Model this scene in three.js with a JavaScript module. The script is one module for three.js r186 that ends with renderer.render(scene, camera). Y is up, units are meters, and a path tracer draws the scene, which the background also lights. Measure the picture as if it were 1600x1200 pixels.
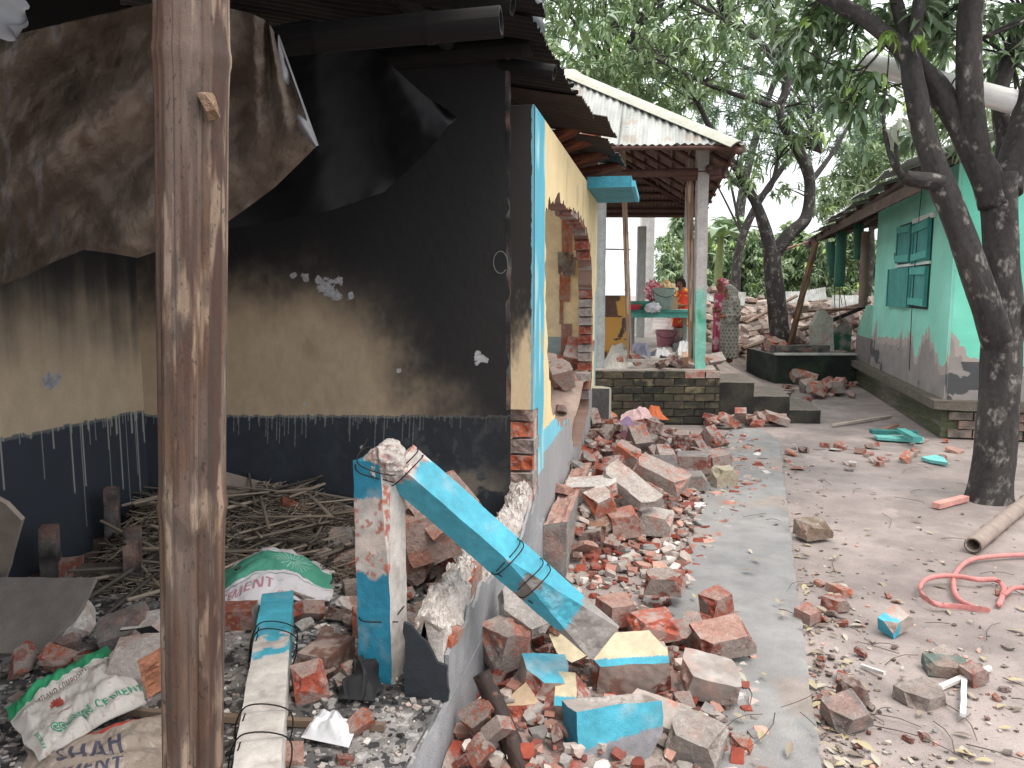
import * as THREE from 'three';
import { mergeGeometries, mergeVertices, toCreasedNormals } from 'three/addons/utils/BufferGeometryUtils.js';
import { MarchingCubes } from 'three/addons/objects/MarchingCubes.js';

// ---------------------------------------------------------------- camera, sky, sun, exposure
const CAM_H = 1.6, F = 1200, PITCH = Math.atan(145 / F);
const scene = new THREE.Scene();
const camera = new THREE.PerspectiveCamera(2 * Math.atan(600 / F) * 180 / Math.PI, 4 / 3, 0.05, 400);
camera.position.set(0, CAM_H, 0);
camera.rotation.x = -PITCH;
const renderer = new THREE.WebGLRenderer({ antialias: true });
renderer.setSize(1024, 768);
renderer.toneMapping = THREE.LinearToneMapping;
renderer.toneMappingExposure = 3.0;
renderer.shadowMap.enabled = true;

// overcast sky: a bright even cloud layer, about three times brighter overhead than at the horizon
{
  const w = 256, h = 128, d = new Float32Array(w * h * 4);
  const hash = (x, y) => { const s = Math.sin(x * 127.1 + y * 311.7) * 43758.5453; return s - Math.floor(s); };
  const vn = (x, y, p) => {
    const xi = Math.floor(x), yi = Math.floor(y), fx = x - xi, fy = y - yi, m = a => ((a % p) + p) % p;
    const sx = fx * fx * (3 - 2 * fx), sy = fy * fy * (3 - 2 * fy);
    return (hash(m(xi), yi) * (1 - sx) + hash(m(xi + 1), yi) * sx) * (1 - sy) + (hash(m(xi), yi + 1) * (1 - sx) + hash(m(xi + 1), yi + 1) * sx) * sy;
  };
  for (let j = 0; j < h; j++) for (let i = 0; i < w; i++) {
    const el = (j + 0.5) / h * Math.PI - Math.PI / 2, s = Math.max(0, Math.sin(el));
    const c = 0.9 + 0.2 * (0.6 * vn(i / 32, j / 14, 8) + 0.4 * vn(i / 12, j / 6, 256 / 12 | 0));
    const L = (el < 0 ? 0.3 : 0.46 + 0.62 * s) * c, k = (j * w + i) * 4;
    d[k] = L * 0.975; d[k + 1] = L; d[k + 2] = L * 1.04; d[k + 3] = 1;
  }
  const t = new THREE.DataTexture(d, w, h, THREE.RGBAFormat, THREE.FloatType);
  t.mapping = THREE.EquirectangularReflectionMapping; t.magFilter = THREE.LinearFilter; t.needsUpdate = true;
  scene.background = t; scene.environment = t;
}
const sun = new THREE.DirectionalLight(0xfff4e6, 0.7);
sun.position.set(6, 17, 0); sun.target.position.set(1, 0, -6);
sun.castShadow = true; sun.shadow.radius = 40; sun.shadow.mapSize.set(2048, 2048);
Object.assign(sun.shadow.camera, { left: -24, right: 24, top: 24, bottom: -24, near: 0.5, far: 70 });
scene.add(sun, sun.target);

// ---------------------------------------------------------------- helpers
const V = (x, y, z) => new THREE.Vector3(x, y, z);
const lerp = (a, b, t) => a + (b - a) * t, clamp = (x, a = 0, b = 1) => Math.min(b, Math.max(a, x));
const sst = (a, b, x) => { const t = clamp((x - a) / (b - a)); return t * t * (3 - 2 * t); };
function rng(seed) { let a = seed >>> 0; return () => { a = a + 0x6D2B79F5 | 0; let t = Math.imul(a ^ a >>> 15, 1 | a); t = t + Math.imul(t ^ t >>> 7, 61 | t) ^ t; return ((t ^ t >>> 14) >>> 0) / 4294967296; }; }
// value noise, 3-D
function h3(x, y, z) { let n = Math.imul(x, 374761393) + Math.imul(y, 668265263) + Math.imul(z, 2147483647 - 1013904223) | 0; n = Math.imul(n ^ n >>> 13, 1274126177); return ((n ^ n >>> 16) >>> 0) / 4294967296; }
function n3(x, y, z) {
  const a = Math.floor(x), b = Math.floor(y), c = Math.floor(z); let u = x - a, v = y - b, w = z - c;
  u = u * u * (3 - 2 * u); v = v * v * (3 - 2 * v); w = w * w * (3 - 2 * w);
  const l = (p, q, t) => p + (q - p) * t;
  return l(l(l(h3(a, b, c), h3(a + 1, b, c), u), l(h3(a, b + 1, c), h3(a + 1, b + 1, c), u), v), l(l(h3(a, b, c + 1), h3(a + 1, b, c + 1), u), l(h3(a, b + 1, c + 1), h3(a + 1, b + 1, c + 1), u), v), w);
}
function fbm(x, y, z = 0, o = 4) { let s = 0, a = 0.5, t = 0; for (let i = 0; i < o; i++) { s += a * n3(x, y, z + i * 7.3); t += a; a *= 0.5; x *= 2.03; y *= 2.03; z *= 2.03; } return s / t; }
// tiling 2-D noise for textures: period p cells
function t2(x, y, p, s = 0) {
  const a = Math.floor(x), b = Math.floor(y); let u = x - a, v = y - b; u = u * u * (3 - 2 * u); v = v * v * (3 - 2 * v);
  const m = q => ((q % p) + p) % p, A = m(a), B = m(a + 1), C = m(b), D = m(b + 1);
  return lerp(lerp(h3(A, C, s), h3(B, C, s), u), lerp(h3(A, D, s), h3(B, D, s), u), v);
}
function tf(u, v, p, o = 4, s = 0, ry = 1) { let r = 0, a = 0.5, t = 0; for (let i = 0; i < o; i++) { const py = Math.max(1, Math.round(p * ry)); r += a * t2aniso(u * p, v * py, p, py, s + i * 11); t += a; a *= 0.55; p *= 2; } return r / t; }
function t2aniso(x, y, px, py, s) {
  const a = Math.floor(x), b = Math.floor(y); let u = x - a, v = y - b; u = u * u * (3 - 2 * u); v = v * v * (3 - 2 * v);
  const m = (q, p) => ((q % p) + p) % p, A = m(a, px), B = m(a + 1, px), C = m(b, py), D = m(b + 1, py);
  return lerp(lerp(h3(A, C, s), h3(B, C, s), u), lerp(h3(A, D, s), h3(B, D, s), u), v);
}
// a picture-plane point carried out to world depth z, or down to height y: used to read positions off the photograph's perspective
function ray(px, py) { const d = V((px - 800) / F, -(py - 600) / F, -1); return d.applyAxisAngle(V(1, 0, 0), -PITCH); }
function atZ(px, py, z) { const d = ray(px, py), k = -z / d.z; return V(d.x * k, CAM_H + d.y * k, -z); }
function atY(px, py, y) { const d = ray(px, py), k = (y - CAM_H) / d.y; return V(d.x * k, y, d.z * k); }
const hex = h => { const c = new THREE.Color(h); return [c.r, c.g, c.b]; };
const mix3 = (a, b, t) => [lerp(a[0], b[0], t), lerp(a[1], b[1], t), lerp(a[2], b[2], t)];

// naming
const taken = {};
function numbered(n) { if (!(n in taken)) { taken[n] = 0; return n; } taken[n]++; return n + '_' + String(taken[n]).padStart(3, '0'); }
function tag(o, label, category, group, kind) { o.userData.label = label; o.userData.category = category; if (group) o.userData.group = group; if (kind) o.userData.kind = kind; return o; }
function thing(name, label, category, pos, group) { const o = new THREE.Group(); o.name = numbered(name); if (pos) o.position.copy(pos); tag(o, label, category, group); scene.add(o); return o; }
function single(name, geo, mat, label, category, group, kind) { const o = new THREE.Mesh(geo, mat); o.name = numbered(name); tag(o, label, category, group, kind); scene.add(o); return o; }
function struct(name, geo, mat) { const o = new THREE.Mesh(geo, mat); o.name = numbered(name); o.userData.kind = 'structure'; o.userData.label = name.replace(/_/g, ' '); scene.add(o); return o; }
function part(name, geo, mat, parent, label) { const o = new THREE.Mesh(geo, mat); o.name = name; if (label) o.userData.label = label; parent.add(o); return o; }

function node(name, parent, label) { const o = new THREE.Group(); o.name = name; if (label) o.userData.label = label; parent.add(o); return o; }

// geometry helpers
function boxUV(g, k = 1) {
  if (g.index) g = g.toNonIndexed();
  if (!g.attributes.normal) g.computeVertexNormals();
  const p = g.attributes.position, uv = new Float32Array(p.count * 2), A = V(), B = V(), C = V();
  for (let i = 0; i < p.count; i += 3) {
    A.fromBufferAttribute(p, i); B.fromBufferAttribute(p, i + 1); C.fromBufferAttribute(p, i + 2);
    const n = B.clone().sub(A).cross(C.clone().sub(A)), x = Math.abs(n.x), y = Math.abs(n.y), z = Math.abs(n.z);
    [A, B, C].forEach((q, j) => { const o = (i + j) * 2; if (y >= x && y >= z) { uv[o] = q.x * k; uv[o + 1] = q.z * k; } else if (x >= z) { uv[o] = q.z * k; uv[o + 1] = q.y * k; } else { uv[o] = q.x * k; uv[o + 1] = q.y * k; } });
  }
  g.setAttribute('uv', new THREE.BufferAttribute(uv, 2)); return g;
}
function box(w, h, d, x = 0, y = 0, z = 0) { const g = new THREE.BoxGeometry(w, h, d); g.translate(x, y, z); return boxUV(g); }
function geoFrom(pos, idx, uv, col) {
  const g = new THREE.BufferGeometry(); g.setAttribute('position', new THREE.Float32BufferAttribute(pos, 3));
  if (uv) g.setAttribute('uv', new THREE.Float32BufferAttribute(uv, 2)); if (col) g.setAttribute('color', new THREE.Float32BufferAttribute(col, 3));
  if (idx) g.setIndex(idx); g.computeVertexNormals(); return g;
}
// grid surface fn(u,v) -> Vector3
function grid(nu, nv, fn, su = 1, sv = 1) {
  const pos = [], uv = [], idx = [];
  for (let j = 0; j <= nv; j++) for (let i = 0; i <= nu; i++) { const p = fn(i / nu, j / nv); pos.push(p.x, p.y, p.z); uv.push(i / nu * su, j / nv * sv); }
  for (let j = 0; j < nv; j++) for (let i = 0; i < nu; i++) { const a = j * (nu + 1) + i, b = a + 1, c = a + nu + 1, d = c + 1; idx.push(a, b, d, a, d, c); }
  return geoFrom(pos, idx, uv);
}
// tube along points with radii; optional wobble; capped
function limb(pts, rad, seg = 8, wob = 0, seed = 0, per = 0.12) {
  const cur = new THREE.CatmullRomCurve3(pts, false, 'centripetal'), L = cur.getLength(), n = Math.max(3, Math.min(90, Math.ceil(L / per)));
  const fr = cur.computeFrenetFrames(n, false), pos = [], uv = [], idx = []; let len = 0, last = null;
  for (let i = 0; i <= n; i++) {
    const t = i / n, p = cur.getPoint(t); if (last) len += p.distanceTo(last); last = p;
    const tt = cur.getUtoTmapping ? t : t, k = t * (rad.length - 1), a = Math.floor(k), r0 = lerp(rad[a], rad[Math.min(rad.length - 1, a + 1)], k - a);
    for (let s = 0; s <= seg; s++) {
      const an = (s % seg) / seg * Math.PI * 2, r = r0 * (1 + wob * (fbm(Math.cos(an) * 1.7 + seed, p.y * 3 + Math.sin(an) * 1.7, len * 3) - 0.5) * 2);
      const q = p.clone().addScaledVector(fr.normals[i], Math.cos(an) * r).addScaledVector(fr.binormals[i], Math.sin(an) * r);
      pos.push(q.x, q.y, q.z); uv.push(s / seg * Math.max(0.06, r0 * 6.28), len);
    }
  }
  for (let i = 0; i < n; i++) for (let s = 0; s < seg; s++) { const a = i * (seg + 1) + s, b = a + 1, c = a + seg + 1, d = c + 1; idx.push(a, b, d, a, d, c); }
  const cap = (i, f) => { const p = cur.getPoint(i / n), c = pos.length / 3; pos.push(p.x, p.y, p.z); uv.push(0, 0); for (let s = 0; s < seg; s++) { const a = i * (seg + 1) + s; f ? idx.push(c, a + 1, a) : idx.push(c, a, a + 1); } };
  cap(0, true); cap(n, false);
  return geoFrom(pos, idx, uv);
}
const rod = (a, b, r, seg = 7, r2) => limb([a, a.clone().lerp(b, 0.5), b], [r, r2 ?? r], seg, 0, 0, 0.4);
// bamboo culm: swollen nodes, optionally open (hollow) far end
function bamboo(a, b, r, seg = 10, hollow = true, seed = 0) {
  const R = rng(seed * 77 + 5), L = a.distanceTo(b), d = b.clone().sub(a).normalize(), up = Math.abs(d.y) > 0.9 ? V(1, 0, 0) : V(0, 1, 0);
  const n = d.clone().cross(up).normalize(), m = d.clone().cross(n), pr = [[0, r]], pos = [], uv = [], idx = [];
  let s = 0.12 + R() * 0.2; while (s < L - 0.04) { pr.push([s - 0.018, r * 0.985], [s - 0.006, r * 1.1], [s, r * 1.03], [s + 0.006, r * 1.09], [s + 0.02, r * 0.985]); s += 0.3 + R() * 0.1; } pr.push([L, r]);
  if (hollow) pr.push([L, r * 0.72], [L - 0.14, r * 0.7], [L - 0.14, 0.0005]);
  const bend = (R() - 0.5) * 0.02 * L;
  pr.forEach(([s, q]) => { for (let k = 0; k <= seg; k++) { const an = k / seg * 6.28318, p = a.clone().addScaledVector(d, s).addScaledVector(n, Math.cos(an) * q + bend * Math.sin(s / L * 3.14)).addScaledVector(m, Math.sin(an) * q); pos.push(p.x, p.y, p.z); uv.push(k / seg * 0.25, s); } });
  for (let i = 0; i < pr.length - 1; i++) for (let k = 0; k < seg; k++) { const A = i * (seg + 1) + k; idx.push(A, A + seg + 2, A + 1, A, A + seg + 1, A + seg + 2); }
  return geoFrom(pos, idx, uv);
}
// convex block cut by planes; broken faces rough, faces tagged for colour
function chunk({ s, cuts = [], e = 0.03, a = 0.003, r = 0.008, col, seed = 1 }) {
  const [X, Y, Z] = s.map(q => q / 2), c = (x, y, z) => V(x * X, y * Y, z * Z);
  let P = [
    { t: '+x', p: [c(1, -1, 1), c(1, -1, -1), c(1, 1, -1), c(1, 1, 1)] }, { t: '-x', p: [c(-1, -1, -1), c(-1, -1, 1), c(-1, 1, 1), c(-1, 1, -1)] },
    { t: '+y', p: [c(-1, 1, 1), c(1, 1, 1), c(1, 1, -1), c(-1, 1, -1)] }, { t: '-y', p: [c(-1, -1, -1), c(1, -1, -1), c(1, -1, 1), c(-1, -1, 1)] },
    { t: '+z', p: [c(-1, -1, 1), c(1, -1, 1), c(1, 1, 1), c(-1, 1, 1)] }, { t: '-z', p: [c(1, -1, -1), c(-1, -1, -1), c(-1, 1, -1), c(1, 1, -1)] }];
  for (const [nx, ny, nz, d] of cuts) {
    const n = V(nx, ny, nz).normalize(), out = [], rim = [];
    for (const f of P) {
      const q = [];
      f.p.forEach((A, i) => { const B = f.p[(i + 1) % f.p.length], da = A.dot(n) - d, db = B.dot(n) - d; if (da <= 0) q.push(A); if ((da < 0 && db > 0) || (da > 0 && db < 0)) { const I = A.clone().lerp(B, da / (da - db)); q.push(I); rim.push(I); } });
      if (q.length > 2) out.push({ t: f.t, p: q });
    }
    if (rim.length > 2) {
      const cen = rim.reduce((s, v) => s.add(v), V(0, 0, 0)).divideScalar(rim.length), ax = rim[0].clone().sub(cen).normalize(), ay = n.clone().cross(ax);
      const sorted = rim.map(v => ({ v, g: Math.atan2(v.clone().sub(cen).dot(ay), v.clone().sub(cen).dot(ax)) })).sort((u, w) => u.g - w.g).map(o => o.v);
      const uq = sorted.filter((v, i) => v.distanceTo(sorted[(i + 1) % sorted.length]) > 1e-5);
      if (uq.length > 2) out.push({ t: 'cut', p: uq });
    }
    P = out;
  }
  const pos = [], colr = [];
  const nv = (p, k, o) => V(n3(p.x * k + o, p.y * k, p.z * k) - 0.5, n3(p.x * k, p.y * k + o + 9.1, p.z * k) - 0.5, n3(p.x * k, p.y * k, p.z * k + o + 17.7) - 0.5);
  for (const f of P) {
    const cen = f.p.reduce((s, v) => s.add(v), V(0, 0, 0)).divideScalar(f.p.length);
    const N = f.p[1].clone().sub(f.p[0]).cross(f.p[2].clone().sub(f.p[0])).normalize();
    const ed = p => { let m = 9; f.p.forEach((A, i) => { const B = f.p[(i + 1) % f.p.length], d = B.clone().sub(A), w = p.clone().sub(A); const l = d.length(); if (l > 1e-6) m = Math.min(m, w.cross(d).length() / l); }); return m; };
    const emit = p => {
      const q = p.clone().addScaledVector(nv(p, 14, seed), a * 2).addScaledVector(nv(p, 45, seed + 3), a);
      if (f.t === 'cut') { const w = sst(0, 0.02, ed(p)); q.addScaledVector(N, ((fbm(p.x * 22 + seed, p.y * 22, p.z * 22, 3) - 0.55) * r * 4 + (Math.abs(n3(p.x * 60 + seed, p.y * 60, p.z * 60) - 0.5) - 0.25) * r * 1.1) * w); }
      pos.push(q.x, q.y, q.z); const k = col(f.t, p, seed); colr.push(k[0], k[1], k[2]);
    };
    const tri = (A, B, C, dep) => {
      const ab = A.distanceTo(B), bc = B.distanceTo(C), ca = C.distanceTo(A), m = Math.max(ab, bc, ca);
      if (m <= e || dep > 16) { emit(A); emit(B); emit(C); return; }
      if (m === ab) { const M = A.clone().add(B).multiplyScalar(0.5); tri(A, M, C, dep + 1); tri(M, B, C, dep + 1); }
      else if (m === bc) { const M = B.clone().add(C).multiplyScalar(0.5); tri(B, M, A, dep + 1); tri(M, C, A, dep + 1); }
      else { const M = C.clone().add(A).multiplyScalar(0.5); tri(C, M, B, dep + 1); tri(M, A, B, dep + 1); }
    };
    for (let i = 0; i < f.p.length; i++) tri(cen, f.p[i], f.p[(i + 1) % f.p.length], 0);
  }
  const g = geoFrom(pos, null, null, colr); return boxUV(g);
}
// corrugated sheet: runs down along v (length), waves across u; placed by corner points A (top-left) B (top-right) C (bottom-left)
function corrugated(A, B, C, opt = {}) {
  const du = B.clone().sub(A), dv = C.clone().sub(A), W = du.length(), L = dv.length(), n = du.clone().cross(dv).normalize(); if (n.y < 0) n.negate();
  const pit = opt.pitch ?? 0.076, am = opt.amp ?? 0.009, nu = Math.ceil(W / pit * 6), nv = opt.nv ?? 6, trim = opt.trim || (() => [0, 1]), sg = opt.sag ?? 0.012;
  const pos = [], uv = [], idx = [];
  for (let j = 0; j <= nv; j++) for (let i = 0; i <= nu; i++) {
    const u = i / nu, [t0, t1] = trim(u), v = lerp(t0, t1, j / nv), p = A.clone().addScaledVector(du, u).addScaledVector(dv, v);
    p.addScaledVector(n, Math.sin(u * W / pit * 6.28318) * am + (fbm(p.x * 1.3, p.z * 1.3, opt.seed ?? 0, 2) - 0.5) * sg * 2);
    pos.push(p.x, p.y, p.z); uv.push(u * W, v * L);
  }
  for (let j = 0; j < nv; j++) for (let i = 0; i < nu; i++) { const a = j * (nu + 1) + i, b = a + 1, c = a + nu + 1; idx.push(a, c, b, b, c, c + 1); }
  return geoFrom(pos, idx, uv);
}
// extruded 2-D outline (metres, local x/y), thickness along z from z0 to z1, with holes
function slab(pts, z0, z1, holes = [], bevel = 0) {
  const sh = new THREE.Shape(pts.map(p => new THREE.Vector2(p[0], p[1]))); for (const h of holes) sh.holes.push(new THREE.Path(h.map(p => new THREE.Vector2(p[0], p[1]))));
  const g = new THREE.ExtrudeGeometry(sh, { depth: z1 - z0 - 2 * bevel, bevelEnabled: bevel > 0, bevelSize: bevel, bevelThickness: bevel, bevelSegments: 1, bevelOffset: -bevel });
  g.translate(0, 0, z0 + bevel); return boxUV(g);
}
// jagged polyline: adds noisy points between the given ones
function jag(pts, step = 0.05, amp = 0.02, seed = 1) {
  const R = rng(seed), out = [];
  for (let i = 0; i < pts.length - 1; i++) { const [a, b] = [pts[i], pts[i + 1]], L = Math.hypot(b[0] - a[0], b[1] - a[1]), n = Math.max(1, Math.round(L / step)), nx = -(b[1] - a[1]) / L, ny = (b[0] - a[0]) / L; for (let k = 0; k < n; k++) { const t = k / n, o = k ? (R() - 0.5) * 2 * amp : 0; out.push([lerp(a[0], b[0], t) + nx * o, lerp(a[1], b[1], t) + ny * o]); } }
  out.push(pts[pts.length - 1]); return out;
}
// cloth patch between four corners, wrinkled
function drape(c00, c10, c11, c01, nu, nv, disp, su = 1, sv = 1) {
  return grid(nu, nv, (u, v) => { const p = c00.clone().lerp(c10, u).lerp(c01.clone().lerp(c11, u), v); return disp ? disp(p, u, v) : p; }, su, sv);
}
function thick(g, t) { // gives a sheet a second side, so that it has a real thickness
  const p = g.attributes.position, n = g.attributes.normal, q = g.clone(), pq = q.attributes.position;
  for (let i = 0; i < p.count; i++) pq.setXYZ(i, p.getX(i) - n.getX(i) * t, p.getY(i) - n.getY(i) * t, p.getZ(i) - n.getZ(i) * t);
  const ix = q.index.array; for (let i = 0; i < ix.length; i += 3) { const a = ix[i]; ix[i] = ix[i + 1]; ix[i + 1] = a; } q.computeVertexNormals();
  return mergeGeometries([g, q]);
}

// ---------------------------------------------------------------- textures and materials
function tex(w, h, fn, srgb = true) {
  const d = new Uint8Array(w * h * 4);
  for (let j = 0; j < h; j++) for (let i = 0; i < w; i++) { const c = fn((i + 0.5) / w, (j + 0.5) / h), k = (j * w + i) * 4; d[k] = clamp(c[0], 0, 255); d[k + 1] = clamp(c[1], 0, 255); d[k + 2] = clamp(c[2], 0, 255); d[k + 3] = 255; }
  const t = new THREE.DataTexture(d, w, h, THREE.RGBAFormat); t.wrapS = t.wrapT = THREE.RepeatWrapping; t.magFilter = THREE.LinearFilter; t.minFilter = THREE.LinearMipmapLinearFilter; t.generateMipmaps = true;
  if (srgb) t.colorSpace = THREE.SRGBColorSpace; t.needsUpdate = true; return t;
}
const rep = (t, x, y = x) => { const c = t.clone(); c.repeat.set(x, y); c.needsUpdate = true; return c; };
const g1 = v => [v, v, v];
const T = {};
T.grain = tex(256, 256, (u, v) => g1(255 * (0.6 * tf(u, v, 8, 5, 3) + 0.4 * h3(u * 256 | 0, v * 256 | 0, 5))), false);
T.lump = tex(256, 256, (u, v) => g1(255 * tf(u, v, 5, 6, 19)), false);
T.mud = tex(1024, 1024, (u, v) => {
  const a = tf(u, v, 4, 6, 21), b = tf(u, v, 16, 5, 33), c = h3(u * 1024 | 0, v * 1024 | 0, 9), w = sst(0.5, 0.62, tf(u, v, 6, 5, 51));
  const base = mix3([138, 126, 121], [166, 153, 147], clamp(a * 1.6 - 0.3)); const m = mix3(base, [124, 114, 109], w * 0.5); const k = 0.82 + 0.24 * b + 0.1 * (c - 0.5); const sp = c > 0.985 ? 0.55 : 1; return [m[0] * k * sp, m[1] * k * sp, m[2] * k * sp];
});
T.path = tex(1024, 1024, (u, v) => {
  const a = tf(u, v, 3, 6, 71), b = tf(u, v, 24, 4, 83), c = h3(u * 1024 | 0, v * 1024 | 0, 19), s = sst(0.54, 0.66, tf(u, v, 5, 6, 95));
  const m = mix3(mix3([122, 121, 120], [152, 149, 146], clamp(a * 1.7 - 0.35)), [150, 132, 120], s * 0.55); const k = 0.86 + 0.2 * b + 0.09 * (c - 0.5); return [m[0] * k, m[1] * k, m[2] * k];
});
T.concrete = tex(512, 512, (u, v) => { const a = tf(u, v, 3, 6, 5), b = tf(u, v, 20, 4, 6), c = h3(u * 512 | 0, v * 512 | 0, 2); const k = 0.72 + 0.36 * a + 0.16 * (b - 0.5) + 0.08 * (c - 0.5); return [150 * k, 150 * k, 152 * k]; });
T.neutral = tex(512, 512, (u, v) => { const a = tf(u, v, 3, 6, 105), b = tf(u, v, 20, 4, 106), c = h3(u * 512 | 0, v * 512 | 0, 12); const k = 0.78 + 0.24 * a + 0.16 * (b - 0.5) + 0.1 * (c - 0.5); return [248 * k, 246 * k, 243 * k]; });
T.rub = tex(512, 512, (u, v) => { const a = tf(u, v, 4, 6, 305), b = tf(u, v, 26, 4, 306), c = h3(u * 512 | 0, v * 512 | 0, 22), w = tf(u, v, 40, 3, 307), d = tf(u, v, 34, 3, 308); let k = 0.82 + 0.2 * a + 0.2 * (b - 0.5) + 0.1 * (c - 0.5); if (w > 0.7) k += 0.12; if (d < 0.27) k -= 0.12; return [246 * k, 243 * k, 240 * k]; });
T.rubH = tex(512, 512, (u, v) => g1(255 * (0.45 * tf(u, v, 10, 6, 311) + 0.35 * tf(u, v, 34, 4, 312) + 0.2 * h3(u * 512 | 0, v * 512 | 0, 23))), false);
T.cream = tex(512, 512, (u, v) => { const a = tf(u, v, 3, 5, 15), b = tf(u, v, 24, 4, 16), s = tf(u, v, 6, 4, 17, 0.17); const k = 0.86 + 0.16 * a + 0.08 * (b - 0.5) + 0.08 * (s - 0.5); return [232 * k, 212 * k, 170 * k]; });
T.ash = tex(1024, 1024, (u, v) => {
  const a = tf(u, v, 3, 6, 41), b = tf(u, v, 28, 4, 43), c = h3(u * 1024 | 0, v * 1024 | 0, 29), d = sst(0.42, 0.6, tf(u, v, 7, 6, 47));
  let m = mix3([74, 72, 72], [140, 135, 132], clamp(d * 0.8 + a * 0.5 - 0.15)); const sp = tf(u, v, 60, 2, 48); if (sp > 0.66) m = mix3(m, [178, 174, 170], 0.75); if (sp < 0.3) m = mix3(m, [26, 26, 28], 0.7); const k = 0.75 + 0.4 * b + 0.15 * (c - 0.5); return [m[0] * k, m[1] * k, m[2] * k];
});
T.bark = tex(512, 512, (u, v) => { const a = tf(u, v, 8, 5, 61, 0.4), b = tf(u, v, 5, 5, 63), p = sst(0.56, 0.7, tf(u, v, 18, 5, 65, 0.7) * 0.7 + b * 0.3), q = tf(u, v, 40, 3, 66); const m = mix3(mix3([30, 28, 28], [78, 72, 68], clamp(a * 0.8 + q * 0.5 - 0.15)), [146, 142, 134], p * 0.75 * clamp(q * 2 - 0.3)); return m; });
T.barkH = tex(512, 512, (u, v) => g1(255 * tf(u, v, 8, 5, 61, 0.4)), false);
T.bamboo = tex(512, 512, (u, v) => { const a = tf(u, v, 32, 4, 71, 0.08), b = tf(u, v, 5, 5, 73), c = tf(u, v, 16, 4, 75, 0.12), p = sst(0.58, 0.7, tf(u, v, 12, 4, 79, 0.3)); let m = mix3([104, 76, 56], [170, 138, 108], a); m = mix3(m, [132, 120, 112], clamp(b * 2 - 0.6) * 0.8); m = mix3(m, [60, 42, 33], sst(0.6, 0.75, c) * 0.75); m = mix3(m, [206, 186, 158], p * 0.6); return m; });
T.wood = tex(512, 512, (u, v) => { const a = tf(u, v, 40, 4, 81, 0.06), b = tf(u, v, 4, 4, 83); return mix3([92, 80, 72], [168, 154, 142], clamp(a * 0.9 + b * 0.5 - 0.2)); });
T.tin = tex(512, 512, (u, v) => { const a = tf(u, v, 4, 5, 91, 0.25), b = tf(u, v, 14, 4, 93, 0.2), r = sst(0.6, 0.72, tf(u, v, 6, 5, 95)); let m = mix3([138, 139, 134], [196, 197, 190], clamp(a * 1.5 - 0.3)); m = mix3(m, [158, 132, 110], r * 0.4); const k = 0.86 + 0.28 * b; return [m[0] * k, m[1] * k, m[2] * k]; });
T.soottin = tex(256, 256, (u, v) => { const a = tf(u, v, 6, 5, 98), b = tf(u, v, 20, 4, 99); return mix3([16, 15, 15], [48, 42, 38], clamp(a * 0.8 + b * 0.5 - 0.2)); });
T.weave = tex(128, 128, (u, v) => g1(128 + 60 * Math.sin(u * 6.283 * 24) + 60 * Math.sin(v * 6.283 * 24)), false);
const M = {};
const std = (o) => new THREE.MeshStandardMaterial(Object.assign({ roughness: 0.9, metalness: 0, side: THREE.DoubleSide }, o));
M.mud = std({ map: rep(T.mud, 0.4), bumpMap: rep(T.lump, 0.9), bumpScale: 0.02, roughness: 0.95 });
M.path = std({ map: rep(T.path, 0.5), bumpMap: rep(T.grain, 1.3), bumpScale: 0.006, roughness: 0.85 });
M.concrete = std({ map: T.concrete, bumpMap: rep(T.grain, 2), bumpScale: 0.004 });
M.cream = std({ map: rep(T.cream, 0.6), bumpMap: rep(T.grain, 2), bumpScale: 0.003, roughness: 0.8 });
M.ash = std({ map: rep(T.ash, 0.7), bumpMap: rep(T.lump, 3), bumpScale: 0.025, roughness: 0.97 });
M.bark = std({ map: rep(T.bark, 1.1, 0.9), bumpMap: rep(T.barkH, 1.1, 0.9), bumpScale: 0.03, roughness: 0.95 });
M.bamboo = std({ map: rep(T.bamboo, 3, 0.7), bumpMap: rep(T.grain, 6, 1), bumpScale: 0.002, roughness: 0.7 });
M.wood = std({ map: rep(T.wood, 2, 0.8), bumpMap: rep(T.wood, 2, 0.8), bumpScale: 0.003, roughness: 0.85 });
M.tin = std({ map: rep(T.tin, 0.8), color: 0xdadada, roughness: 0.62, metalness: 0.25 });
M.soottin = std({ map: T.soottin, roughness: 0.9 });
M.rubble = std({ vertexColors: true, map: rep(T.rub, 3.2), bumpMap: rep(T.rubH, 3.2), bumpScale: 0.014, roughness: 0.95 });
M.painted = std({ vertexColors: true, map: rep(T.neutral, 2.2), bumpMap: rep(T.grain, 3), bumpScale: 0.003, roughness: 0.6 });
const flat = (c, r = 0.85, extra = {}) => std(Object.assign({ color: c, roughness: r, bumpMap: rep(T.grain, 3), bumpScale: 0.002 }, extra));
const worn = (c, k = 1, extra = {}) => { const q = hex(c); return std(Object.assign({ map: rep(T.neutral, k), color: new THREE.Color(Math.min(1, q[0] * 1.2), Math.min(1, q[1] * 1.2), Math.min(1, q[2] * 1.2)), roughness: 0.8, bumpMap: rep(T.grain, 3), bumpScale: 0.003 }, extra)); };
M.sootwood = worn('#2b2624', 2, { roughness: 0.95 });
M.brownbamboo = std({ map: rep(T.bamboo, 3, 0.7), color: 0xc08060, roughness: 0.7 });
M.sootbamboo = std({ map: rep(T.bamboo, 3, 0.7), color: 0x1e1b1a, roughness: 0.9 });
M.darktin = worn('#6e5a50', 1, { roughness: 0.8 });
M.prop = std({ map: rep(T.bamboo, 3, 0.7), color: 0xb09a8c, roughness: 0.75 });
M.wire = flat('#2e2b2a', 0.6, { metalness: 0.6 });

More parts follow.
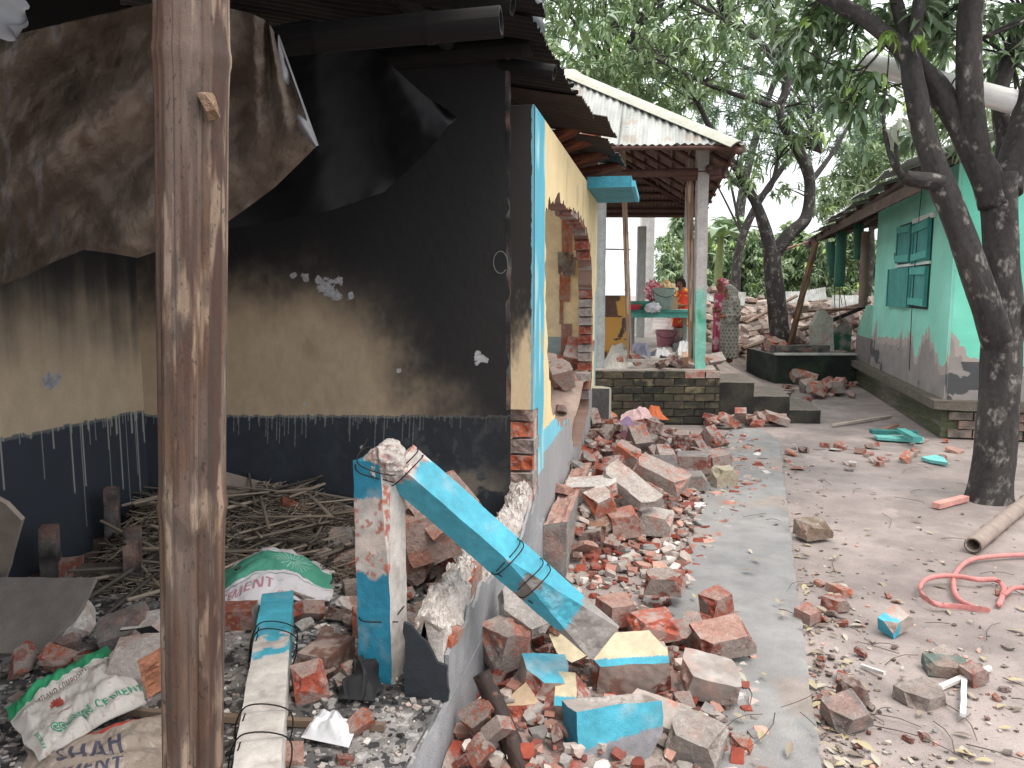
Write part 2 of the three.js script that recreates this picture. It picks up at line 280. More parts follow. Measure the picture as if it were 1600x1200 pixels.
// ---------------------------------------------------------------- ground and path
const FLOOR = 0.35;
function groundY(x, z) { // z = world z (negative ahead)
  const d = -z, rise = sst(10.6, 13.2, d) * (1 - sst(3.4, 4.4, x - (d - 13) * 0.2)) * 0.4 + sst(15.5, 22, d) * 0.35;
  return rise + (fbm(x * 0.7, z * 0.7, 0, 3) - 0.5) * 0.05 * sst(0, 1.2, Math.abs(x - 1.2) + 0.4);
}
{
  const N = 190, pos = [], uv = [], idx = [];
  const mx = t => Math.sign(t) * (Math.abs(t) * 9 + Math.pow(Math.abs(t), 4) * 90), mz = t => 4 - t * 26 - Math.pow(t, 5) * 120;
  for (let j = 0; j <= N; j++) for (let i = 0; i <= N; i++) { const x = mx(i / N * 2 - 1) + 2, z = mz(j / N); pos.push(x, groundY(x, z), z); uv.push(x, z); }
  for (let j = 0; j < N; j++) for (let i = 0; i < N; i++) { const a = j * (N + 1) + i, c = a + N + 1; idx.push(a, a + 1, c + 1, a, c + 1, c); }
  struct('ground', geoFrom(pos, idx, uv), M.mud);
}
{
  const L = [[985, 1330], [1040, 1000], [1078, 850], [1108, 740], [1128, 690], [1140, 671]], Rr = [[1190, 668], [1217, 688], [1228, 770], [1243, 900], [1262, 1040], [1285, 1200], [1303, 1330]];
  const q2 = ([x, y]) => { const p = atY(x, y, 0.03); return [p.x, -p.z]; }, PL = jag([...L, Rr[0]].map(q2), 0.07, 0.05, 14), PR = jag([...Rr, L[0]].map(q2), 0.09, 0.006, 4);
  const g = slab([...PL.slice(0, -1), ...PR.slice(0, -1)], 0, 0.11, [], 0.006); g.rotateX(-Math.PI / 2); g.translate(0, -0.08, 0); boxUV(g);
  struct('concrete_path', g, M.path);
}

// ---------------------------------------------------------------- burnt house: frame of its front wall
const dF = ray(1035, 455).setY(0).normalize(), J = atY(695, 1092, FLOOR), FA = Math.atan2(-dF.z, dF.x), nF = V(Math.sin(FA), 0, Math.cos(FA));
function fac(px, py) { const d = ray(px, py), o = V(J.x, 0, J.z).sub(V(0, CAM_H, 0)), k = o.dot(nF) / d.dot(nF), p = V(0, CAM_H, 0).addScaledVector(d, k); return [p.clone().sub(V(J.x, 0, J.z)).dot(dF), p.y]; }
const facP = (u, v, w) => V(J.x, v, J.z).addScaledVector(dF, u).addScaledVector(nF, w);
const UB = fac(834, 600)[0], UE = fac(930, 600)[0], zb = -facP(UB, 0, 0).z, TH = 0.125;
const house = thing('burnt_house', 'burnt brick house with soot-blackened veranda, smashed front wall and tin roof', 'house', V(J.x, 0, J.z)); house.rotation.y = FA; house.updateMatrixWorld(true);
const toL = (g, grp) => { grp.updateMatrixWorld(true); return g.applyMatrix4(grp.matrixWorld.clone().invert()); };
const WT = 2.78; // wall top
const cornerL = atZ(225, 640, zb), hd = cornerL.y, left0 = atY(0, 685, hd);
const innerR = facP(UB, 0, -TH);


// veranda floor (slab on a plinth)
{
  const a = facP(-1.75, 0, 0), b = facP(UB + 0.05, 0, 0), ld = cornerL.clone().sub(left0).setY(0).normalize();
  const l1 = cornerL.clone().setY(0), l2 = l1.clone().addScaledVector(ld, -3.6);
  const P = [[a.x, -a.z], [b.x, -b.z], [l1.x - 0.05, -l1.z + 0.05], [l2.x, -l2.z]];
  const g = slab(P, 0, FLOOR, [], 0.012); g.rotateX(-Math.PI / 2); boxUV(g);
  struct('veranda_floor', g, M.ash);
  // plinth skin on the outer side, grey cement plaster
  const sk = slab(jag([[-1.75, 0], [UB + 0.3, 0], [UB + 0.3, FLOOR - 0.004], [0.02, FLOOR - 0.004], [-0.6, FLOOR - 0.01], [-1.75, FLOOR - 0.012], [-1.75, 0]], 0.08, 0.004, 9).slice(0, -1), 0.001, 0.016);
  part('plinth_plaster', sk, M.concrete, house);
}
// --- back wall with soot, dark dado and drips
function proj(p) { const q = p.clone().sub(V(0, CAM_H, 0)).applyAxisAngle(V(1, 0, 0), PITCH); return [800 + F * q.x / -q.z, 600 - F * q.y / -q.z]; }
const dripTab = (() => { const R = rng(42), t = []; for (let i = 0; i < 1200; i++) t.push(R() < 0.5 ? 0.06 + Math.pow(R(), 4) : 0); return t; })();
function wallTex(w, h, P00, P10, P01, soot, dadoY, chips, drips, scrapes = 0) {
  const a = proj(P00), b = proj(P10), c = proj(P01);
  return tex(w, h, (u, v) => {
    const px = a[0] + (b[0] - a[0]) * u + (c[0] - a[0]) * v, py = a[1] + (b[1] - a[1]) * u + (c[1] - a[1]) * v;
    const f = fbm(px / 60, py / 60, 3, 5), g = fbm(px / 9, py / 14, 8, 4), st = fbm(px / 7, py / 160, 12, 3), fine = h3(u * w | 0, v * h | 0, 3);
    let m = mix3([150, 132, 110], [174, 153, 126], f); const k = 0.92 + 0.12 * g + 0.05 * (fine - 0.5); m = [m[0] * k, m[1] * k, m[2] * k];
    const dl = dadoY(px) + (g - 0.5) * 5 + (st - 0.5) * 5;
    if (py > dl) {
      m = mix3([30, 35, 42], [42, 48, 56], fbm(px / 30, py / 70, 5, 4)); const kk = 0.85 + 0.3 * g; m = [m[0] * kk, m[1] * kk, m[2] * kk];
      const len = dripTab[Math.abs(Math.floor(px / 1.5)) % 1200] * drips(px); if (py - dl < len * 190 && len > 0) m = mix3(m, [150, 146, 138], 0.62 * (0.6 + 0.5 * g)); 
      if (py - dl < 4) m = mix3(m, [128, 126, 118], 0.55);
      const sc = fbm(px / 16, py / 22, 31, 5); if (scrapes && sc > 0.6) m = mix3(m, [104, 102, 98], sst(0.6, 0.7, sc) * scrapes * 0.6 * sst(480, 620, px));
      if (scrapes) { const wr = sst(0.45, 0.6, fbm(px / 40, py / 30, 61, 5)) * sst(60, 20, Math.hypot((px - 735) / 1.5, py - 765)); m = mix3(m, [140, 128, 112], wr * 0.8); }
    }
    let s = soot(px, py, f, st); if (py > dl) s *= 0.55;
    s = clamp(s + (g - 0.5) * 0.35 * s * (1 - s) * 4 + (fine - 0.5) * 0.1 * s);
    m = mix3(m, [17, 16, 17], s * 0.975);
    for (const [cx, cy, r] of chips) { const q = Math.hypot(px - cx, (py - cy)) + (g - 0.5) * r * 1.3 + (fbm(px / 5, py / 5, 77, 3) - 0.5) * r * 1.6; if (q < r) m = mix3([176, 176, 180], [120, 118, 118], fbm(px / 4, py / 4, 91, 3)); }
    return m;
  });
}
{
  const x0 = cornerL.x - 0.02, x1 = innerR.x + 0.005, P00 = V(x0, FLOOR, -zb), P10 = V(x1, FLOOR, -zb), P01 = V(x0, WT, -zb);
  const soot = (px, py, f, st) => { const n = (f - 0.5) * 130 + (st - 0.5) * 14; const a = sst(520, 350, py + n * 0.9), b = sst(450, 640, px - 0.62 * (py - 420) + n); return 1 - (1 - a) * (1 - b * 0.97); };
  const chips = [[448, 415, 5], [465, 419, 5], [484, 424, 6], [492, 433, 10], [503, 440, 10], [512, 449, 7], [516, 424, 6], [535, 449, 5], [735, 546, 9], [744, 549, 5], [470, 620, 3], [612, 566, 3], [560, 690, 3]];
  const t = wallTex(1024, 1024, P00, P10, P01, soot, () => 638, chips, px => (px > 640 ? 0.15 : 0.28), 0.6);
  const g = new THREE.BoxGeometry(x1 - x0, WT - FLOOR, TH); g.translate((x0 + x1) / 2, (WT + FLOOR) / 2, -zb - TH / 2); toL(g, house);
  part('back_wall', g, std({ map: t, bumpMap: rep(T.lump, 6), bumpScale: 0.004, roughness: 0.88 }), house, 'cream back wall burnt black above a dark dado');
}
{ // left wall
  const ld = cornerL.clone().sub(left0).setY(0).normalize(), A = cornerL.clone().addScaledVector(ld, -4.4), L = 4.4;
  const WT = 3.7;
  // texture is laid out along the wall; picture coordinates only pick where stains sit on it
  const toPx = u => { const p = A.clone().lerp(cornerL, u); return p; };
  const R = rng(7), dr = []; for (let i = 0; i < 500; i++) dr.push(R() < 0.3 ? 0.05 + Math.pow(R(), 4) : 0);
  const t = tex(1024, 512, (u, v) => {
    const x = u * L, y = FLOOR + v * (WT - FLOOR), f = fbm(x * 2.2, y * 2.2, 4, 5), g = fbm(x * 22, y * 14, 9, 4), st = fbm(x * 30, y * 1.2, 14, 3), fine = h3(u * 1024 | 0, v * 512 | 0, 8);
    let m = mix3([158, 142, 120], [182, 165, 140], f); const k = 0.92 + 0.12 * g + 0.05 * (fine - 0.5); m = [m[0] * k, m[1] * k, m[2] * k];
    const dl = hd + (g - 0.5) * 0.02 + (st - 0.5) * 0.02;
    if (y < dl) {
      m = mix3([32, 38, 46], [44, 51, 60], fbm(x * 4, y * 2, 5, 4)); const near = x > 3.98 ? 2.2 : 0.8, len = dr[Math.floor(x * 170) % 500] * near; if (dl - y < len * 0.42 && len > 0) m = mix3(m, [172, 168, 158], 0.7); if (dl - y < 0.016) m = mix3(m, [130, 128, 120], 0.5);
    }
    const n = (f - 0.5) * 0.5 + (st - 0.5) * 0.2; let s = sst(1.2, 1.9, y + n);
    s = clamp(s + (g - 0.5) * 0.35 * s * (1 - s) * 4); if (y < dl) s *= 0.3; m = mix3(m, [18, 17, 18], s * 0.96);
    for (const [cx, cy, r] of [[3.86, 1.2, 0.045], [3.5, 1.3, 0.022], [3.52, 1.22, 0.02]]) { const q = Math.hypot(x - cx, y - cy) + (fbm(x * 40, y * 40, 7, 3) - 0.5) * r * 2.2; if (q < r) m = mix3([170, 172, 180], [110, 110, 116], fbm(x * 60, y * 60, 2, 3)); }
    return m;
  });
  const g = new THREE.BoxGeometry(L, WT - FLOOR, TH); g.rotateY(Math.atan2(-ld.z, ld.x)); const c = A.clone().lerp(cornerL, 0.5).setY((WT + FLOOR) / 2); const nn = V(ld.z, 0, -ld.x); g.translate(c.x + nn.x * TH / 2, c.y, c.z + nn.z * TH / 2); toL(g, house);
  part('left_wall', g, std({ map: t, bumpMap: rep(T.lump, 8, 4), bumpScale: 0.004, roughness: 0.88 }), house, 'cream side wall with dripping paint over a dark dado');
}
// --- masonry colours
const C = { red: hex('#b5563f'), red2: hex('#944636'), orange: hex('#cf6c48'), pink: hex('#c4998a'), dust: hex('#bbada5'), mortar: hex('#b2a9a3'), grey: hex('#95908d'), white: hex('#e0dad5'), cream: hex('#e3d3ab'), blue: hex('#4fb4cd'), blue2: hex('#2b8fb0'), navy: hex('#2a3139'), burnt: hex('#4c3a34'), char: hex('#2c2a2a') };
const brickCol = (base, dusty = 0.4) => (t, p, s) => { const n = fbm(p.x * 18 + s, p.y * 18, p.z * 18, 4), m = fbm(p.x * 60 + s, p.y * 60, p.z * 60, 2); let c = mix3(base, C.red2, clamp(m * 1.5 - 0.5) * 0.6); c = mix3(c, C.pink, (t === 'cut' ? 0.02 : 0.18) + dusty * 0.22); c = mix3(c, C.dust, sst(0.54, 0.6, n + (t === 'cut' ? -0.06 : 0.05) + dusty * 0.12) * clamp(0.45 + dusty)); return mix3(c, C.mortar, sst(0.6, 0.66, m) * 0.55); };
const mortarCol = base => (t, p, s) => { const n = fbm(p.x * 20 + s, p.y * 20, p.z * 20, 3); let c = mix3(base, C.white, clamp(n * 1.6 - 0.6) * 0.5); return mix3(c, C.pink, sst(0.55, 0.7, fbm(p.x * 9, p.y * 9 + s, p.z * 9, 3)) * 0.5); };

// --- front wall with the smashed hole
{
  const f = (x, y) => fac(x, y), vT = 2.5;
  const hole = jag([[852, 470], [852, 335], [857, 313], [866, 319], [871, 303], [879, 318], [890, 322], [903, 331], [911, 342], [916, 356], [922, 378], [925, 420], [926, 520], [925, 590], [921, 632], [914, 668], [905, 700], [896, 700], [890, 655], [872, 668], [862, 640], [856, 560], [852, 470]].map(q => f(q[0], q[1])), 0.045, 0.034, 12).slice(0, -1);
  const vq = f(834, 640)[1], outl = [[UB + 0.14, FLOOR * 0.2], [UE, FLOOR * 0.2], [UE, vT], [UB, vT], [UB, vq], [UB + 0.14, vq - 0.01]];
  const g = slab(outl, -TH, 0, [hole]); { const p = g.attributes.position, uv = g.attributes.uv; for (let i = 0; i < p.count; i++) uv.setXY(i, p.getX(i) / 8, p.getY(i) / 2.6); }
  const t = tex(1024, 512, (u, v) => {
    const x = u * 8, y = v * 2.6, a = fbm(x * 2, y * 2, 6, 4), b = fbm(x * 16, y * 10, 2, 4), st = fbm(x * 18, y * 1.5, 4, 3), k = 0.9 + 0.14 * a + 0.08 * (b - 0.5);
    let m = [230, 206, 158]; const bl = UB + 0.34 + (b - 0.5) * 0.05 + (st - 0.5) * 0.1;
    if (y < 0.7 + (b - 0.5) * 0.03) m = mix3([142, 141, 143], [166, 164, 164], a); else if (y < 0.83 + (b - 0.5) * 0.02 && x < UB + 1.6) m = [118, 190, 208];
    if (y > 0.62 && x < bl) m = mix3([86, 172, 194], [164, 206, 212], sst(0.5, 0.7, fbm(x * 14, y * 3, 9, 4))); if (x > UE - 0.16 && y < 1.6) m = [140, 178, 184];
    if (sst(0.6, 0.7, fbm(x * 5, y * 3, 29, 5)) > 0.5 && y > 0.8) m = mix3(m, [190, 168, 130], 0.5);
    return [m[0] * k, m[1] * k, m[2] * k];
  });
  const m1 = std({ map: t, bumpMap: rep(T.lump, 10, 4), bumpScale: 0.004, roughness: 0.85 }), m2 = std({ map: rep(T.neutral, 0.8), color: 0xa08478, roughness: 0.95, bumpMap: rep(T.lump, 4), bumpScale: 0.02 });
  const fwall = part('front_wall', g, [m1, m2], house, 'cream front wall with blue edge and a smashed hole');
  // exposed bricks up the far edge of the hole
  const R = rng(31); let k = 0;
  for (let v = 0.62; v < 2.0; v += 0.083) {
    const py = 0, red = [1, 3, 6, 7, 11, 15, 16].includes(k) ; const edgeU = fac(925, 500)[0] + (R() - 0.5) * 0.06 - (v > 1.75 ? (v - 1.75) * 2.2 : 0) - (v < 0.8 ? 0.15 : 0);
    const gb = chunk({ s: [0.16 + R() * 0.08, 0.068, TH * 0.96], cuts: [[-1, R() * 0.5 - 0.25, R() * 0.8 - 0.4, 0.06 + R() * 0.02]], e: 0.03, col: red ? brickCol(C.red, 0.15) : mortarCol(C.mortar), seed: 40 + k });
    const b = part('brick', gb, M.rubble, fwall); b.position.set(edgeU + 0.02 + R() * 0.03, v + 0.04, -TH / 2); b.rotation.x = (R() - 0.5) * 0.05; k++;
  }
  [[893, 324], [900, 330], [907, 338], [912, 346], [916, 358], [920, 372], [923, 392]].forEach(([x, y], i) => { const [u, v] = fac(x, y), b = part('brick', chunk({ s: [0.2, 0.068, TH * 0.92], cuts: [[-1, -0.5 + R() * 0.6, R() - 0.5, 0.07]], e: 0.025, r: 0.014, col: i % 3 === 1 ? mortarCol(C.dust) : brickCol(C.red, 0.4), seed: 140 + i }), M.rubble, fwall); b.position.set(u + 0.07 + R() * 0.03, v - 0.01, -TH / 2 - 0.002); });
  // end face of the wall: plaster above, broken brick courses below
  const ef = mk => mk; const vb = fac(834, 640)[1];
  const eg = box(0.012, 2.5 - vb, TH + 0.004, UB - 0.006, (2.5 + vb) / 2, -TH / 2);
  { const p = eg.attributes.position, uv = eg.attributes.uv; for (let i = 0; i < p.count; i++) uv.setXY(i, p.getZ(i) / TH + 1, (p.getY(i) - vb) / (2.5 - vb)); }
  const et = tex(128, 512, (u, v) => { const f = fbm(u * 3, v * 9, 2, 4), b = fbm(u * 12, v * 60, 5, 4); let m = mix3([196, 172, 138], [214, 192, 156], b); const s = sst(0.16, 0.42, v + (f - 0.5) * 0.3 + (b - 0.5) * 0.12); m = mix3(m, [26, 24, 24], s * 0.92); if (u > 0.9 + (b - 0.5) * 0.1) m = [112, 172, 190]; return m; });
  part('end_plaster', eg, std({ map: et, roughness: 0.85 }), house, 'plastered wall end, sooty towards the top');
  const lowV = fac(834, 775)[1]; k = 0;
  for (let v = lowV - 0.04; v < vb - 0.03; v += (vb - lowV + 0.03) / 5.6) {
    const red = k % 2 === 0, h = (vb - lowV) / 5.6 - 0.008;
    const gb = chunk({ s: [0.2, h, TH * (red ? 0.92 : 0.98)], cuts: [[-1, R() * 0.6 - 0.3, R() * 0.9 - 0.45, 0.075 + R() * 0.02]], e: 0.02, r: 0.012, col: red ? brickCol(C.orange, 0.05) : mortarCol(C.mortar), seed: 60 + k });
    const b = part('brick', gb, M.rubble, fwall); b.position.set(UB + 0.075 + R() * 0.02, v + 0.04, -TH / 2 + (R() - 0.5) * 0.008); k++;
  }
  part('mortar_bed', box(0.1, vb - lowV + 0.1, TH * 0.9, UB + 0.11, (vb + lowV) / 2, -TH / 2), worn('#b5aaa4'), fwall);
  // wooden strip and wire where a frame was fixed to the wall end
  const fr = part('frame_strip', chunk({ s: [0.02, 1.9, 0.022], e: 0.06, a: 0.004, col: mortarCol(C.char), seed: 4 }), M.rubble, house); fr.position.set(UB - 0.016, vb + 0.95, -TH - 0.002);
  const wr = facP(UB - 0.03, fac(834, 410)[1], -TH - 0.02); const loop = []; for (let i = 0; i <= 12; i++) { const a = i / 12 * 5.6; loop.push(V(wr.x + Math.cos(a) * 0.035 - 0.02, wr.y + Math.sin(a) * 0.055, wr.z + 0.01 + i * 0.001)); }
  part('wire_loop', toL(limb(loop, [0.0025, 0.0025], 5, 0, 0, 0.02), house), worn('#6e6a66'), house);
  // room behind the hole
  const rw = box(TH, 2.4, 3.4, UE - TH / 2 - 0.004, 1.2 + 0.1, -TH - 1.7); part('room_end_wall', rw, worn('#eadab4', 0.7), house, 'cream plaster wall of the room seen through the hole');
  const dd = box(0.006, 1.0, 3.39, UE - TH - 0.008, 0.66, -TH - 1.7); part('room_dado', dd, worn('#9fb3b6', 0.8), house, 'pale blue-grey dado');
  const zs = -TH - 0.17, strip = (y0, y1, dz, w) => { const gb = chunk({ s: [0.012, y1 - y0, w], cuts: [[0, 1, R() - 0.5, (y1 - y0) * 0.46]], e: 0.04, col: brickCol(C.orange, 0.1), seed: 90 + k++ }); const b = part('chased_slot', gb, M.rubble, house, 'strip of bare orange brick where plaster was chased out'); b.position.set(UE - TH - 0.009, (y0 + y1) / 2, zs + dz); };
  strip(1.78, 2.42, 0.02, 0.1); strip(1.5, 1.78, 0, 0.1); strip(1.28, 1.52, -0.03, 0.035); strip(0.98, 1.3, 0.02, 0.1); strip(0.93, 1.0, -0.02, 0.05);
  const mp = part('mortar_lump', chunk({ s: [0.07, 0.22, 0.16], cuts: [[-1, 0.4, 0.5, 0.03], [-1, -0.6, -0.3, 0.04]], e: 0.02, r: 0.015, col: mortarCol(C.grey), seed: 5 }), M.rubble, house); mp.position.set(UE - TH - 0.035, 1.86, zs + 0.02);
  part('room_side_wall', box(UE - UB, 2.4, TH, (UB + UE) / 2, 1.3, -TH - 3.35), worn('#eadab4', 0.7), house);
  // blue concrete sun shade over the opening
  const sh = chunk({ s: [1.1, 0.09, 0.36], e: 0.12, a: 0.002, col: () => hex('#3fa3bf'), seed: 3 }); const s1 = part('sun_shade', sh, M.painted, house, 'blue painted concrete sun shade'); const su = fac(930, 270); s1.position.set(UE - 0.52, 2.49, 0.182);
  const s2 = part('sun_shade_lip', box(1.12, 0.05, 0.03, UE - 0.52, 2.47, 0.378), flat('#56b4cc', 0.7), house);
  // stub of a pilaster and concrete ledge outside
  const st = part('pilaster_stub', chunk({ s: [0.34, 0.34, 0.16], cuts: [[0.2, 1, 0.1, 0.16]], e: 0.05, col: (t, p) => t === '-x' ? hex('#6d6b6c') : mortarCol(hex('#cfc8b8'))(t, p, 3), seed: 8 }), M.rubble, house); st.position.set(UE - 0.16, 0.52, 0.08);
  const lg = part('ledge', chunk({ s: [1.5, 0.36, 0.13], cuts: [[0, 1, -0.25, 0.165]], e: 0.05, r: 0.02, a: 0.006, col: (t, p, s) => t === 'cut' || t === '+y' ? mortarCol(C.pink)(t, p, s) : mortarCol(C.grey)(t, p, s), seed: 13 }), M.rubble, house, 'low cement ledge with a crumbled top'); lg.position.set(UB + 0.98, 0.17, 0.082);
}
// --- broken stub wall between veranda and yard, its top crumbled, with grey plaster outside
{
  const top = [[0, fac(697, 985)[1]], [0.12, fac(715, 955)[1]], [0.3, fac(735, 905)[1]], [0.48, fac(755, 872)[1] + 0.02], [0.75, fac(775, 858)[1]], [1.0, fac(795, 835)[1]], [1.3, fac(812, 805)[1]], [1.55, fac(825, 780)[1] + 0.02], [UB - 0.05, fac(833, 765)[1] + 0.03], [UB + 0.1, fac(836, 760)[1] + 0.05]];
  const tv = u => { for (let i = 0; i < top.length - 1; i++) if (u <= top[i + 1][0]) return lerp(top[i][1], top[i + 1][1], (u - top[i][0]) / (top[i + 1][0] - top[i][0])); return top[top.length - 1][1]; };
  const g0 = V(0, 0, 0), U1 = UB + 0.1;
  const core = (() => { // crumbled core: top surface, end and inner face as one rough skin
    const nu = 260, nw = 64, pos = [], idx = [], col = [], sh = [];
    for (let i = 0; i <= nu; i++) for (let j = 0; j <= nw; j++) {
      const u = i / nu * U1, q = j / nw; let w, v, H = tv(u) - 0.03; // q: 0 inner base -> inner top -> outer top -> outer base
      if (q < 0.3) { w = -TH; v = lerp(FLOOR - 0.02, H, q / 0.3); } else if (q < 0.7) { const k = (q - 0.3) / 0.4; w = lerp(-TH, -0.004, k); v = H + 0.05 * Math.sin(k * 3.14); } else { w = -0.004; v = lerp(H, FLOOR - 0.1, (q - 0.7) / 0.3); }
      const r = (fbm(u * 14, v * 14, w * 14, 4) - 0.5), t = q > 0.28 && q < 0.72 ? 1 : 0.25, st = Math.floor(fbm(u * 9, w * 8, 3, 3) * 9) / 9 - 0.5, rg = Math.abs(n3(u * 42, w * 42, 5) - 0.5) + 0.6 * Math.abs(n3(u * 95, w * 95, 9) - 0.5) - 0.35;
      v += (r * 0.08 + st * 0.14 + rg * 0.05) * t; w += (fbm(u * 30, v * 30, w * 30 + 5, 3) - 0.5) * 0.035 * t;
      pos.push(u, v, w); const n1 = fbm(u * 7, v * 9, w * 12, 3), n2 = fbm(u * 30, v * 30, w * 30, 2); let c = mix3(hex('#efe9e4'), C.dust, clamp(n2 * 1.6 - 0.6)); if (n1 > 0.62) c = mix3(c, C.pink, 0.5); if (q < 0.25) c = mix3(C.navy, C.mortar, sst(0.55, 0.7, n1)); col.push(c[0], c[1], c[2]);
    }
    for (let i = 0; i < nu; i++) for (let j = 0; j < nw; j++) { const a = i * (nw + 1) + j, b = a + nw + 1; idx.push(a, b, a + 1, b, b + 1, a + 1); }
    const c0 = pos.length / 3; pos.push(0, 0.6, -TH / 2); col.push(...C.mortar); for (let j = 0; j < nw; j++) idx.push(c0, j, j + 1);
    const g = boxUV(geoFrom(pos, idx, null, col)); g.computeVertexNormals(); return g;
  })();
  const cw = part('crumbled_wall_core', core, M.rubble, house, 'broken brick wall stump with white crumbled mortar top');
  // outer plaster skin with a torn edge
  const ed = []; for (let u = 0.0; u <= U1; u += 0.035) ed.push([u, tv(u) - 0.05 - 0.1 * fbm(u * 9, 2, 5, 3) + 0.03 * (n3(u * 60, 3, 1) - 0.5)]);
  ed.push([U1, tv(U1) - 0.06]);
  const sk = slab([[U1, FLOOR - 0.002], ...ed.reverse(), [0, FLOOR - 0.002]].map(p => p), 0.001, 0.014); part('outer_plaster', sk, M.concrete, house, 'grey cement plaster with a torn top edge');
  // dark jamb plaster on the near end
  const jt = tv(0), jp = jag([[-TH, FLOOR], [0.012, FLOOR], [0.012, jt - 0.1], [-0.02, jt - 0.09], [-0.05, jt - 0.03], [-0.1, jt + 0.02], [-TH, jt + 0.03], [-TH, FLOOR]], 0.03, 0.006, 5).slice(0, -1);
  const jg = slab(jp, 0, 0.012); jg.rotateY(-Math.PI / 2); part('jamb_plaster', boxUV(jg), worn('#272d34', 1.5), house, 'dark blue-black plaster on the broken wall end');
  const R = rng(88);
  for (const [u, dw, red] of [[0.1, -0.03, 1], [0.42, -0.045, 1], [0.95, -0.04, 1], [1.2, -0.07, 0], [0.65, -0.08, 0], [1.5, -0.05, 1]]) { const gb = chunk({ s: [0.17, 0.07, 0.09], cuts: [[R() - 0.5, 1, R() - 0.5, 0.02], [-1, 0.5, R() - 0.5, 0.06]], e: 0.02, r: 0.012, col: red ? brickCol(C.orange, 0.2) : mortarCol(C.white), seed: 100 + u * 50 | 0 }); const b = part('brick', gb, M.rubble, cw); b.position.set(u, tv(u) - 0.055, dw); b.rotation.set(R() * 0.2, 0, Math.atan2(tv(u + 0.1) - tv(u - 0.1), 0.2)); }
}
// --- tin roof, bamboo frame
{
  const roofG = node('roof', house, 'corrugated tin roof on bamboo, burnt black underneath');
  const E1 = atZ(975, 262, 7.2), E2 = atZ(853, 30, 1), hz = E1.y; const E2b = (() => { const d = ray(853, 30), k = (hz - CAM_H) / d.y; return V(d.x * k, hz, d.z * k); })();
  const ed = E1.clone().sub(E2b).setY(0).normalize(), start = E1.clone().addScaledVector(ed, -(E1.distanceTo(E2b) + 6.6)), inn = V(ed.z, 0, -ed.x); // towards the house
  const dn = inn.clone().multiplyScalar(4.6).setY(0.95), tot = start.distanceTo(E1); let s = 0, k = 0; const R = rng(5);
 
  while (s < tot - 0.02) {
    const w = Math.min(0.66, tot - s), a = start.clone().addScaledVector(ed, s - 0.035), b = start.clone().addScaledVector(ed, s + w + 0.035), j = R() * 0.12 - 0.06; const lift = V(0, 0.012 * (k % 2), 0);
    const dk = dn.clone().multiplyScalar(k > 11 ? 0.3 + 0.04 * (k % 3) : 1), A = a.clone().add(dk).add(lift), B = b.clone().add(dk).add(lift), Cc = a.clone().add(lift).addScaledVector(inn, j);
    const g = corrugated(A, B, Cc, { nv: 10, seed: k, sag: 0.03, trim: u => [0, 1 - 0.012 * fbm(u * 9, k, 2, 3)] });
    part('roof_sheet', toL(g, house), k > 11 ? M.tinUnder || (M.tinUnder = worn('#3c322d', 1, { roughness: 0.9 })) : M.soottin, roofG); s += w; k++;
  }
  const rb = (a, b, r, m, sd) => part('bamboo_rafter', toL(bamboo(a, b, r, 12, true, sd), house), m, roofG);
  rb(atZ(380, 70, 2.75), atZ(783, 34, 2.62), 0.05, M.sootbamboo, 1); rb(atZ(560, 100, 3.9), atZ(830, 72, 3.75), 0.045, M.sootbamboo, 2);
  rb(atZ(835, 232, 6.1), atZ(920, 188, 5.9), 0.055, M.brownbamboo, 3); rb(atZ(846, 240, 6.35), atZ(937, 211, 6.2), 0.058, M.brownbamboo, 4); rb(atZ(862, 262, 6.8), atZ(950, 238, 6.65), 0.056, M.brownbamboo, 5); rb(atZ(893, 275, 7.2), atZ(970, 260, 7.1), 0.055, M.brownbamboo, 6);
  for (let q = 0; q < 3; q++) { const e2 = q ? E1.clone().addScaledVector(ed, -3.2) : E1, o = inn.clone().multiplyScalar(0.5 + q * 1.3).setY(0.04 + q * 0.26); part('bamboo_purlin', toL(bamboo(start.clone().add(o), e2.clone().add(o), 0.04, 8, false, 20 + q), house), M.sootbamboo, roofG); }
  for (let q = 0; q < 8; q++) { const o = start.clone().addScaledVector(ed, 0.8 + q * 0.9); rb(o.clone().add(dn).setY(hz + 0.82), o.clone().addScaledVector(inn, 0.05).setY(hz - 0.08), 0.04, M.sootbamboo, 30 + q); }
}

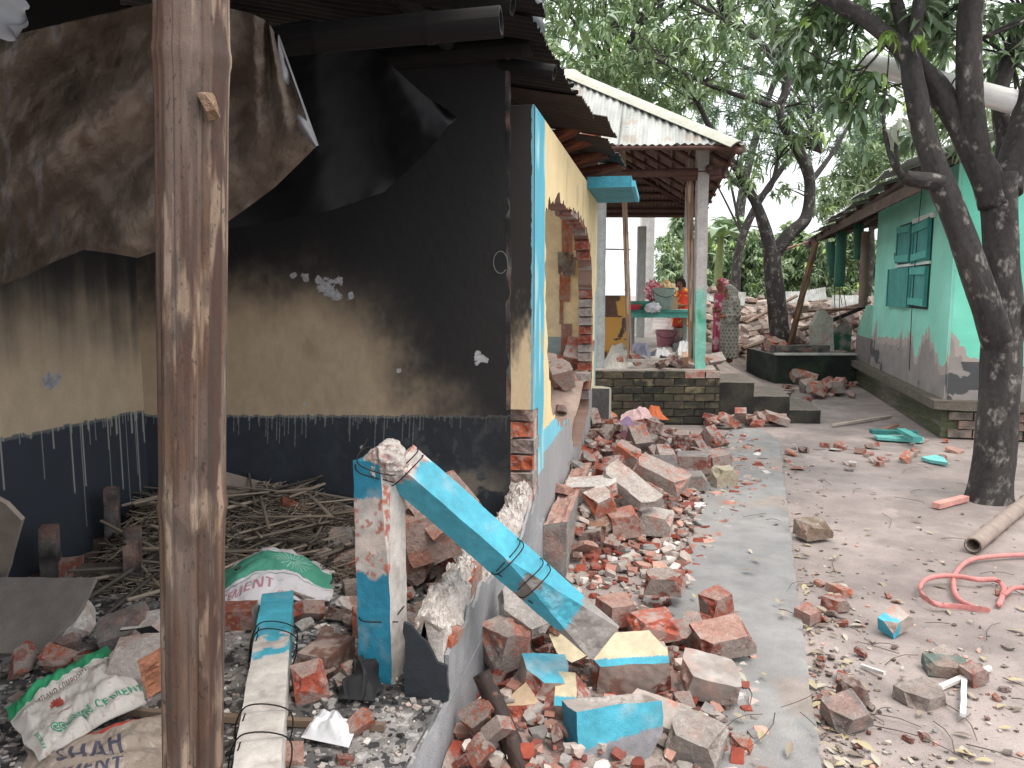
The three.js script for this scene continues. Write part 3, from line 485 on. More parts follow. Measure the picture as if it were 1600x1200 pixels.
// ---------------------------------------------------------------- veranda: post, tarpaulins, broken posts, debris
{ // split bamboo post close to the camera
  const top = atZ(299, 0, 1.07), dir = atZ(299, 0, 1.07).sub(atZ(302, 1200, 1.09)).normalize(), base = top.clone().addScaledVector(dir, -(top.y - FLOOR + 0.01) / dir.y), L = (2.86 - FLOOR) / dir.y;
  const o = thing('bamboo_post', 'thick split weathered bamboo post standing close in front of the dark veranda', 'post', base), nA = 72, nS = 260, pos = [], uv = [], idx = [];
  const node = [1.62 - FLOOR + (-0.05), 1.06 - FLOOR, 2.35 - FLOOR, 0.45 - FLOOR + 0.1]; const nd = [atZ(300, 775, 1.08).y - FLOOR, atZ(300, 100, 1.07).y - FLOOR + 0.02, 0.2, 2.25];
  for (let j = 0; j <= nS; j++) for (let i = 0; i <= nA; i++) {
    const s = j / nS * L, an = (i % nA) / nA * 6.28318; // an = 90 deg faces the camera, 0 faces right
    let r = 0.0395 + 0.0068 * clamp(s / 1.6); r *= 1 + 0.035 * Math.sin(an * 3 + 0.7 + s * 0.4) + 0.02 * Math.sin(an * 5 + 2) + 0.03 * (fbm(Math.cos(an) * 2, s * 1.3, Math.sin(an) * 2, 3) - 0.5);
    const gA = (an - (0.86 + 0.06 * Math.sin(s * 2.3) + (fbm(s * 3, 1, 2, 3) - 0.5) * 0.2)) / 0.085; r -= 0.011 * Math.exp(-gA * gA); // long split
    const gB = (an - (2.25 + 0.1 * (fbm(s * 2, 5, 2, 3) - 0.5))) / 0.05; r -= 0.004 * Math.exp(-gB * gB);
    const cav = Math.exp(-Math.pow((an - 1.15) / 0.33, 4)) * (s < nd[0] - 0.025 ? sst(nd[0] - 0.028, nd[0] - 0.05, s) * (1 - 0.5 * sst(0.35, 0.6, nd[0] - s)) : 0); r -= 0.009 * cav; // hollowed below the node
    for (const n of nd) { const q = (s - n) / 0.011; r += 0.0026 * Math.exp(-q * q) + 0.001 * Math.exp(-Math.pow((s - n) / 0.04, 2)); }
    r += (fbm(Math.cos(an) * 14, s * 9, Math.sin(an) * 14, 3) - 0.5) * 0.0022;
    pos.push(Math.cos(an) * r, s, Math.sin(an) * r); uv.push(i / nA, s / L);
  }
  for (let j = 0; j < nS; j++) for (let i = 0; i < nA; i++) { const a = j * (nA + 1) + i, c = a + nA + 1; idx.push(a, c, a + 1, a + 1, c, c + 1); }
  const g = geoFrom(pos, idx, uv); g.applyQuaternion(new THREE.Quaternion().setFromUnitVectors(V(0, 1, 0), dir));
  const t = tex(512, 2048, (u, v) => {
    const a = fbm(u * 34, v * 5, 1, 4), b = fbm(u * 8, v * 14, 4, 5), c = fbm(u * 90, v * 7, 7, 3), e = fbm(u * 14, v * 4, 17, 4), w = fbm(u * 22, v * 26, 23, 4), fine = h3(u * 512 | 0, v * 2048 | 0, 4);
    let m = mix3([76, 56, 45], [126, 98, 80], clamp(a * 1.4 - 0.2)); m = mix3(m, [112, 98, 90], sst(0.42, 0.66, b) * 0.7); m = mix3(m, [66, 42, 32], sst(0.48, 0.64, e) * 0.8); m = mix3(m, [186, 166, 142], sst(0.56, 0.7, w) * 0.55); m = mix3(m, [58, 46, 41], sst(0.58, 0.74, c) * 0.6); m = mix3(m, [70, 60, 55], sst(0.5, 0.66, fbm(u * 26, v * 60, 41, 4)) * 0.45);
    const sp = fbm(u * 90, v * 260, 31, 2); if (sp > 0.78) m = mix3(m, [48, 40, 36], 0.5); const k = 0.94 + 0.12 * fine; return [m[0] * k, m[1] * k, m[2] * k];
  });
  part('culm', g, std({ map: t, bumpMap: rep(T.grain, 5, 20), bumpScale: 0.002, roughness: 0.72 }), o);
  const kn = chunk({ s: [0.018, 0.036, 0.014], cuts: [[0.3, 1, 0.4, 0.012], [0, -1, 0.6, 0.012], [1, 0.5, 0.5, 0.008], [-1, -0.3, 0.5, 0.008]], e: 0.006, a: 0.002, col: mortarCol(hex('#9a7c62')), seed: 3 }); const k = part('broken_bud', kn, M.rubble, o, 'torn bud scar at the upper node'); const kp = atZ(333, 148, 1.04).sub(base); k.position.copy(kp).add(V(-0.004, -0.012, 0.006)); k.rotation.z = 0.2;
}
{ // big brown tarpaulin
  const low = [[-160, 500], [-60, 465], [0, 446], [40, 432], [85, 408], [130, 390], [175, 396], [215, 403], [260, 388], [300, 372], [345, 354], [390, 322], [430, 292], [465, 258], [494, 229]], up = [[-160, 100], [-60, 70], [0, 60], [40, 50], [85, 40], [130, 30], [175, 20], [215, 10], [260, 0], [300, 0], [345, 10], [390, 20], [412, 30], [424, 42], [432, 56]];
  const ev = (P, u) => { const k = u * (P.length - 1), i = Math.min(P.length - 2, Math.floor(k)), t = k - i; return [lerp(P[i][0], P[i + 1][0], t), lerp(P[i][1], P[i + 1][1], t)]; };
  const g = grid(150, 60, (u, v) => {
    const a = ev(low, u), b = ev(up, u), x = lerp(a[0], b[0], v), y = lerp(a[1], b[1], v), gather = sst(0.55, 0.95, u) * v;
    const z = 2.2 + 0.35 * u - 0.25 * v + 0.09 * Math.sin(u * 9 + v * 5) * (0.4 + 0.6 * v) + 0.07 * Math.sin((x * 0.7 + y) * 0.03 + 2) + 0.06 * gather * Math.sin(u * 60) + (fbm(x / 80, y / 80, 2, 4) - 0.5) * 0.16 + (fbm(x / 25, y / 25, 6, 3) - 0.5) * 0.035; return atZ(x, y, z);
  }, 2.4, 1.2);
  const t = tex(512, 512, (u, v) => { const a = tf(u, v, 5, 6, 131), b = tf(u, v, 10, 5, 133, 0.4), c = sst(0.55, 0.7, tf(u, v, 7, 6, 137)); let m = mix3([92, 80, 71], [132, 119, 106], clamp(a * 1.7 - 0.35)); m = mix3(m, [80, 60, 50], c * 0.5); m = mix3(m, [140, 142, 148], sst(0.6, 0.72, b) * 0.5); return m; });
  const o = thing('torn_tarpaulin', 'large torn brown tarpaulin sagging from the burnt roof behind the bamboo post', 'tarpaulin'); part('sheet', thick(g, 0.003), std({ map: rep(t, 1, 1), color: 0xd8d4d0, roughness: 0.75, bumpMap: rep(T.lump, 4), bumpScale: 0.01 }), o);
  const fl = grid(6, 40, (u, v) => { const A = [lerp(432, 494, v), lerp(56, 229, v) - 2], w = 30 * Math.sin(Math.pow(v, 0.85) * 2.95) + 2, x = A[0] - w * u * 0.95 + 4, y = A[1] + w * u * 0.35; return atZ(x, y, 2.43 - 0.06 * Math.sin(u * 3) + 0.02 * Math.sin(v * 14)); });
  part('folded_edge', thick(fl, 0.003), std({ color: 0x9a9a9e, roughness: 0.55, map: rep(T.neutral, 2) }), o, 'pale underside of the tarpaulin folded over');
}
{ // darker sheet behind
  const low = [[330, 362], [430, 345], [520, 328], [600, 300], [660, 245], [700, 196], [716, 184]], up = [[430, 40], [480, 30], [530, 45], [580, 75], [620, 110], [665, 150], [712, 182]];
  const ev = (P, u) => { const k = u * (P.length - 1), i = Math.min(P.length - 2, Math.floor(k)), t = k - i; return [lerp(P[i][0], P[i + 1][0], t), lerp(P[i][1], P[i + 1][1], t)]; };
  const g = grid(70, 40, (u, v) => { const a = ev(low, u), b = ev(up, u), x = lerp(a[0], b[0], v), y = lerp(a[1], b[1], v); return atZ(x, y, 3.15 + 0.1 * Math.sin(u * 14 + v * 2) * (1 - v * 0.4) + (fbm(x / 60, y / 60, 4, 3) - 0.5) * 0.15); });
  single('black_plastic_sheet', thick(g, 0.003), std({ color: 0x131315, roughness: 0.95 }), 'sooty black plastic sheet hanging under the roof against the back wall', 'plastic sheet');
  const q = grid(16, 16, (u, v) => { const p = atZ(-30 + 70 * u, -20 + 85 * v, 1.9); p.z += 0.06 * Math.sin(u * 8 + v * 5) + 0.08 * (fbm(u * 5, v * 5, 3, 3)); if (u > 0.6) p.y += 0.04 * (u - 0.6); return p; });
  single('plastic_scrap', thick(q, 0.002), std({ color: 0x8f949a, roughness: 0.35 }), 'pale plastic scrap hanging in the upper left corner', 'plastic scrap');
}
// concrete posts -------------------------------------------------
const paint = (b, s = 1) => (p) => { const n = fbm(p.x * 9 + s, p.y * 9, p.z * 9, 3); return mix3(b, mix3(b, C.white, 0.35), sst(0.55, 0.75, n)); };
const aggr = (p, s = 0) => { const n = fbm(p.x * 60 + s, p.y * 60, p.z * 60, 2), m = fbm(p.x * 24, p.y * 24 + s, p.z * 24, 3); return n > 0.6 ? mix3(C.red, C.pink, 0.4) : mix3(C.white, C.mortar, clamp(m * 1.8 - 0.5)); };
function wireWrap(parent, c, ax, w, h, n, seed) { // loose binding wire round a square post; c centre, ax axis along post
  const R = rng(seed), pts = [], q = new THREE.Quaternion().setFromUnitVectors(V(0, 1, 0), ax);
  for (let i = 0; i <= n * 4; i++) { const a = i / 4 * 6.28318 + 0.78, k = 1.46 + R() * 0.06; pts.push(V(Math.cos(a) * w * 0.5 * k, (i / (n * 4) - 0.5) * h + (R() - 0.5) * h * 0.35, Math.sin(a) * w * 0.5 * k).applyQuaternion(q).add(c)); }
  part('binding_wire', limb(pts, [0.0022, 0.0022], 5, 0, 0, 0.015), M.wire, parent);
}
const orient = (m, X, Yh) => { const x = X.clone().normalize(), z = x.clone().cross(Yh).normalize(), y = z.clone().cross(x); m.quaternion.setFromRotationMatrix(new THREE.Matrix4().makeBasis(x, y, z)); };
{
  const B = atY(600, 1052, FLOOR), zP = -B.z, Tp = atZ(592, 716, zP), d = Tp.clone().sub(B), L = d.length();
  const o = thing('standing_post', 'broken blue and white square concrete post stub standing on the veranda floor', 'post', B);
  const col = (t, p, s) => { const h = p.y / L + 0.5, n = (fbm(p.x * 20, p.y * 20, p.z * 20, 3) - 0.5) * 0.12; if (t === '+x') return mix3(C.white, C.mortar, sst(0.6, 0.75, fbm(p.y * 20, p.z * 30, 3, 3)) * 0.5); if (t === 'cut') return aggr(p); const hh = h + n; if ((hh > 0.5 && hh < 0.62) || (hh > 0.68 && hh < 0.83)) return aggr(p); if (hh > 0.62 && hh < 0.68) return mix3(C.white, C.pink, 0.3); return paint(C.blue2)(p); };
  const sh = part('shaft', chunk({ s: [0.118, L, 0.118], cuts: [[0.9, 0.05, 0.8, 0.08]], e: 0.014, a: 0.002, r: 0.006, col, seed: 22 }), M.painted, o); orient(sh, V(0, -1, 0), V(0, 0, 1)); sh.quaternion.setFromUnitVectors(V(0, 1, 0), d.clone().normalize()); sh.quaternion.multiply(new THREE.Quaternion().setFromAxisAngle(V(0, 1, 0), -0.32)); sh.position.copy(d).multiplyScalar(0.5);
  const hc = atZ(604, 722, zP - 0.01).sub(B), hg = new THREE.IcosahedronGeometry(0.075, 14); { const p = hg.attributes.position, cl = []; for (let i = 0; i < p.count; i++) { const v = V().fromBufferAttribute(p, i), k = 1 + 0.7 * (fbm(v.x * 18, v.y * 18, v.z * 18 + 4, 4) - 0.5) - 0.5 * Math.abs(n3(v.x * 46, v.y * 46, v.z * 46) - 0.5); v.multiplyScalar(k); v.x *= 1.02; v.y *= 0.95; p.setXYZ(i, v.x, v.y, v.z); const c = aggr(v, 3), w = mix3(C.white, c, 0.5); cl.push(...w); } hg.setAttribute('color', new THREE.Float32BufferAttribute(cl, 3)); hg.computeVertexNormals(); }
  const hp = part('crumbled_head', boxUV(hg), M.rubble, o, 'crumbled white concrete head'); hp.position.copy(hc);
  wireWrap(o, d.clone().multiplyScalar(0.3), V(0, 1, 0), 0.112, 0.02, 1, 3); wireWrap(o, hc.clone().add(V(-0.02, 0, 0)), V(0.3, 1, 0.4).normalize(), 0.115, 0.05, 1.5, 9);
  // leaning part
  const A = atZ(622, 722, zP + 0.01), E = atZ(947, 1006, zP + 0.12), dd = E.clone().sub(A), L2 = dd.length(), o2 = thing('leaning_post', 'blue concrete post snapped at its top and leaning down onto the rubble', 'post', A);
  const col2 = (t, p) => { const x = p.x / L2 + 0.5, n = (fbm(p.x * 16, p.y * 16, p.z * 16, 3) - 0.5) * 0.1; if (x + n < 0.06 || t === '-x' || (t === 'cut' && p.x < 0)) return aggr(p); if (x + n * 0.6 > 0.82 && !(t === '+y' && x < 0.8)) return mix3(hex('#8d8884'), hex('#a8a29e'), fbm(p.x * 20, p.y * 20, p.z * 20, 3)); if (t !== '+y' && x + n > 0.59 && x + n < 0.66) return mix3(hex('#6f6a68'), C.mortar, fbm(p.x * 40, p.y * 40, p.z * 40, 2)); return paint(C.blue, 4)(p); };
  const s2 = part('shaft', chunk({ s: [L2, 0.098, 0.11], cuts: [[-1, -0.2, 0.3, L2 * 0.485], [0.2, 1, 1, 0.069]], e: 0.018, a: 0.0016, r: 0.006, col: col2, seed: 27 }), M.painted, o2); orient(s2, dd, V(0.3, 1, 0.62).normalize()); s2.position.copy(dd).multiplyScalar(0.5);
  const ax = dd.clone().normalize(); wireWrap(o2, dd.clone().multiplyScalar(0.5), ax, 0.108, 0.03, 2, 5); wireWrap(o2, dd.clone().multiplyScalar(0.63), ax, 0.108, 0.06, 2, 6); wireWrap(o2, dd.clone().multiplyScalar(0.03), ax, 0.112, 0.05, 1.5, 8);
  // lying post
  const P0 = atY(434, 926, FLOOR + 0.1), P1 = atY(385, 1330, FLOOR + 0.1), d3 = P1.clone().sub(P0), L3 = d3.length(), o3 = thing('fallen_post', 'blue and white concrete post lying on the veranda floor beside the bamboo post', 'post', P0.clone().setY(FLOOR));
  const col3 = (t, p) => { const x = p.x / L3 + 0.5, n = (fbm(p.x * 14, p.y * 14, p.z * 14, 3) - 0.5) * 0.16; if (x + n * 0.5 < 0.27) return paint(C.blue, 9)(p); if (t === '-z' && x + n < 0.3) return paint(C.blue, 9)(p); if (t === 'cut') return mix3(aggr(p, 5), C.red, 0.25); const pn = fbm(p.x * 10, p.y * 10 + 4, p.z * 10, 4); if (pn > 0.66) return paint(C.blue, 2)(p); return mix3(C.white, C.mortar, sst(0.5, 0.75, fbm(p.x * 30, p.y * 30, p.z * 30, 3)) * 0.6); };
  const s3 = part('shaft', chunk({ s: [L3, 0.1, 0.115], cuts: [[0.5, 0.7, 1, 0.36 * L3 * 0.5 + 0.02]], e: 0.018, a: 0.002, r: 0.01, col: col3, seed: 37 }), M.painted, o3); orient(s3, d3, V(0, 1, 0)); s3.position.copy(d3).multiplyScalar(0.5).setY(0.052);
  for (const [k, s] of [[0.24, 1], [0.28, 2], [0.62, 3], [0.72, 4]]) wireWrap(o3, d3.clone().multiplyScalar(k).setY(0.052), d3.clone().normalize(), 0.115, 0.05, 1.5, 60 + s);
}
// resting helper: mesh lowered until its lowest point meets y
function rest(m, y) { m.updateMatrixWorld(true); const b = new THREE.Box3().setFromObject(m, true); m.position.y += y - b.min.y; return m; }
const eul = (x, y, z) => new THREE.Euler(x, y, z);
function place(name, geo, label, cat, px, py, y, rot, group, mat = M.rubble) { const m = single(name, geo, mat, label, cat, group), p = atY(px, py, y); m.position.copy(p); m.rotation.copy(rot); rest(m, y - 0.004); return m; }

// straw heap in the corner
{
  const R = rng(404), cx = [], hFn = (x, z) => { const d = zb + z, q = atY(0, 0, 0); return 0; };
  const A = V(cornerL.x + 0.1, 0, -zb + 0.05), xr = facP(0.2, 0, -TH).x;
  const mh = (x, z) => { const d = z + zb, fx = (x - cornerL.x), s = 0.22 * sst(0.85, 0.03, d) * sst(1.3, 0.75, fx) * (0.75 + 0.5 * fbm(x * 2.5, z * 2.5, 3, 3)); return FLOOR + s - 0.012; };
  const g = grid(60, 50, (u, v) => { const x = cornerL.x + 0.0 + u * 1.4, z = -zb + 0.004 + v * 0.95; return V(x, mh(x, z) + (fbm(x * 16, z * 16, 2, 3) - 0.5) * 0.04 * sst(0.95, 0.6, v * 0.95), z); }, 2, 1.7);
  const o = thing('straw_heap', 'heap of dry straw and splintered sticks piled in the corner of the burnt veranda', 'straw', V(0, 0, 0));
  const bed = part('straw_bed', g, std({ map: rep(T.bamboo, 2, 2), color: 0x9a8878, roughness: 1, bumpMap: rep(T.lump, 10), bumpScale: 0.03 }), o); bed.userData.kind = 'stuff';
  const sg = rod(V(-0.5, 0, 0), V(0.5, 0, 0), 1, 5), n = 3400, im = new THREE.InstancedMesh(sg, std({ color: 0xffffff, roughness: 0.85 }), n), m4 = new THREE.Matrix4(), q = new THREE.Quaternion(), c = new THREE.Color();
  for (let i = 0; i < n; i++) { const big = i > 3320, x = cornerL.x + 0.05 + Math.pow(R(), 0.9) * 1.15, z = -zb + 0.03 + Math.pow(R(), 1.3) * (x - cornerL.x < 0.6 ? 0.82 : 0.62), y = mh(x, z) + 0.008 + R() * 0.03; q.setFromEuler(eul(0, R() * 6.28, (R() - 0.5) * (big ? 0.5 : 0.9))); const l = big ? 0.3 + R() * 0.3 : 0.05 + R() * 0.14, r = big ? 0.005 + R() * 0.004 : 0.0012 + R() * 0.0018; let xx = x; m4.compose(V(xx, y + (big ? 0.03 : 0), z + l * 0.12), q, V(l, r, r)); im.setMatrixAt(i, m4); const k = 0.4 + R() * 0.75; c.setRGB(0.29 * k, 0.235 * k, 0.18 * k); if (R() < 0.2) c.setRGB(0.1 * k, 0.08 * k, 0.065 * k); im.setColorAt(i, c); }
  im.name = 'straw'; im.userData.kind = 'stuff'; o.add(im);
}
{ // overturned stool with charred legs
  const b0 = atY(150, 880, FLOOR + 0.05), o = thing('overturned_stool', 'charred wooden stool lying upside down by the straw heap', 'stool', b0.clone().setY(FLOOR)); const add = (n, g, p, r) => { const m = part(n, g, M.sootwood, o); m.position.copy(p); if (r) m.rotation.copy(r); return m; };
  const w = px => { const p = px.clone().sub(b0); p.y = px.y - FLOOR; return p; };
  for (const [x, y0, y1, wd] of [[80, 893, 822, 0.065], [209, 888, 826, 0.066], [178, 848, 762, 0.06], [100, 850, 800, 0.05]]) { const B = atY(x, y0, FLOOR + 0.07), h = atZ(x, y1, -B.z).y - B.y; add('leg', chunk({ s: [wd, h + 0.06, wd], e: 0.05, a: 0.002, col: mortarCol(hex('#2f2b2a')), seed: x }), w(B).add(V(0, h / 2 - 0.03, 0)), eul(0.05, 0.3, -0.05)).material = M.rubble; }
  const a = atY(80, 893, FLOOR + 0.06), c = atY(209, 888, FLOOR + 0.06), d = atY(178, 848, FLOOR + 0.06), e = atY(100, 850, FLOOR + 0.06);
  const bar = (p, q, t) => { const L = p.distanceTo(q), g = box(L, t, t * 0.8), m = part('rail', g, worn('#5d534d', 3), o); m.position.copy(w(p.clone().lerp(q, 0.5))); orient(m, q.clone().sub(p), V(0, 1, 0)); };
  bar(a, c, 0.05); bar(a, e, 0.045); bar(c, d, 0.05); bar(e, d, 0.05); 
  const S = a.clone().add(c).add(d).add(e).multiplyScalar(0.25); const m = part('seat', chunk({ s: [0.46, 0.03, 0.4], e: 0.08, col: mortarCol(hex('#4a423e')), seed: 5 }), M.rubble, o); m.position.copy(w(S)).setY(0.02); m.rotation.y = 0.1;
}
function plank(name, label, cat, A, B, w, t, mat, up = V(0, 1, 0), group) { const L = A.distanceTo(B), m = single(name, chunk({ s: [L, t, w], cuts: [[1, 0.1, 0.5, L * 0.5 - w * 0.06], [-1, 0, 0.4, L * 0.5 - w * 0.05]], e: 0.09, a: 0.002, col: mat.vertexColors ? mat.colFn : () => [1, 1, 1], seed: Math.round(L * 100) }), mat.vertexColors ? M.rubble : mat, label, cat, group); m.position.copy(A).lerp(B, 0.5); orient(m, B.clone().sub(A), up); return m; }
plank('wooden_board', 'long pale board lying on the straw along the back wall', 'board', atZ(345, 748, 3.78), atY(562, 806, FLOOR + 0.1), 0.09, 0.022, worn('#8d8078', 2), V(0, 1, 0.5));
plank('wooden_board', 'thin reddish board lying under the pale board on the straw', 'board', atZ(440, 782, 3.6), atY(548, 822, FLOOR + 0.06), 0.05, 0.02, worn('#7a4634', 2), V(0, 1, 0.5));
{
  const m = plank('grey_board', 'flat grey board lying low at the left edge of the veranda floor', 'board', atY(-60, 960, FLOOR + 0.09), atY(122, 962, FLOOR + 0.1), 0.3, 0.016, worn('#77706c', 1.2), V(0, 1, 0.75));
  plank('leaning_board', 'pale brown board leaning upright at the left edge in front of the stool', 'board', atY(-45, 930, FLOOR + 0.02), atZ(-8, 775, 2.7), 0.24, 0.016, worn('#968a80', 1.2), V(0.2, 0.25, 1));
  plank('floor_stick', 'thin round stick lying across the ash on the veranda floor', 'stick', atY(190, 1112, FLOOR + 0.014), atY(602, 1136, FLOOR + 0.014), 0.02, 0.02, worn('#7d6b5c', 3));
}
// cement sacks ---------------------------------------------------
function canvasTex(w, h, draw) { const c = document.createElement('canvas'); c.width = w; c.height = h; const x = c.getContext('2d'); draw(x, w, h); const t = new THREE.CanvasTexture(c); t.colorSpace = THREE.SRGBColorSpace; t.magFilter = THREE.LinearFilter; return t; }
function specks(x, w, h, n, cols, R, smax = 6) { for (let i = 0; i < n; i++) { x.fillStyle = cols[Math.floor(R() * cols.length)]; x.globalAlpha = 0.15 + R() * 0.5; x.beginPath(); x.ellipse(R() * w, R() * h, 0.5 + R() * R() * smax, 0.5 + R() * R() * smax * 0.6, R() * 3, 0, 6.3); x.fill(); } x.globalAlpha = 1; }
const fl = (x, y, h = 0.02) => atY(x, y, FLOOR + h);
const crumple = (amp, k, s) => (p, u, v) => { const e = Math.min(u, 1 - u, v, 1 - v), r = Math.abs(fbm(u * k, v * k, s, 4) - 0.5) * 2; p.y += amp * (0.15 + r) * sst(0, 0.12, e) + 0.004; p.x += (fbm(u * 3, v * 3, s + 5, 2) - 0.5) * 0.05; p.z += (fbm(u * 3, v * 3, s + 9, 2) - 0.5) * 0.05; return p; };
const sackMat = t => std({ map: t, roughness: 0.5, bumpMap: rep(T.weave, 10), bumpScale: 0.0012 });
{
  const t = canvasTex(768, 512, (x, w, h) => {
    const R = rng(3); x.fillStyle = '#cdc6be'; x.fillRect(0, 0, w, h); specks(x, w, h, 500, ['#b0a49a', '#e2dcd6', '#a89a90', '#b98a80'], R, 26);
    x.fillStyle = '#2f9a68'; x.fillRect(0, 0, w, 118); x.fillStyle = '#d9d8d0'; x.fillRect(0, 118, w, 6); specks(x, w, 118, 80, ['#23805a', '#4fb487'], R, 22);
    x.fillStyle = '#6a5350'; x.font = 'bold 33px sans-serif'; x.fillText('PORTLAND COMPOSITE', 170, 172); x.font = 'bold 24px sans-serif'; x.fillText('CEMENT', 560, 214);
    x.fillStyle = '#a5433a'; for (let i = 0; i < 7; i++) { x.save(); x.translate(285, 268); x.rotate(-1.2 + i * 0.4); x.beginPath(); x.ellipse(0, -24, 11, 26, 0, 0, 6.3); x.fill(); x.restore(); } x.strokeStyle = '#8a5a50'; x.lineWidth = 4; x.beginPath(); x.ellipse(285, 308, 52, 14, 0, 0, 3.14); x.stroke();
    x.strokeStyle = '#2f9272'; x.lineWidth = 7; x.font = 'bold 84px sans-serif'; x.strokeText('CROWN', 150, 430); x.fillStyle = '#2f9272'; x.font = 'bold 70px sans-serif'; x.fillText('CEMENT', 500, 425); x.font = 'bold 30px sans-serif'; x.save(); x.translate(34, 480); x.rotate(-1.45); x.fillText('CEMENT', 0, 30); x.restore();
    specks(x, w, h, 420, ['#8d7f76', '#d8d2ca', '#6e625c'], R, 9); x.strokeStyle = 'rgba(110,98,90,0.35)'; x.lineWidth = 1.5; for (let i = 0; i < 26; i++) { x.beginPath(); const a = R() * w, b = R() * h; x.moveTo(a, b); x.lineTo(a + (R() - 0.5) * 260, b + (R() - 0.5) * 160); x.stroke(); }
  });
  single('cement_sack', thick(drape(fl(48, 1192, 0.03), fl(236, 1098, 0.06), fl(160, 1010, 0.1), fl(4, 1108, 0.05), 60, 40, crumple(0.05, 5, 3)), 0.004), sackMat(t), 'empty cement sack with green band and green lettering lying flat near the bamboo post', 'sack');
  const t2_ = canvasTex(512, 256, (x, w, h) => {
    const R = rng(13); x.fillStyle = '#a8988a'; x.fillRect(0, 0, w, h); specks(x, w, h, 500, ['#8f8074', '#bfb1a4', '#c9beb2', '#7a6d64'], R, 26);
    x.fillStyle = '#b5473a'; x.beginPath(); x.moveTo(70, 62); x.quadraticCurveTo(250, 10, 400, 26); x.lineTo(330, 38); x.quadraticCurveTo(220, 34, 70, 70); x.fill();
    x.fillStyle = '#4a4a5c'; x.font = 'italic bold 84px sans-serif'; x.fillText('SHAH', 110, 138); x.font = 'italic bold 52px sans-serif'; x.fillText('CEMENT', 84, 196); specks(x, w, h, 360, ['#a8988a', '#c9beb2', '#8a5a50'], R, 8);
  });
  single('cement_sack', thick(drape(fl(-10, 1262, 0.01), fl(330, 1215, 0.015), fl(255, 1118, 0.02), fl(50, 1160, 0.02), 60, 40, crumple(0.035, 5, 8)), 0.004), sackMat(t2_), 'dusty brown cement sack with dark slanted lettering and red stripe at the bottom left', 'sack');
  const t3 = canvasTex(512, 384, (x, w, h) => {
    const R = rng(23); x.fillStyle = '#d9d4d6'; x.fillRect(0, 0, w, h); specks(x, w, h, 220, ['#c4bcc0', '#efecec', '#b8a8ac'], R, 22); x.fillStyle = '#4f9d84'; x.fillRect(0, 150, w, 120); specks(x, w, 0 + h, 60, ['#3f8a72'], R, 14); x.strokeStyle = '#cfe0d8'; x.lineWidth = 2; for (let i = 0; i < 22; i++) { x.beginPath(); x.moveTo(330 + Math.cos(i * 0.28) * 20, 208 + Math.sin(i * 0.28) * 16); x.lineTo(330 + Math.cos(i * 0.28) * 74, 208 + Math.sin(i * 0.28) * 52); x.stroke(); }
    x.fillStyle = '#8d8f9a'; x.fillRect(0, 280, w, 4); x.fillStyle = '#b4828c'; x.font = 'italic bold 46px sans-serif'; x.fillText('CEMENT', 60, 335); x.fillStyle = '#8f6670'; x.font = '26px sans-serif'; x.fillText('COMPOSITE', 260, 366); specks(x, w, h, 180, ['#9d9494', '#8a8080'], R, 6);
  });
  const mound = (p, u, v) => { const d = Math.hypot((u - 0.5) * 2, (v - 0.55) * 1.6); p.y += 0.15 * sst(1.15, 0.1, d) * (0.75 + 0.6 * Math.abs(fbm(u * 5, v * 5, 3, 3) - 0.5)) + 0.035 * (Math.abs(fbm(u * 9, v * 9, 5, 3) - 0.5)); p.x += (fbm(u * 4, v * 4, 25, 2) - 0.5) * 0.08; p.z += (fbm(u * 4, v * 4, 29, 2) - 0.5) * 0.08; return p; };
  single('cement_sack', thick(drape(fl(318, 958), fl(515, 940), fl(530, 880), fl(335, 878), 70, 54, mound), 0.004), sackMat(t3), 'crumpled white sack with a green band draped over debris behind the fallen post', 'sack');
  const pb = drape(fl(470, 1152), fl(545, 1168), fl(560, 1128), fl(492, 1118), 24, 20, (p, u, v) => { p.y += 0.05 * sst(0, 0.25, Math.min(u, 1 - u, v, 1 - v)) * (0.4 + 1.2 * Math.abs(fbm(u * 7, v * 7, 2, 3) - 0.3)); return p; });
  single('plastic_bag', thick(pb, 0.0015), std({ color: 0xc9c9cc, roughness: 0.3 }), 'crumpled white plastic bag on the ashy floor right of the fallen post', 'plastic bag');
  const bc = drape(fl(528, 1092), fl(588, 1096), fl(600, 1040), fl(555, 1048), 26, 26, (p, u, v) => { p.y += 0.1 * sst(0, 0.3, Math.min(u, 1 - u, v, 1 - v)) * (0.5 + Math.abs(fbm(u * 6, v * 6, 4, 3) - 0.4)); p.x += (fbm(u * 5, v * 5, 7, 2) - 0.5) * 0.06; return p; });
  single('black_cloth', thick(bc, 0.003), std({ color: 0x1b1b1e, roughness: 0.8 }), 'small black rag at the foot of the standing post', 'cloth');
}

// ---------------------------------------------------------------- rubble
const RB = rng(2024);
function randCuts(R, s, n, k = 0.8) { const c = []; for (let i = 0; i < n; i++) { const v = V(R() - 0.5, R() - 0.5, R() - 0.5).normalize(), ext = Math.abs(v.x) * s[0] / 2 + Math.abs(v.y) * s[1] / 2 + Math.abs(v.z) * s[2] / 2; c.push([v.x, v.y, v.z, ext * (k - 0.22 + R() * 0.3)]); } return c; }
const VAR = { brick: [], mortar: [], masonry: [], whole: [] };
for (let i = 0; i < 16; i++) { const s = [0.1 + RB() * 0.12, 0.068, 0.09 + RB() * 0.03]; VAR.brick.push(chunk({ s, cuts: randCuts(RB, s, 3 + (i % 3), 0.72), e: 0.017, a: 0.0026, r: 0.011, col: brickCol([C.red, C.orange, C.red2, C.red, C.burnt][i % 5], [0.3, 0.15, 0.5, 0.75][i % 4]), seed: i * 3 + 1 })); }
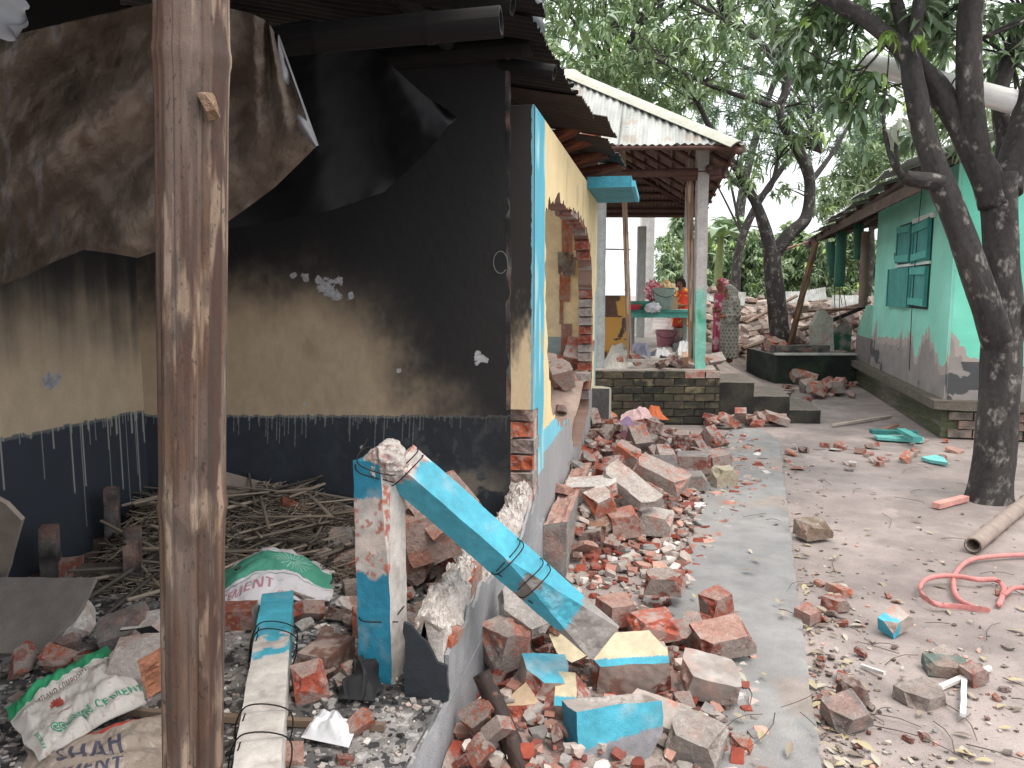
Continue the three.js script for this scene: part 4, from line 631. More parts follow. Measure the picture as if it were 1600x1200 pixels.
for (let i = 0; i < 12; i++) { const s = [0.1 + RB() * 0.14, 0.02 + RB() * 0.05, 0.09 + RB() * 0.08]; VAR.mortar.push(chunk({ s, cuts: randCuts(RB, s, 4, 0.75), e: 0.018, a: 0.0024, r: 0.009, col: mortarCol([C.mortar, C.grey, C.dust, C.white, C.pink][i % 5]), seed: i * 5 + 2 })); }
for (let i = 0; i < 9; i++) { const s = [0.19 + RB() * 0.1, 0.15 + RB() * 0.04, 0.13 + RB() * 0.05], bc = brickCol([C.red, C.red2, C.orange][i % 3], 0.45), mc = mortarCol([C.mortar, C.dust, C.grey][i % 3]), face = ['+z', '+y', '-x'][i % 3]; VAR.masonry.push(chunk({ s, cuts: randCuts(RB, s, 4, 0.78), e: 0.02, a: 0.003, r: 0.016, col: (t, p, q) => t === face ? mc(t, p, q) : (Math.abs(p.y + 0.004) < 0.011 || Math.abs(p.x - 0.03) < 0.008) ? mc(t, p, q) : bc(t, p, q), seed: i * 7 + 3 })); }
for (let i = 0; i < 6; i++) VAR.whole.push(chunk({ s: [0.235, 0.068, 0.112], cuts: i % 2 ? randCuts(RB, [0.235, 0.068, 0.112], 1, 0.86) : [], e: 0.03, a: 0.002, r: 0.008, col: brickCol([C.red, C.red2, C.burnt][i % 3], 0.4 + 0.1 * i), seed: i * 9 + 4 }));
const pick = (R, a) => a[Math.floor(R() * a.length)];
// heaps are described along the front wall: u along it, w away from it
const H1 = (u, w) => 0.27 * sst(1.15, 0.1, w) * sst(-1.0, -0.3, u) * sst(1.5, 0.95, u) * (0.65 + 0.7 * fbm(u * 3, w * 3, 2, 3));
const wM = u => clamp(0.55 + 0.3 * (u - 2.2), 0.4, 1.35);
const H2 = (u, w) => 0.38 * sst(wM(u), 0.02, w) * sst(1.95, 2.6, u) * sst(6.6, 5.2, u) * (0.6 + 0.75 * fbm(u * 2.4, w * 2.4, 7, 3));
function bed(name, label, u0, u1, w0, w1, H, nu, nw) {
  const pos = [], col = [], idx = [];
  for (let i = 0; i <= nu; i++) for (let j = 0; j <= nw; j++) { const u = lerp(u0, u1, i / nu), w = lerp(w0, w1, j / nw), p = facP(u, 0, w), h = H(u, w), ed = Math.min(1, h * 12), n = fbm(u * 14, w * 14, 3, 4); p.y = groundY(p.x, p.z) + h * 0.72 - 0.02 + (n - 0.5) * 0.07 * ed; pos.push(p.x, p.y, p.z); const m = fbm(u * 8, w * 8, 9, 4), f = fbm(u * 40, w * 40, 11, 2); let c = mix3(C.dust, C.red, sst(0.45, 0.65, m)); c = mix3(c, C.grey, sst(0.5, 0.7, f) * 0.6); c = mix3(hex('#a8948a'), c, clamp(h * 20)); col.push(...c); }
  for (let i = 0; i < nu; i++) for (let j = 0; j < nw; j++) { const a = i * (nw + 1) + j, b = a + nw + 1; idx.push(a, a + 1, b, b, a + 1, b + 1); }
  return single(name, boxUV(geoFrom(pos, idx, null, col)), M.rubble, label, 'rubble', null, 'stuff');
}
bed('rubble_bed', 'crushed brick and mortar dust under the heap beside the leaning post', -1.1, 1.7, 0.02, 1.25, H1, 70, 40);
bed('rubble_bed', 'crushed brick and mortar dust under the long heap along the front wall', 1.7, 6.8, -0.1, 1.8, H2, 110, 50);
function heap(n, seed, u0, u1, w0, w1, H, mix, label, group, scale = [0.7, 1.15], skip = () => false) {
  const R = rng(seed); let c = 0, tries = 0;
  while (c < n && tries++ < n * 30) {
    const u = lerp(u0, u1, R()), w = lerp(w0, w1, Math.pow(R(), 1.15)), h = H(u, w); if (h < 0.015 && R() > 0.04) continue;
    const q = R(), kind = q < mix[0] ? 'brick' : q < mix[1] ? 'mortar' : q < mix[2] ? 'masonry' : 'whole', p = facP(u, 0, w), k = lerp(scale[0], scale[1], R()); if (skip(proj(V(p.x, h * 0.8, p.z)), k)) continue;
    const nm = { brick: 'brick_fragment', mortar: 'mortar_fragment', masonry: 'masonry_block', whole: 'fallen_brick' }[kind], wd = { brick: 'brick piece', mortar: 'mortar slab', masonry: 'brick lump', whole: 'whole brick' }[kind];
    const vi = Math.floor(R() * VAR[kind].length), tone = kind === 'brick' ? ['red', 'orange', 'maroon', 'dusty', 'sooty'][vi % 5] : kind === 'mortar' ? ['pale', 'grey', 'dusty', 'whitish', 'pinkish'][vi % 5] : kind === 'masonry' ? ['greyish', 'reddish', 'orange'][vi % 3] : ['red', 'dark', 'sooty'][vi % 3], m = single(nm, VAR[kind][vi], M.rubble, (k > (scale[0] + scale[1]) / 2 ? 'larger ' : 'smaller ') + tone + ' ' + wd + ' ' + label(u, w), kind === 'mortar' ? 'mortar piece' : 'brick', wd + 's ' + group); m.scale.setScalar(k); m.position.copy(p); m.rotation.set((R() - 0.5) * 1.3, R() * 6.28, (R() - 0.5) * 1.3); rest(m, groundY(p.x, p.z) + h * 0.75 - 0.022 + R() * 0.03 * Math.min(1, h * 8)); c++;
  }
}
heap(96, 71, -0.75, 1.35, 0.06, 1.2, H1, [0.56, 0.78, 0.92], (u, w) => (w < 0.35 ? 'against the plinth' : w < 0.75 ? 'mid-heap' : 'beside the path') + (u < 0 ? ' at the front' : u < 0.7 ? ' under the leaning post' : ' at the back') + ' of the near heap', 'in the near heap', [0.3, 0.72], (q, k) => q[0] > 770 && q[0] < 1150 && q[1] > 1020 && k > 0.38);
heap(190, 72, 1.95, 6.3, 0.03, 1.6, H2, [0.62, 0.84, 0.93], (u, w) => (w < wM(u) * 0.33 ? 'at the wall side' : w < wM(u) * 0.66 ? 'in the middle' : 'on the path side') + ' of the long heap ' + (u < 3 ? 'near the ledge' : u < 4.2 ? 'below the hole' : u < 5.4 ? 'by the far corner' : 'before the platform'), 'in the long heap', [0.45, 1.0]);
// pieces one can tell apart: [px, py of the lower edge, height it rests at, size, cuts, colour, rotation]
const painted = (face, band) => (t, p, s) => t === face ? band(p) : t === '-y' || t === 'cut' ? brickCol(C.red2, 0.5)(t, p, s) : mix3(brickCol(hex('#8f6f62'), 0.4)(t, p, s), C.dust, 0.25);
const cB = (z0) => p => p.z > z0 ? paint(C.blue, 5)(p) : mix3(C.cream, C.white, 0.35 * fbm(p.x * 20, p.y * 20, p.z * 20, 3));
function piece(label, px, py, y, s, cuts, col, rot, opt = {}) { const g = chunk({ s, cuts, e: opt.e ?? 0.014, a: opt.a ?? 0.003, r: opt.r ?? 0.014, col, seed: Math.round(px + py) }); return place(opt.name || 'masonry_block', g, label, opt.cat || 'masonry', px, py, y, eul(...rot), null, /blue|cream/.test(label) ? M.painted : M.rubble); }
piece('large block with cream top and blue stripe below the leaning post', 984, 1080, 0.1, [0.285, 0.15, 0.19], [[1, 0.4, -0.5, 0.135], [-0.9, 0.2, 0.5, 0.15], [0.3, -0.4, 1, 0.115]], painted('+y', cB(0.055)), [0.22, -0.12, 0.16]);
piece('brown brick block with a bright blue top in the near heap', 848, 1118, 0.1, [0.16, 0.17, 0.15], [[-0.9, 0.3, 0.6, 0.09], [1, 0.2, 0.3, 0.085]], painted('+y', paint(C.blue, 3)), [0.28, 0.2, -0.22]);
piece('brick block with cream and blue slanted top beside the blue-topped one', 888, 1150, 0.07, [0.13, 0.17, 0.15], [[1, 0.4, -0.2, 0.068], [-0.6, 1, 0.1, 0.09]], painted('+y', cB(0.03)), [0.35, -0.25, 0.2]);
piece('wedge of wall with blue over grey paint at the bottom of the near heap', 958, 1212, 0.03, [0.3, 0.25, 0.12], [[1, -0.75, 0, 0.11], [0.1, 1, -0.1, 0.118], [-1, -0.5, 0.2, 0.155]], (t, p, s) => t === '+z' ? (p.y > 0.02 + 0.1 * p.x ? paint(C.blue, 7)(p) : mix3(hex('#8c8b92'), hex('#a3a2a6'), fbm(p.x * 20, p.y * 20, 2, 3))) : t === '-x' ? (p.y > -0.02 ? C.blue2 : C.char) : mortarCol(C.mortar)(t, p, s), [-0.2, 0.32, 0.06]);
piece('cream painted plaster flake under the end of the leaning post', 893, 1030, 0.22, [0.13, 0.03, 0.13], [[1, 0, 0.9, 0.07], [-1, 0, 0.6, 0.06], [0.3, 0, -1, 0.05]], painted('+y', p => mix3(C.cream, C.white, 0.2)), [0.9, 0.4, 0.1]);
piece('pinkish brick lump against the broken stub wall', 792, 1042, 0.22, [0.17, 0.15, 0.13], [[-1, 0.4, 0.4, 0.07], [0.6, 1, 0.3, 0.08], [1, -0.2, 0.8, 0.085]], (t, p, s) => mix3(brickCol(C.orange, 0.8)(t, p, s), C.dust, 0.35), [0.2, 0.5, 0.1]);
piece('grey-white plaster slab tilted against the stub wall', 822, 985, 0.32, [0.22, 0.06, 0.17], [[1, 0.3, 0.6, 0.1], [-1, 0, 0.7, 0.1]], mortarCol(hex('#b8b2ae')), [0.5, -0.5, -0.35]);
piece('orange broken brick half hidden by the leaning post', 866, 1000, 0.27, [0.12, 0.12, 0.11], [[-1, 0.7, 0.4, 0.05], [0.7, 0.5, 0.9, 0.06]], brickCol(C.orange, 0.1), [0.3, 0.8, 0.5]);
piece('flat grey concrete block right of the cream-topped block', 1108, 1085, 0.06, [0.22, 0.1, 0.17], [[-1, 0.2, 0.5, 0.1], [1, 0.5, -0.4, 0.11], [0.5, -0.3, 1, 0.1]], (t, p, s) => mix3(mortarCol(hex('#a39a94'))(t, p, s), C.pink, t === 'cut' ? 0.3 : 0), [0.15, -0.3, -0.08]);
piece('squarish grey and red block lowest in the near heap', 1086, 1200, 0.03, [0.17, 0.13, 0.14], [[1, 0.6, 0.2, 0.085], [-1, 0.3, 0.7, 0.1]], (t, p, s) => t === '-z' ? brickCol(C.red, 0.4)(t, p, s) : mortarCol(hex('#aca39c'))(t, p, s), [0.2, -0.5, -0.1]);
piece('pale dusty brick slab below the cream-topped block', 1018, 1150, 0.05, [0.24, 0.08, 0.14], [[1, 0.2, 0.5, 0.11], [-1, 0.4, -0.3, 0.1]], (t, p, s) => mix3(brickCol(C.orange, 0.7)(t, p, s), C.dust, 0.4), [0.2, -0.35, -0.15]);
piece('smooth red brick half right of the leaning post', 962, 972, 0.16, [0.14, 0.1, 0.12], [[1, 0.5, 0.4, 0.08]], (t, p, s) => mix3(brickCol(C.red, 0.2)(t, p, s), C.pink, t === '+y' ? 0.55 : 0.1), [0.1, 0.5, -0.1]);
piece('jagged red brick behind the cream-topped block', 1020, 1000, 0.13, [0.19, 0.1, 0.12], [[1, 0.8, 0.3, 0.08], [-1, 0.9, 0.2, 0.08], [0.2, 0.4, 1, 0.06]], brickCol(C.red, 0.15), [0.05, 0.2, 0.1]);
piece('dusty red brick at the far end of the near heap', 1038, 926, 0.08, [0.19, 0.09, 0.13], [[1, 0.6, 0.3, 0.09], [-1, 0.5, 0.6, 0.09]], brickCol(C.red2, 0.5), [0.1, -0.4, 0.12]);
piece('red brick cube on the path edge of the near heap', 1118, 962, 0.06, [0.12, 0.1, 0.11], [[-1, 0.5, 0.4, 0.06]], (t, p, s) => mix3(brickCol(C.red, 0.2)(t, p, s), C.pink, t === '+y' ? 0.4 : 0), [0.1, 0.4, 0.2]);
piece('long dusty masonry slab lying at the path edge', 1128, 1022, 0.05, [0.24, 0.1, 0.15], [[1, 0.7, 0.2, 0.1], [-1, 0.3, 0.8, 0.12]], (t, p, s) => t === '+y' ? mortarCol(C.pink)(t, p, s) : brickCol(C.red2, 0.5)(t, p, s), [0.25, 0.25, 0.05]);
piece('small sharp red brick by the plinth', 748, 1140, 0.05, [0.12, 0.11, 0.08], [[1, 1, 0.2, 0.045], [-1, 0.4, 0.6, 0.05]], brickCol(C.red, 0.1), [0.2, 0.2, 0]);
piece('tilted brick with white mortar face left of the blue-topped block', 826, 1160, 0.06, [0.15, 0.15, 0.1], [[1, 0.5, 0.3, 0.07], [-0.5, 1, 0.4, 0.075]], (t, p, s) => t === '+z' ? mortarCol(C.white)(t, p, s) : t === '+y' ? mix3(C.cream, C.pink, 0.5) : brickCol(C.red, 0.4)(t, p, s), [0.1, 0.7, 0.35]);
piece('orange brick flake at the bottom edge by the brown pole', 880, 1205, 0.02, [0.12, 0.045, 0.09], [[1, 0.4, 0.7, 0.055], [-1, 0.5, 0.5, 0.05]], brickCol(C.orange, 0.1), [0.5, 0.3, 0.1]);
// long heap, larger pieces
const w2 = (px, py, y, label, s, cuts, col, rot) => piece(label, px, py, y * 0.72, s.map(q => q * 0.76), cuts.map(q => [q[0], q[1], q[2], q[3] * 0.76]), col, rot, { e: 0.024, r: 0.018, a: 0.004 });
w2(972, 838, 0.12, 'square red brick block at the front of the long heap', [0.24, 0.19, 0.2], [[1, 0.7, 0.3, 0.14]], (t, p, s) => mix3(brickCol(C.red, 0.3)(t, p, s), C.pink, t === '+y' ? 0.4 : 0.1), [0.1, 0.2, 0.1]);
w2(1022, 832, 0.06, 'pale rounded masonry block at the front of the long heap', [0.3, 0.17, 0.22], [[1, 0.8, 0.2, 0.14], [-1, 0.7, 0.3, 0.15]], (t, p, s) => mix3(brickCol(C.orange, 0.8)(t, p, s), C.white, 0.45), [0.1, -0.3, -0.05]);
w2(925, 775, 0.4, 'long red-edged slab lying on the long heap near the wall', [0.42, 0.1, 0.26], [[1, 0.3, 0.7, 0.2]], (t, p, s) => t === '+y' ? mortarCol(C.white)(t, p, s) : brickCol(C.red, 0.4)(t, p, s), [0.12, -0.15, 0.12]);
w2(985, 790, 0.3, 'long pale plaster slab sloping down the long heap', [0.5, 0.09, 0.24], [[1, 0.2, 0.6, 0.22], [-1, 0.1, 0.8, 0.24]], mortarCol(hex('#c3b9b2')), [0.35, -0.7, -0.35]);
w2(1032, 768, 0.22, 'pinkish masonry slab at the middle of the long heap', [0.5, 0.14, 0.26], [[1, 0.5, 0.4, 0.23], [-1, 0.4, 0.5, 0.24]], (t, p, s) => mix3(brickCol(C.orange, 0.9)(t, p, s), C.dust, 0.5), [0.25, -0.6, -0.2]);
w2(936, 808, 0.28, 'white-faced brick lump low in the long heap beside the wall', [0.2, 0.16, 0.2], [[1, 0.5, 0.5, 0.12], [-1, 0.5, 0.2, 0.1]], (t, p, s) => t === '+y' ? mortarCol(C.white)(t, p, s) : brickCol(C.orange, 0.4)(t, p, s), [0.3, 0.4, 0.2]);
w2(938, 842, 0.1, 'yellowish brick fragment at the foot of the long heap', [0.24, 0.15, 0.2], [[1, 0.7, 0.2, 0.11], [-1, 0.3, 0.6, 0.12]], (t, p, s) => mix3(brickCol(C.red2, 0.7)(t, p, s), hex('#b09a80'), 0.4), [0.2, 0.9, 0.2]);
w2(1036, 748, 0.2, 'upright grey slab with a white edge in the long heap', [0.3, 0.24, 0.1], [[1, 0.3, 0, 0.14]], (t, p, s) => t === '+x' || t === 'cut' ? C.white : mortarCol(C.grey)(t, p, s), [-0.2, 0.1, 0]);
w2(1085, 738, 0.1, 'reddish brick block on the path side of the long heap', [0.36, 0.2, 0.22], [[1, 0.3, 0.5, 0.18]], (t, p, s) => t === '+y' ? mortarCol(C.grey)(t, p, s) : brickCol(C.red2, 0.4)(t, p, s), [0.1, -0.2, 0.05]);
w2(1118, 742, 0.05, 'dusty block standing at the path edge of the long heap', [0.26, 0.24, 0.24], [[1, 1, 0.2, 0.17]], (t, p, s) => mix3(brickCol(C.red, 0.6)(t, p, s), C.dust, 0.3), [0.1, 0.4, 0.08]);
w2(1131, 760, 0.04, 'pale yellowish stone at the path edge of the long heap', [0.24, 0.2, 0.16], [[1, 0.9, 0.3, 0.12], [-1, 0.8, 0.3, 0.11], [1, -1, 0, 0.14]], mortarCol(hex('#c9bfa6')), [0.1, 0.2, 0]);
w2(1082, 764, 0.04, 'grey wedge of mortar beside the pale stone', [0.28, 0.16, 0.18], [[1, 0.8, 0.2, 0.12], [-1, 1, 0.1, 0.12]], mortarCol(C.grey), [0.1, 0, 0]);
// bricks and lumps inside the veranda
const inn = (px, py, label, s, cuts, col, rot, y = FLOOR) => piece(label, px, py, y, s, cuts, col, rot);
inn(512, 1040, 'whole soot-darkened brick on the ash between the two blue posts', [0.115, 0.075, 0.17], [], brickCol(C.burnt, 0.2), [0, -0.35, 0]);
inn(484, 1088, 'pointed red brick fragment below the sooty brick', [0.1, 0.08, 0.1], [[1, 1, 0.3, 0.045], [-1, 0.8, 0.4, 0.05], [0.3, 0.6, 1, 0.04]], (t, p, s) => mix3(brickCol(C.red, 0.1)(t, p, s), C.dust, t === '+y' ? 0.5 : 0), [0.2, 0.4, 0]);
inn(568, 988, 'orange brick end leaning by the standing post', [0.08, 0.085, 0.09], [[-1, 0.9, 0.2, 0.05]], brickCol(C.orange, 0.1), [0, 0.2, 0]);
inn(222, 1076, 'brick end with white plaster top and orange broken face by the bamboo post', [0.2, 0.13, 0.16], [[1, 0.1, 0.75, 0.075], [-1, 0.6, 0.2, 0.09]], (t, p, s) => t === 'cut' && p.x > 0 ? hex('#c98a6c') : mortarCol(hex('#d2c8c2'))(t, p, s), [0.1, 0.1, 0.05]);
inn(372, 976, 'dark orange brick under the crumpled sack right of the bamboo post', [0.13, 0.075, 0.11], [], (t, p, s) => t === '+x' ? mortarCol(C.white)(t, p, s) : brickCol(hex('#a14a30'), 0.05)(t, p, s), [0, 0.1, 0]);
inn(500, 866, 'brick with white plaster rim and orange face behind the crumpled sack', [0.17, 0.085, 0.13], [[-1, 0.5, 0.1, 0.08]], (t, p, s) => t === '+z' ? brickCol(C.orange, 0.05)(t, p, s) : mortarCol(C.white)(t, p, s), [0.1, 0.25, 0.12]);
inn(440, 864, 'half buried orange brick at the straw edge', [0.12, 0.06, 0.1], [[1, 0.6, 0.2, 0.05]], brickCol(C.orange, 0.3), [0.1, -0.2, 0.1]);
inn(548, 870, 'pale grey plaster slab leaning behind the standing post', [0.2, 0.12, 0.1], [[1, 0.8, 0, 0.09], [-1, 0.8, 0, 0.1]], mortarCol(hex('#a39b95')), [-0.4, 0.2, 0]);
inn(530, 884, 'flat grey rubble slab behind the standing post', [0.22, 0.05, 0.16], [[1, 0, 0.8, 0.1]], mortarCol(C.grey), [0.15, 0.2, 0]);
inn(112, 1000, 'white plaster scrap with a brown end near the grey board', [0.15, 0.06, 0.12], [[1, 0.5, 0.7, 0.06], [-1, 0.2, 0.5, 0.06]], mortarCol(C.white), [0.3, 0.5, 0.3]);
inn(108, 912, 'red brick standing on edge beside the stool', [0.11, 0.11, 0.07], [[-1, 1, 0.2, 0.06]], brickCol(C.red2, 0.2), [0, 0.3, 0]);
inn(196, 1010, 'grey plaster slab left of the bamboo post', [0.16, 0.06, 0.13], [[1, 0.3, 0.7, 0.08]], mortarCol(hex('#6f6b69')), [0.4, 0.4, 0.1]);
inn(232, 1008, 'black-faced plaster lump with white rim behind the bamboo post', [0.13, 0.09, 0.1], [[1, 0.7, 0.3, 0.07]], (t, p, s) => t === '+z' ? C.char : mortarCol(C.white)(t, p, s), [0.2, 0.1, 0.1]);
inn(548, 925, 'small dark brick cube by the standing post', [0.06, 0.05, 0.06], [], brickCol(C.burnt, 0.3), [0, 0.4, 0]);
for (const [px, py, y, l] of [[676, 872, FLOOR + 0.12, 'rough pink masonry lump behind the leaning post'], [700, 842, FLOOR + 0.2, 'large pinkish broken wall lump behind the leaning post'], [645, 905, FLOOR + 0.02, 'grey plaster-faced chunk behind the standing post'], [660, 850, FLOOR + 0.1, 'dusty pink brick mass against the back wall']]) piece(l, px, py, y, [0.24, 0.2, 0.22], randCuts(RB, [0.24, 0.2, 0.22], 5, 0.76), (t, p, s) => mix3(mortarCol(C.pink)(t, p, s), brickCol(C.orange, 0.8)(t, p, s), 0.35), [RB(), RB() * 3, RB()]);
{ // the rest of the lumps on the veranda floor
  const R = rng(515), spots = []; for (let i = 0; i < 56; i++) spots.push([lerp(420, 690, R()), lerp(860, 1010, R())]); for (let i = 0; i < 20; i++) spots.push([lerp(0, 240, R()), lerp(960, 1110, R())]); for (let i = 0; i < 16; i++) spots.push([lerp(450, 620, R()), lerp(1010, 1200, R())]);
  for (const [px, py] of spots) { const P = atY(px, py, FLOOR); if (P.clone().sub(V(J.x, 0, J.z)).dot(nF) > -0.16) continue; const k = R() < 0.5 ? 'mortar' : 'brick', m = single(k === 'mortar' ? 'mortar_fragment' : 'brick_fragment', pick(R, VAR[k]), M.rubble, (k === 'mortar' ? 'small mortar chunk' : 'small brick chunk') + ' on the veranda floor ' + (px < 245 ? (py < 1030 ? 'below the grey board' : 'by the flat green-banded sack') : py > 1010 ? 'right of the fallen post' : px < 520 ? 'around the crumpled sack' : px < 580 ? 'left of the standing post' : py < 930 ? 'behind the standing post' : 'at the foot of the stub wall'), k === 'mortar' ? 'mortar piece' : 'brick', k + ' chunks strewn on the veranda floor'); m.scale.setScalar(0.25 + R() * 0.5); m.position.copy(P); m.rotation.set(R() * 1.2 - 0.6, R() * 6.28, R() * 1.2 - 0.6); rest(m, FLOOR - 0.004); }
  // heap spilling inside the room behind the hole
  for (let i = 0; i < 34; i++) { const u = lerp(UE - 2.6, UE - 0.25, R()), w = -TH - R() * 0.9, h = 0.35 + 0.6 * sst(UE - 2.8, UE - 0.6, u) * (0.6 + 0.5 * R()), k = pick(R, ['mortar', 'masonry', 'masonry', 'brick']), p = facP(u, 0, w), m = single({ mortar: 'mortar_fragment', masonry: 'masonry_block', brick: 'brick_fragment' }[k], pick(R, VAR[k]), M.rubble, { mortar: 'grey mortar slab', masonry: 'dusty block of bricks', brick: 'red brick fragment' }[k] + ' inside the smashed hole ' + (u < UE - 1.5 ? 'at its near side' : u < UE - 0.8 ? 'in its middle' : 'by the room end wall'), k === 'mortar' ? 'mortar piece' : 'brick', k + ' pieces heaped inside the hole'); m.scale.setScalar(0.8 + R() * 0.6); m.position.copy(p); m.rotation.set(R() * 1.5, R() * 6.28, R() * 1.5); rest(m, h - 0.1); }
  const g = grid(30, 16, (u, v) => { const U = lerp(UE - 3.2, UE - 0.14, u), W = -0.03 - v * 1.6, p = facP(U, 0, W); p.y = 0.2 + 0.62 * sst(UE - 3.0, UE - 0.6, U) * (0.75 + 0.5 * fbm(U * 3, W * 3, 2, 3)) + 0.1 * (fbm(U * 9, W * 9, 4, 3) - 0.5); return p; }, 3, 1.6);
  single('rubble_bed', g, worn('#a89488', 1), 'dusty debris slope inside the smashed hole', 'rubble', null, 'stuff');
}
{ // brown pole on the near heap
  const o = single('brown_pole', limb([atY(752, 1052, 0.4), atY(782, 1120, 0.28), atY(838, 1260, 0.12)], [0.03, 0.034, 0.036], 14, 0.12, 3, 0.03), std({ map: rep(T.bark, 3, 2), color: 0xd8a890, bumpMap: rep(T.barkH, 3, 2), bumpScale: 0.006, roughness: 0.7 }), 'dark brown wooden pole lying on the near heap beside the plinth', 'pole');
  single('bamboo_stick', bamboo(atY(862, 872, 0.02), atY(914, 832, 0.12), 0.011, 8, false, 3), M.bamboo, 'short thin bamboo stick on the mud beside the cement ledge', 'stick');
}

// ---------------------------------------------------------------- open porch house behind
const PZ = 9.15, PT = 0.66; // front face depth and platform height
{
  const o = thing('porch_house', 'open porch with hipped tin roof on a mossy brick platform behind the burnt house', 'house');
  const xl = atZ(900, 600, PZ).x, xr = atZ(1115, 600, PZ).x, zr = 16.4, R = rng(61);
  const pf = node('platform', o, 'mossy brick platform'), sg = node('steps', o, 'dark cement steps'), rf = node('roof', o, 'hipped corrugated tin roof');
  part('platform_core', box(xr - xl - 0.06, PT - 0.03, zr - PZ - 0.06, (xl + xr) / 2, (PT - 0.03) / 2, -(PZ + zr) / 2), worn('#6b625a', 0.8), pf);
  part('platform_floor', box(xr - xl - 0.1, 0.03, zr - PZ - 0.1, (xl + xr) / 2, PT - 0.012, -(PZ + zr) / 2), worn('#a39a92', 0.6), pf, 'dusty cement floor of the porch');
  // brick courses of the front and the right end
  const moss = [hex('#4c4b3c'), hex('#3b3b34'), hex('#5c5546'), hex('#514840'), hex('#32342e')];
  const bcol = (lighter, red) => (t, p, s) => { const n = fbm(p.x * 9 + s * 3.1, p.y * 14, p.z * 9, 4), m = fbm(p.x * 5 + s * 1.7, p.y * 20 + s, p.z * 5, 4); let c = mix3(moss[s % 5], hex('#2a2c28'), clamp(n * 2 - 0.8)); if (m > 0.56) c = mix3(c, hex('#8d8468'), sst(0.56, 0.62, m) * lighter); if (red) c = mix3(brickCol(C.red, 0.5)(t, p, s), C.dust, 0.15); return c; };
  const nC = 7, ch = (PT - 0.02) / nC, bl = 0.245; const vars = {};
  for (let r = 0; r < nC; r++) {
    let x = xl - (r % 2) * bl / 2;
    while (x < xr - 0.02) { const x0 = Math.max(xl, x), x1 = Math.min(xr, x + bl); if (x1 - x0 > 0.04) { const red = r === nC - 1 && x0 > xl + 1.15, g = chunk({ s: [x1 - x0 - 0.012, ch - 0.012, 0.11], e: 0.045, a: 0.0035, col: bcol(r > 3 && r < 6 ? 0.85 : 0.35, red), seed: Math.floor(R() * 900) }), b = part('brick', g, M.rubble, pf); b.position.set((x0 + x1) / 2, r * ch + ch / 2 + 0.012, -PZ - 0.045 + R() * 0.012); b.rotation.set((R() - 0.5) * 0.03, (R() - 0.5) * 0.03, (R() - 0.5) * 0.02); } x += bl; }
  }
  for (let r = 0; r < nC; r++) for (let k = 0; k < 8; k++) { const g = vars[k] || (vars[k] = chunk({ s: [0.11, ch - 0.012, bl - 0.012], e: 0.06, a: 0.003, col: bcol(0.3, false), seed: 200 + k })); const b = part('brick', g, M.rubble, pf); b.position.set(xr - 0.05, r * ch + ch / 2 + 0.012, -PZ - 0.24 - k * bl - (r % 2) * 0.12); }
  part('joint_mortar', box(xr - xl - 0.03, PT - 0.05, 0.06, (xl + xr) / 2, (PT - 0.05) / 2 + 0.01, -PZ - 0.075), worn('#3d3a33', 1), pf);
  // steps up from the yard, at the right end
  const sx = xr + 0.002, stp = [[0.42, 0.5], [0.86, 0.33], [1.24, 0.16]]; let px = sx;
  stp.forEach(([dx, h], i) => { const g = chunk({ s: [sx + dx - px, h + 0.05, 1.05], e: 0.08, a: 0.005, col: (t, p, s) => t === '+y' ? mix3(hex('#958c82'), hex('#6d675f'), fbm(p.x * 8, p.z * 8, 2, 4)) : mix3(hex('#2c2c2a'), hex('#45433c'), sst(0.4, 0.7, fbm(p.x * 6, p.y * 6, p.z * 6, 4))), seed: 30 + i }), s = part('step', g, M.rubble, sg); s.position.set((px + sx + dx) / 2, h / 2 - 0.025, -PZ - 0.62); px = sx + dx; });
  // posts
  const post = (px, zt, w, yb, yt, mat, tilt = 0, name = 'post') => { const b = atZ(px, 500, zt); const g = chunk({ s: [w, yt - yb, w], e: 0.14, a: 0.004, col: mat, seed: Math.round(px) }), m = part(name, g, M.painted, o); m.position.set(b.x, (yb + yt) / 2, -zt); m.rotation.z = tilt; return m; };
  const teal = (t, p, s) => { const n = fbm(p.x * 12, p.y * 2.2, p.z * 12, 4), y = p.y; let c = mix3(hex('#a8a4a2'), hex('#c6c2c0'), n); if (y < -0.35) c = mix3(c, hex('#7fc4b4'), sst(0.35, 0.6, n + (y < -0.7 ? 0.15 : 0))); if (y < -0.62 && y > -0.8) c = mix3(c, hex('#3fa585'), sst(0.4, 0.6, n)); return c; };
  post(1092, PZ + 0.22, 0.13, PT, 3.33, teal, 0.012); const wd = (t, p, s) => mix3(hex('#6d5f55'), hex('#9a8c80'), fbm(p.x * 40, p.y * 2, p.z * 40, 3)); const pale = (t, p, s) => mix3(hex('#b0b4b4'), hex('#cfd2d0'), fbm(p.x * 20, p.y * 3, p.z * 20, 3));
  post(1072, 13.6, 0.12, PT, 3.5, pale); post(1000, 15.8, 0.16, PT, 2.9, pale); post(938, PZ + 0.25, 0.1, PT, 3.3, (t, p) => mix3(hex('#8f9a9c'), hex('#b4babb'), fbm(p.x * 30, p.y * 2, p.z * 30, 3)));
  part('bamboo_pole', bamboo(atZ(1081, 573, PZ + 0.3), atZ(1077, 250, PZ + 0.35), 0.042, 9, false, 2), M.bamboo, o); part('bamboo_pole', bamboo(atZ(984, 560, PZ + 0.5), atZ(973, 235, PZ + 0.5), 0.035, 9, false, 3), M.bamboo, o);
  // roof
  const Cn = atZ(1158, 226, 8.75), T1 = atZ(853, 113, 10.35), ey = Cn.y, ry = T1.y, zB = 16.7, cx = T1.x, hw = Cn.x - cx, zF = 8.75, T2 = V(cx, ry, -(zB - (10.35 - zF)));
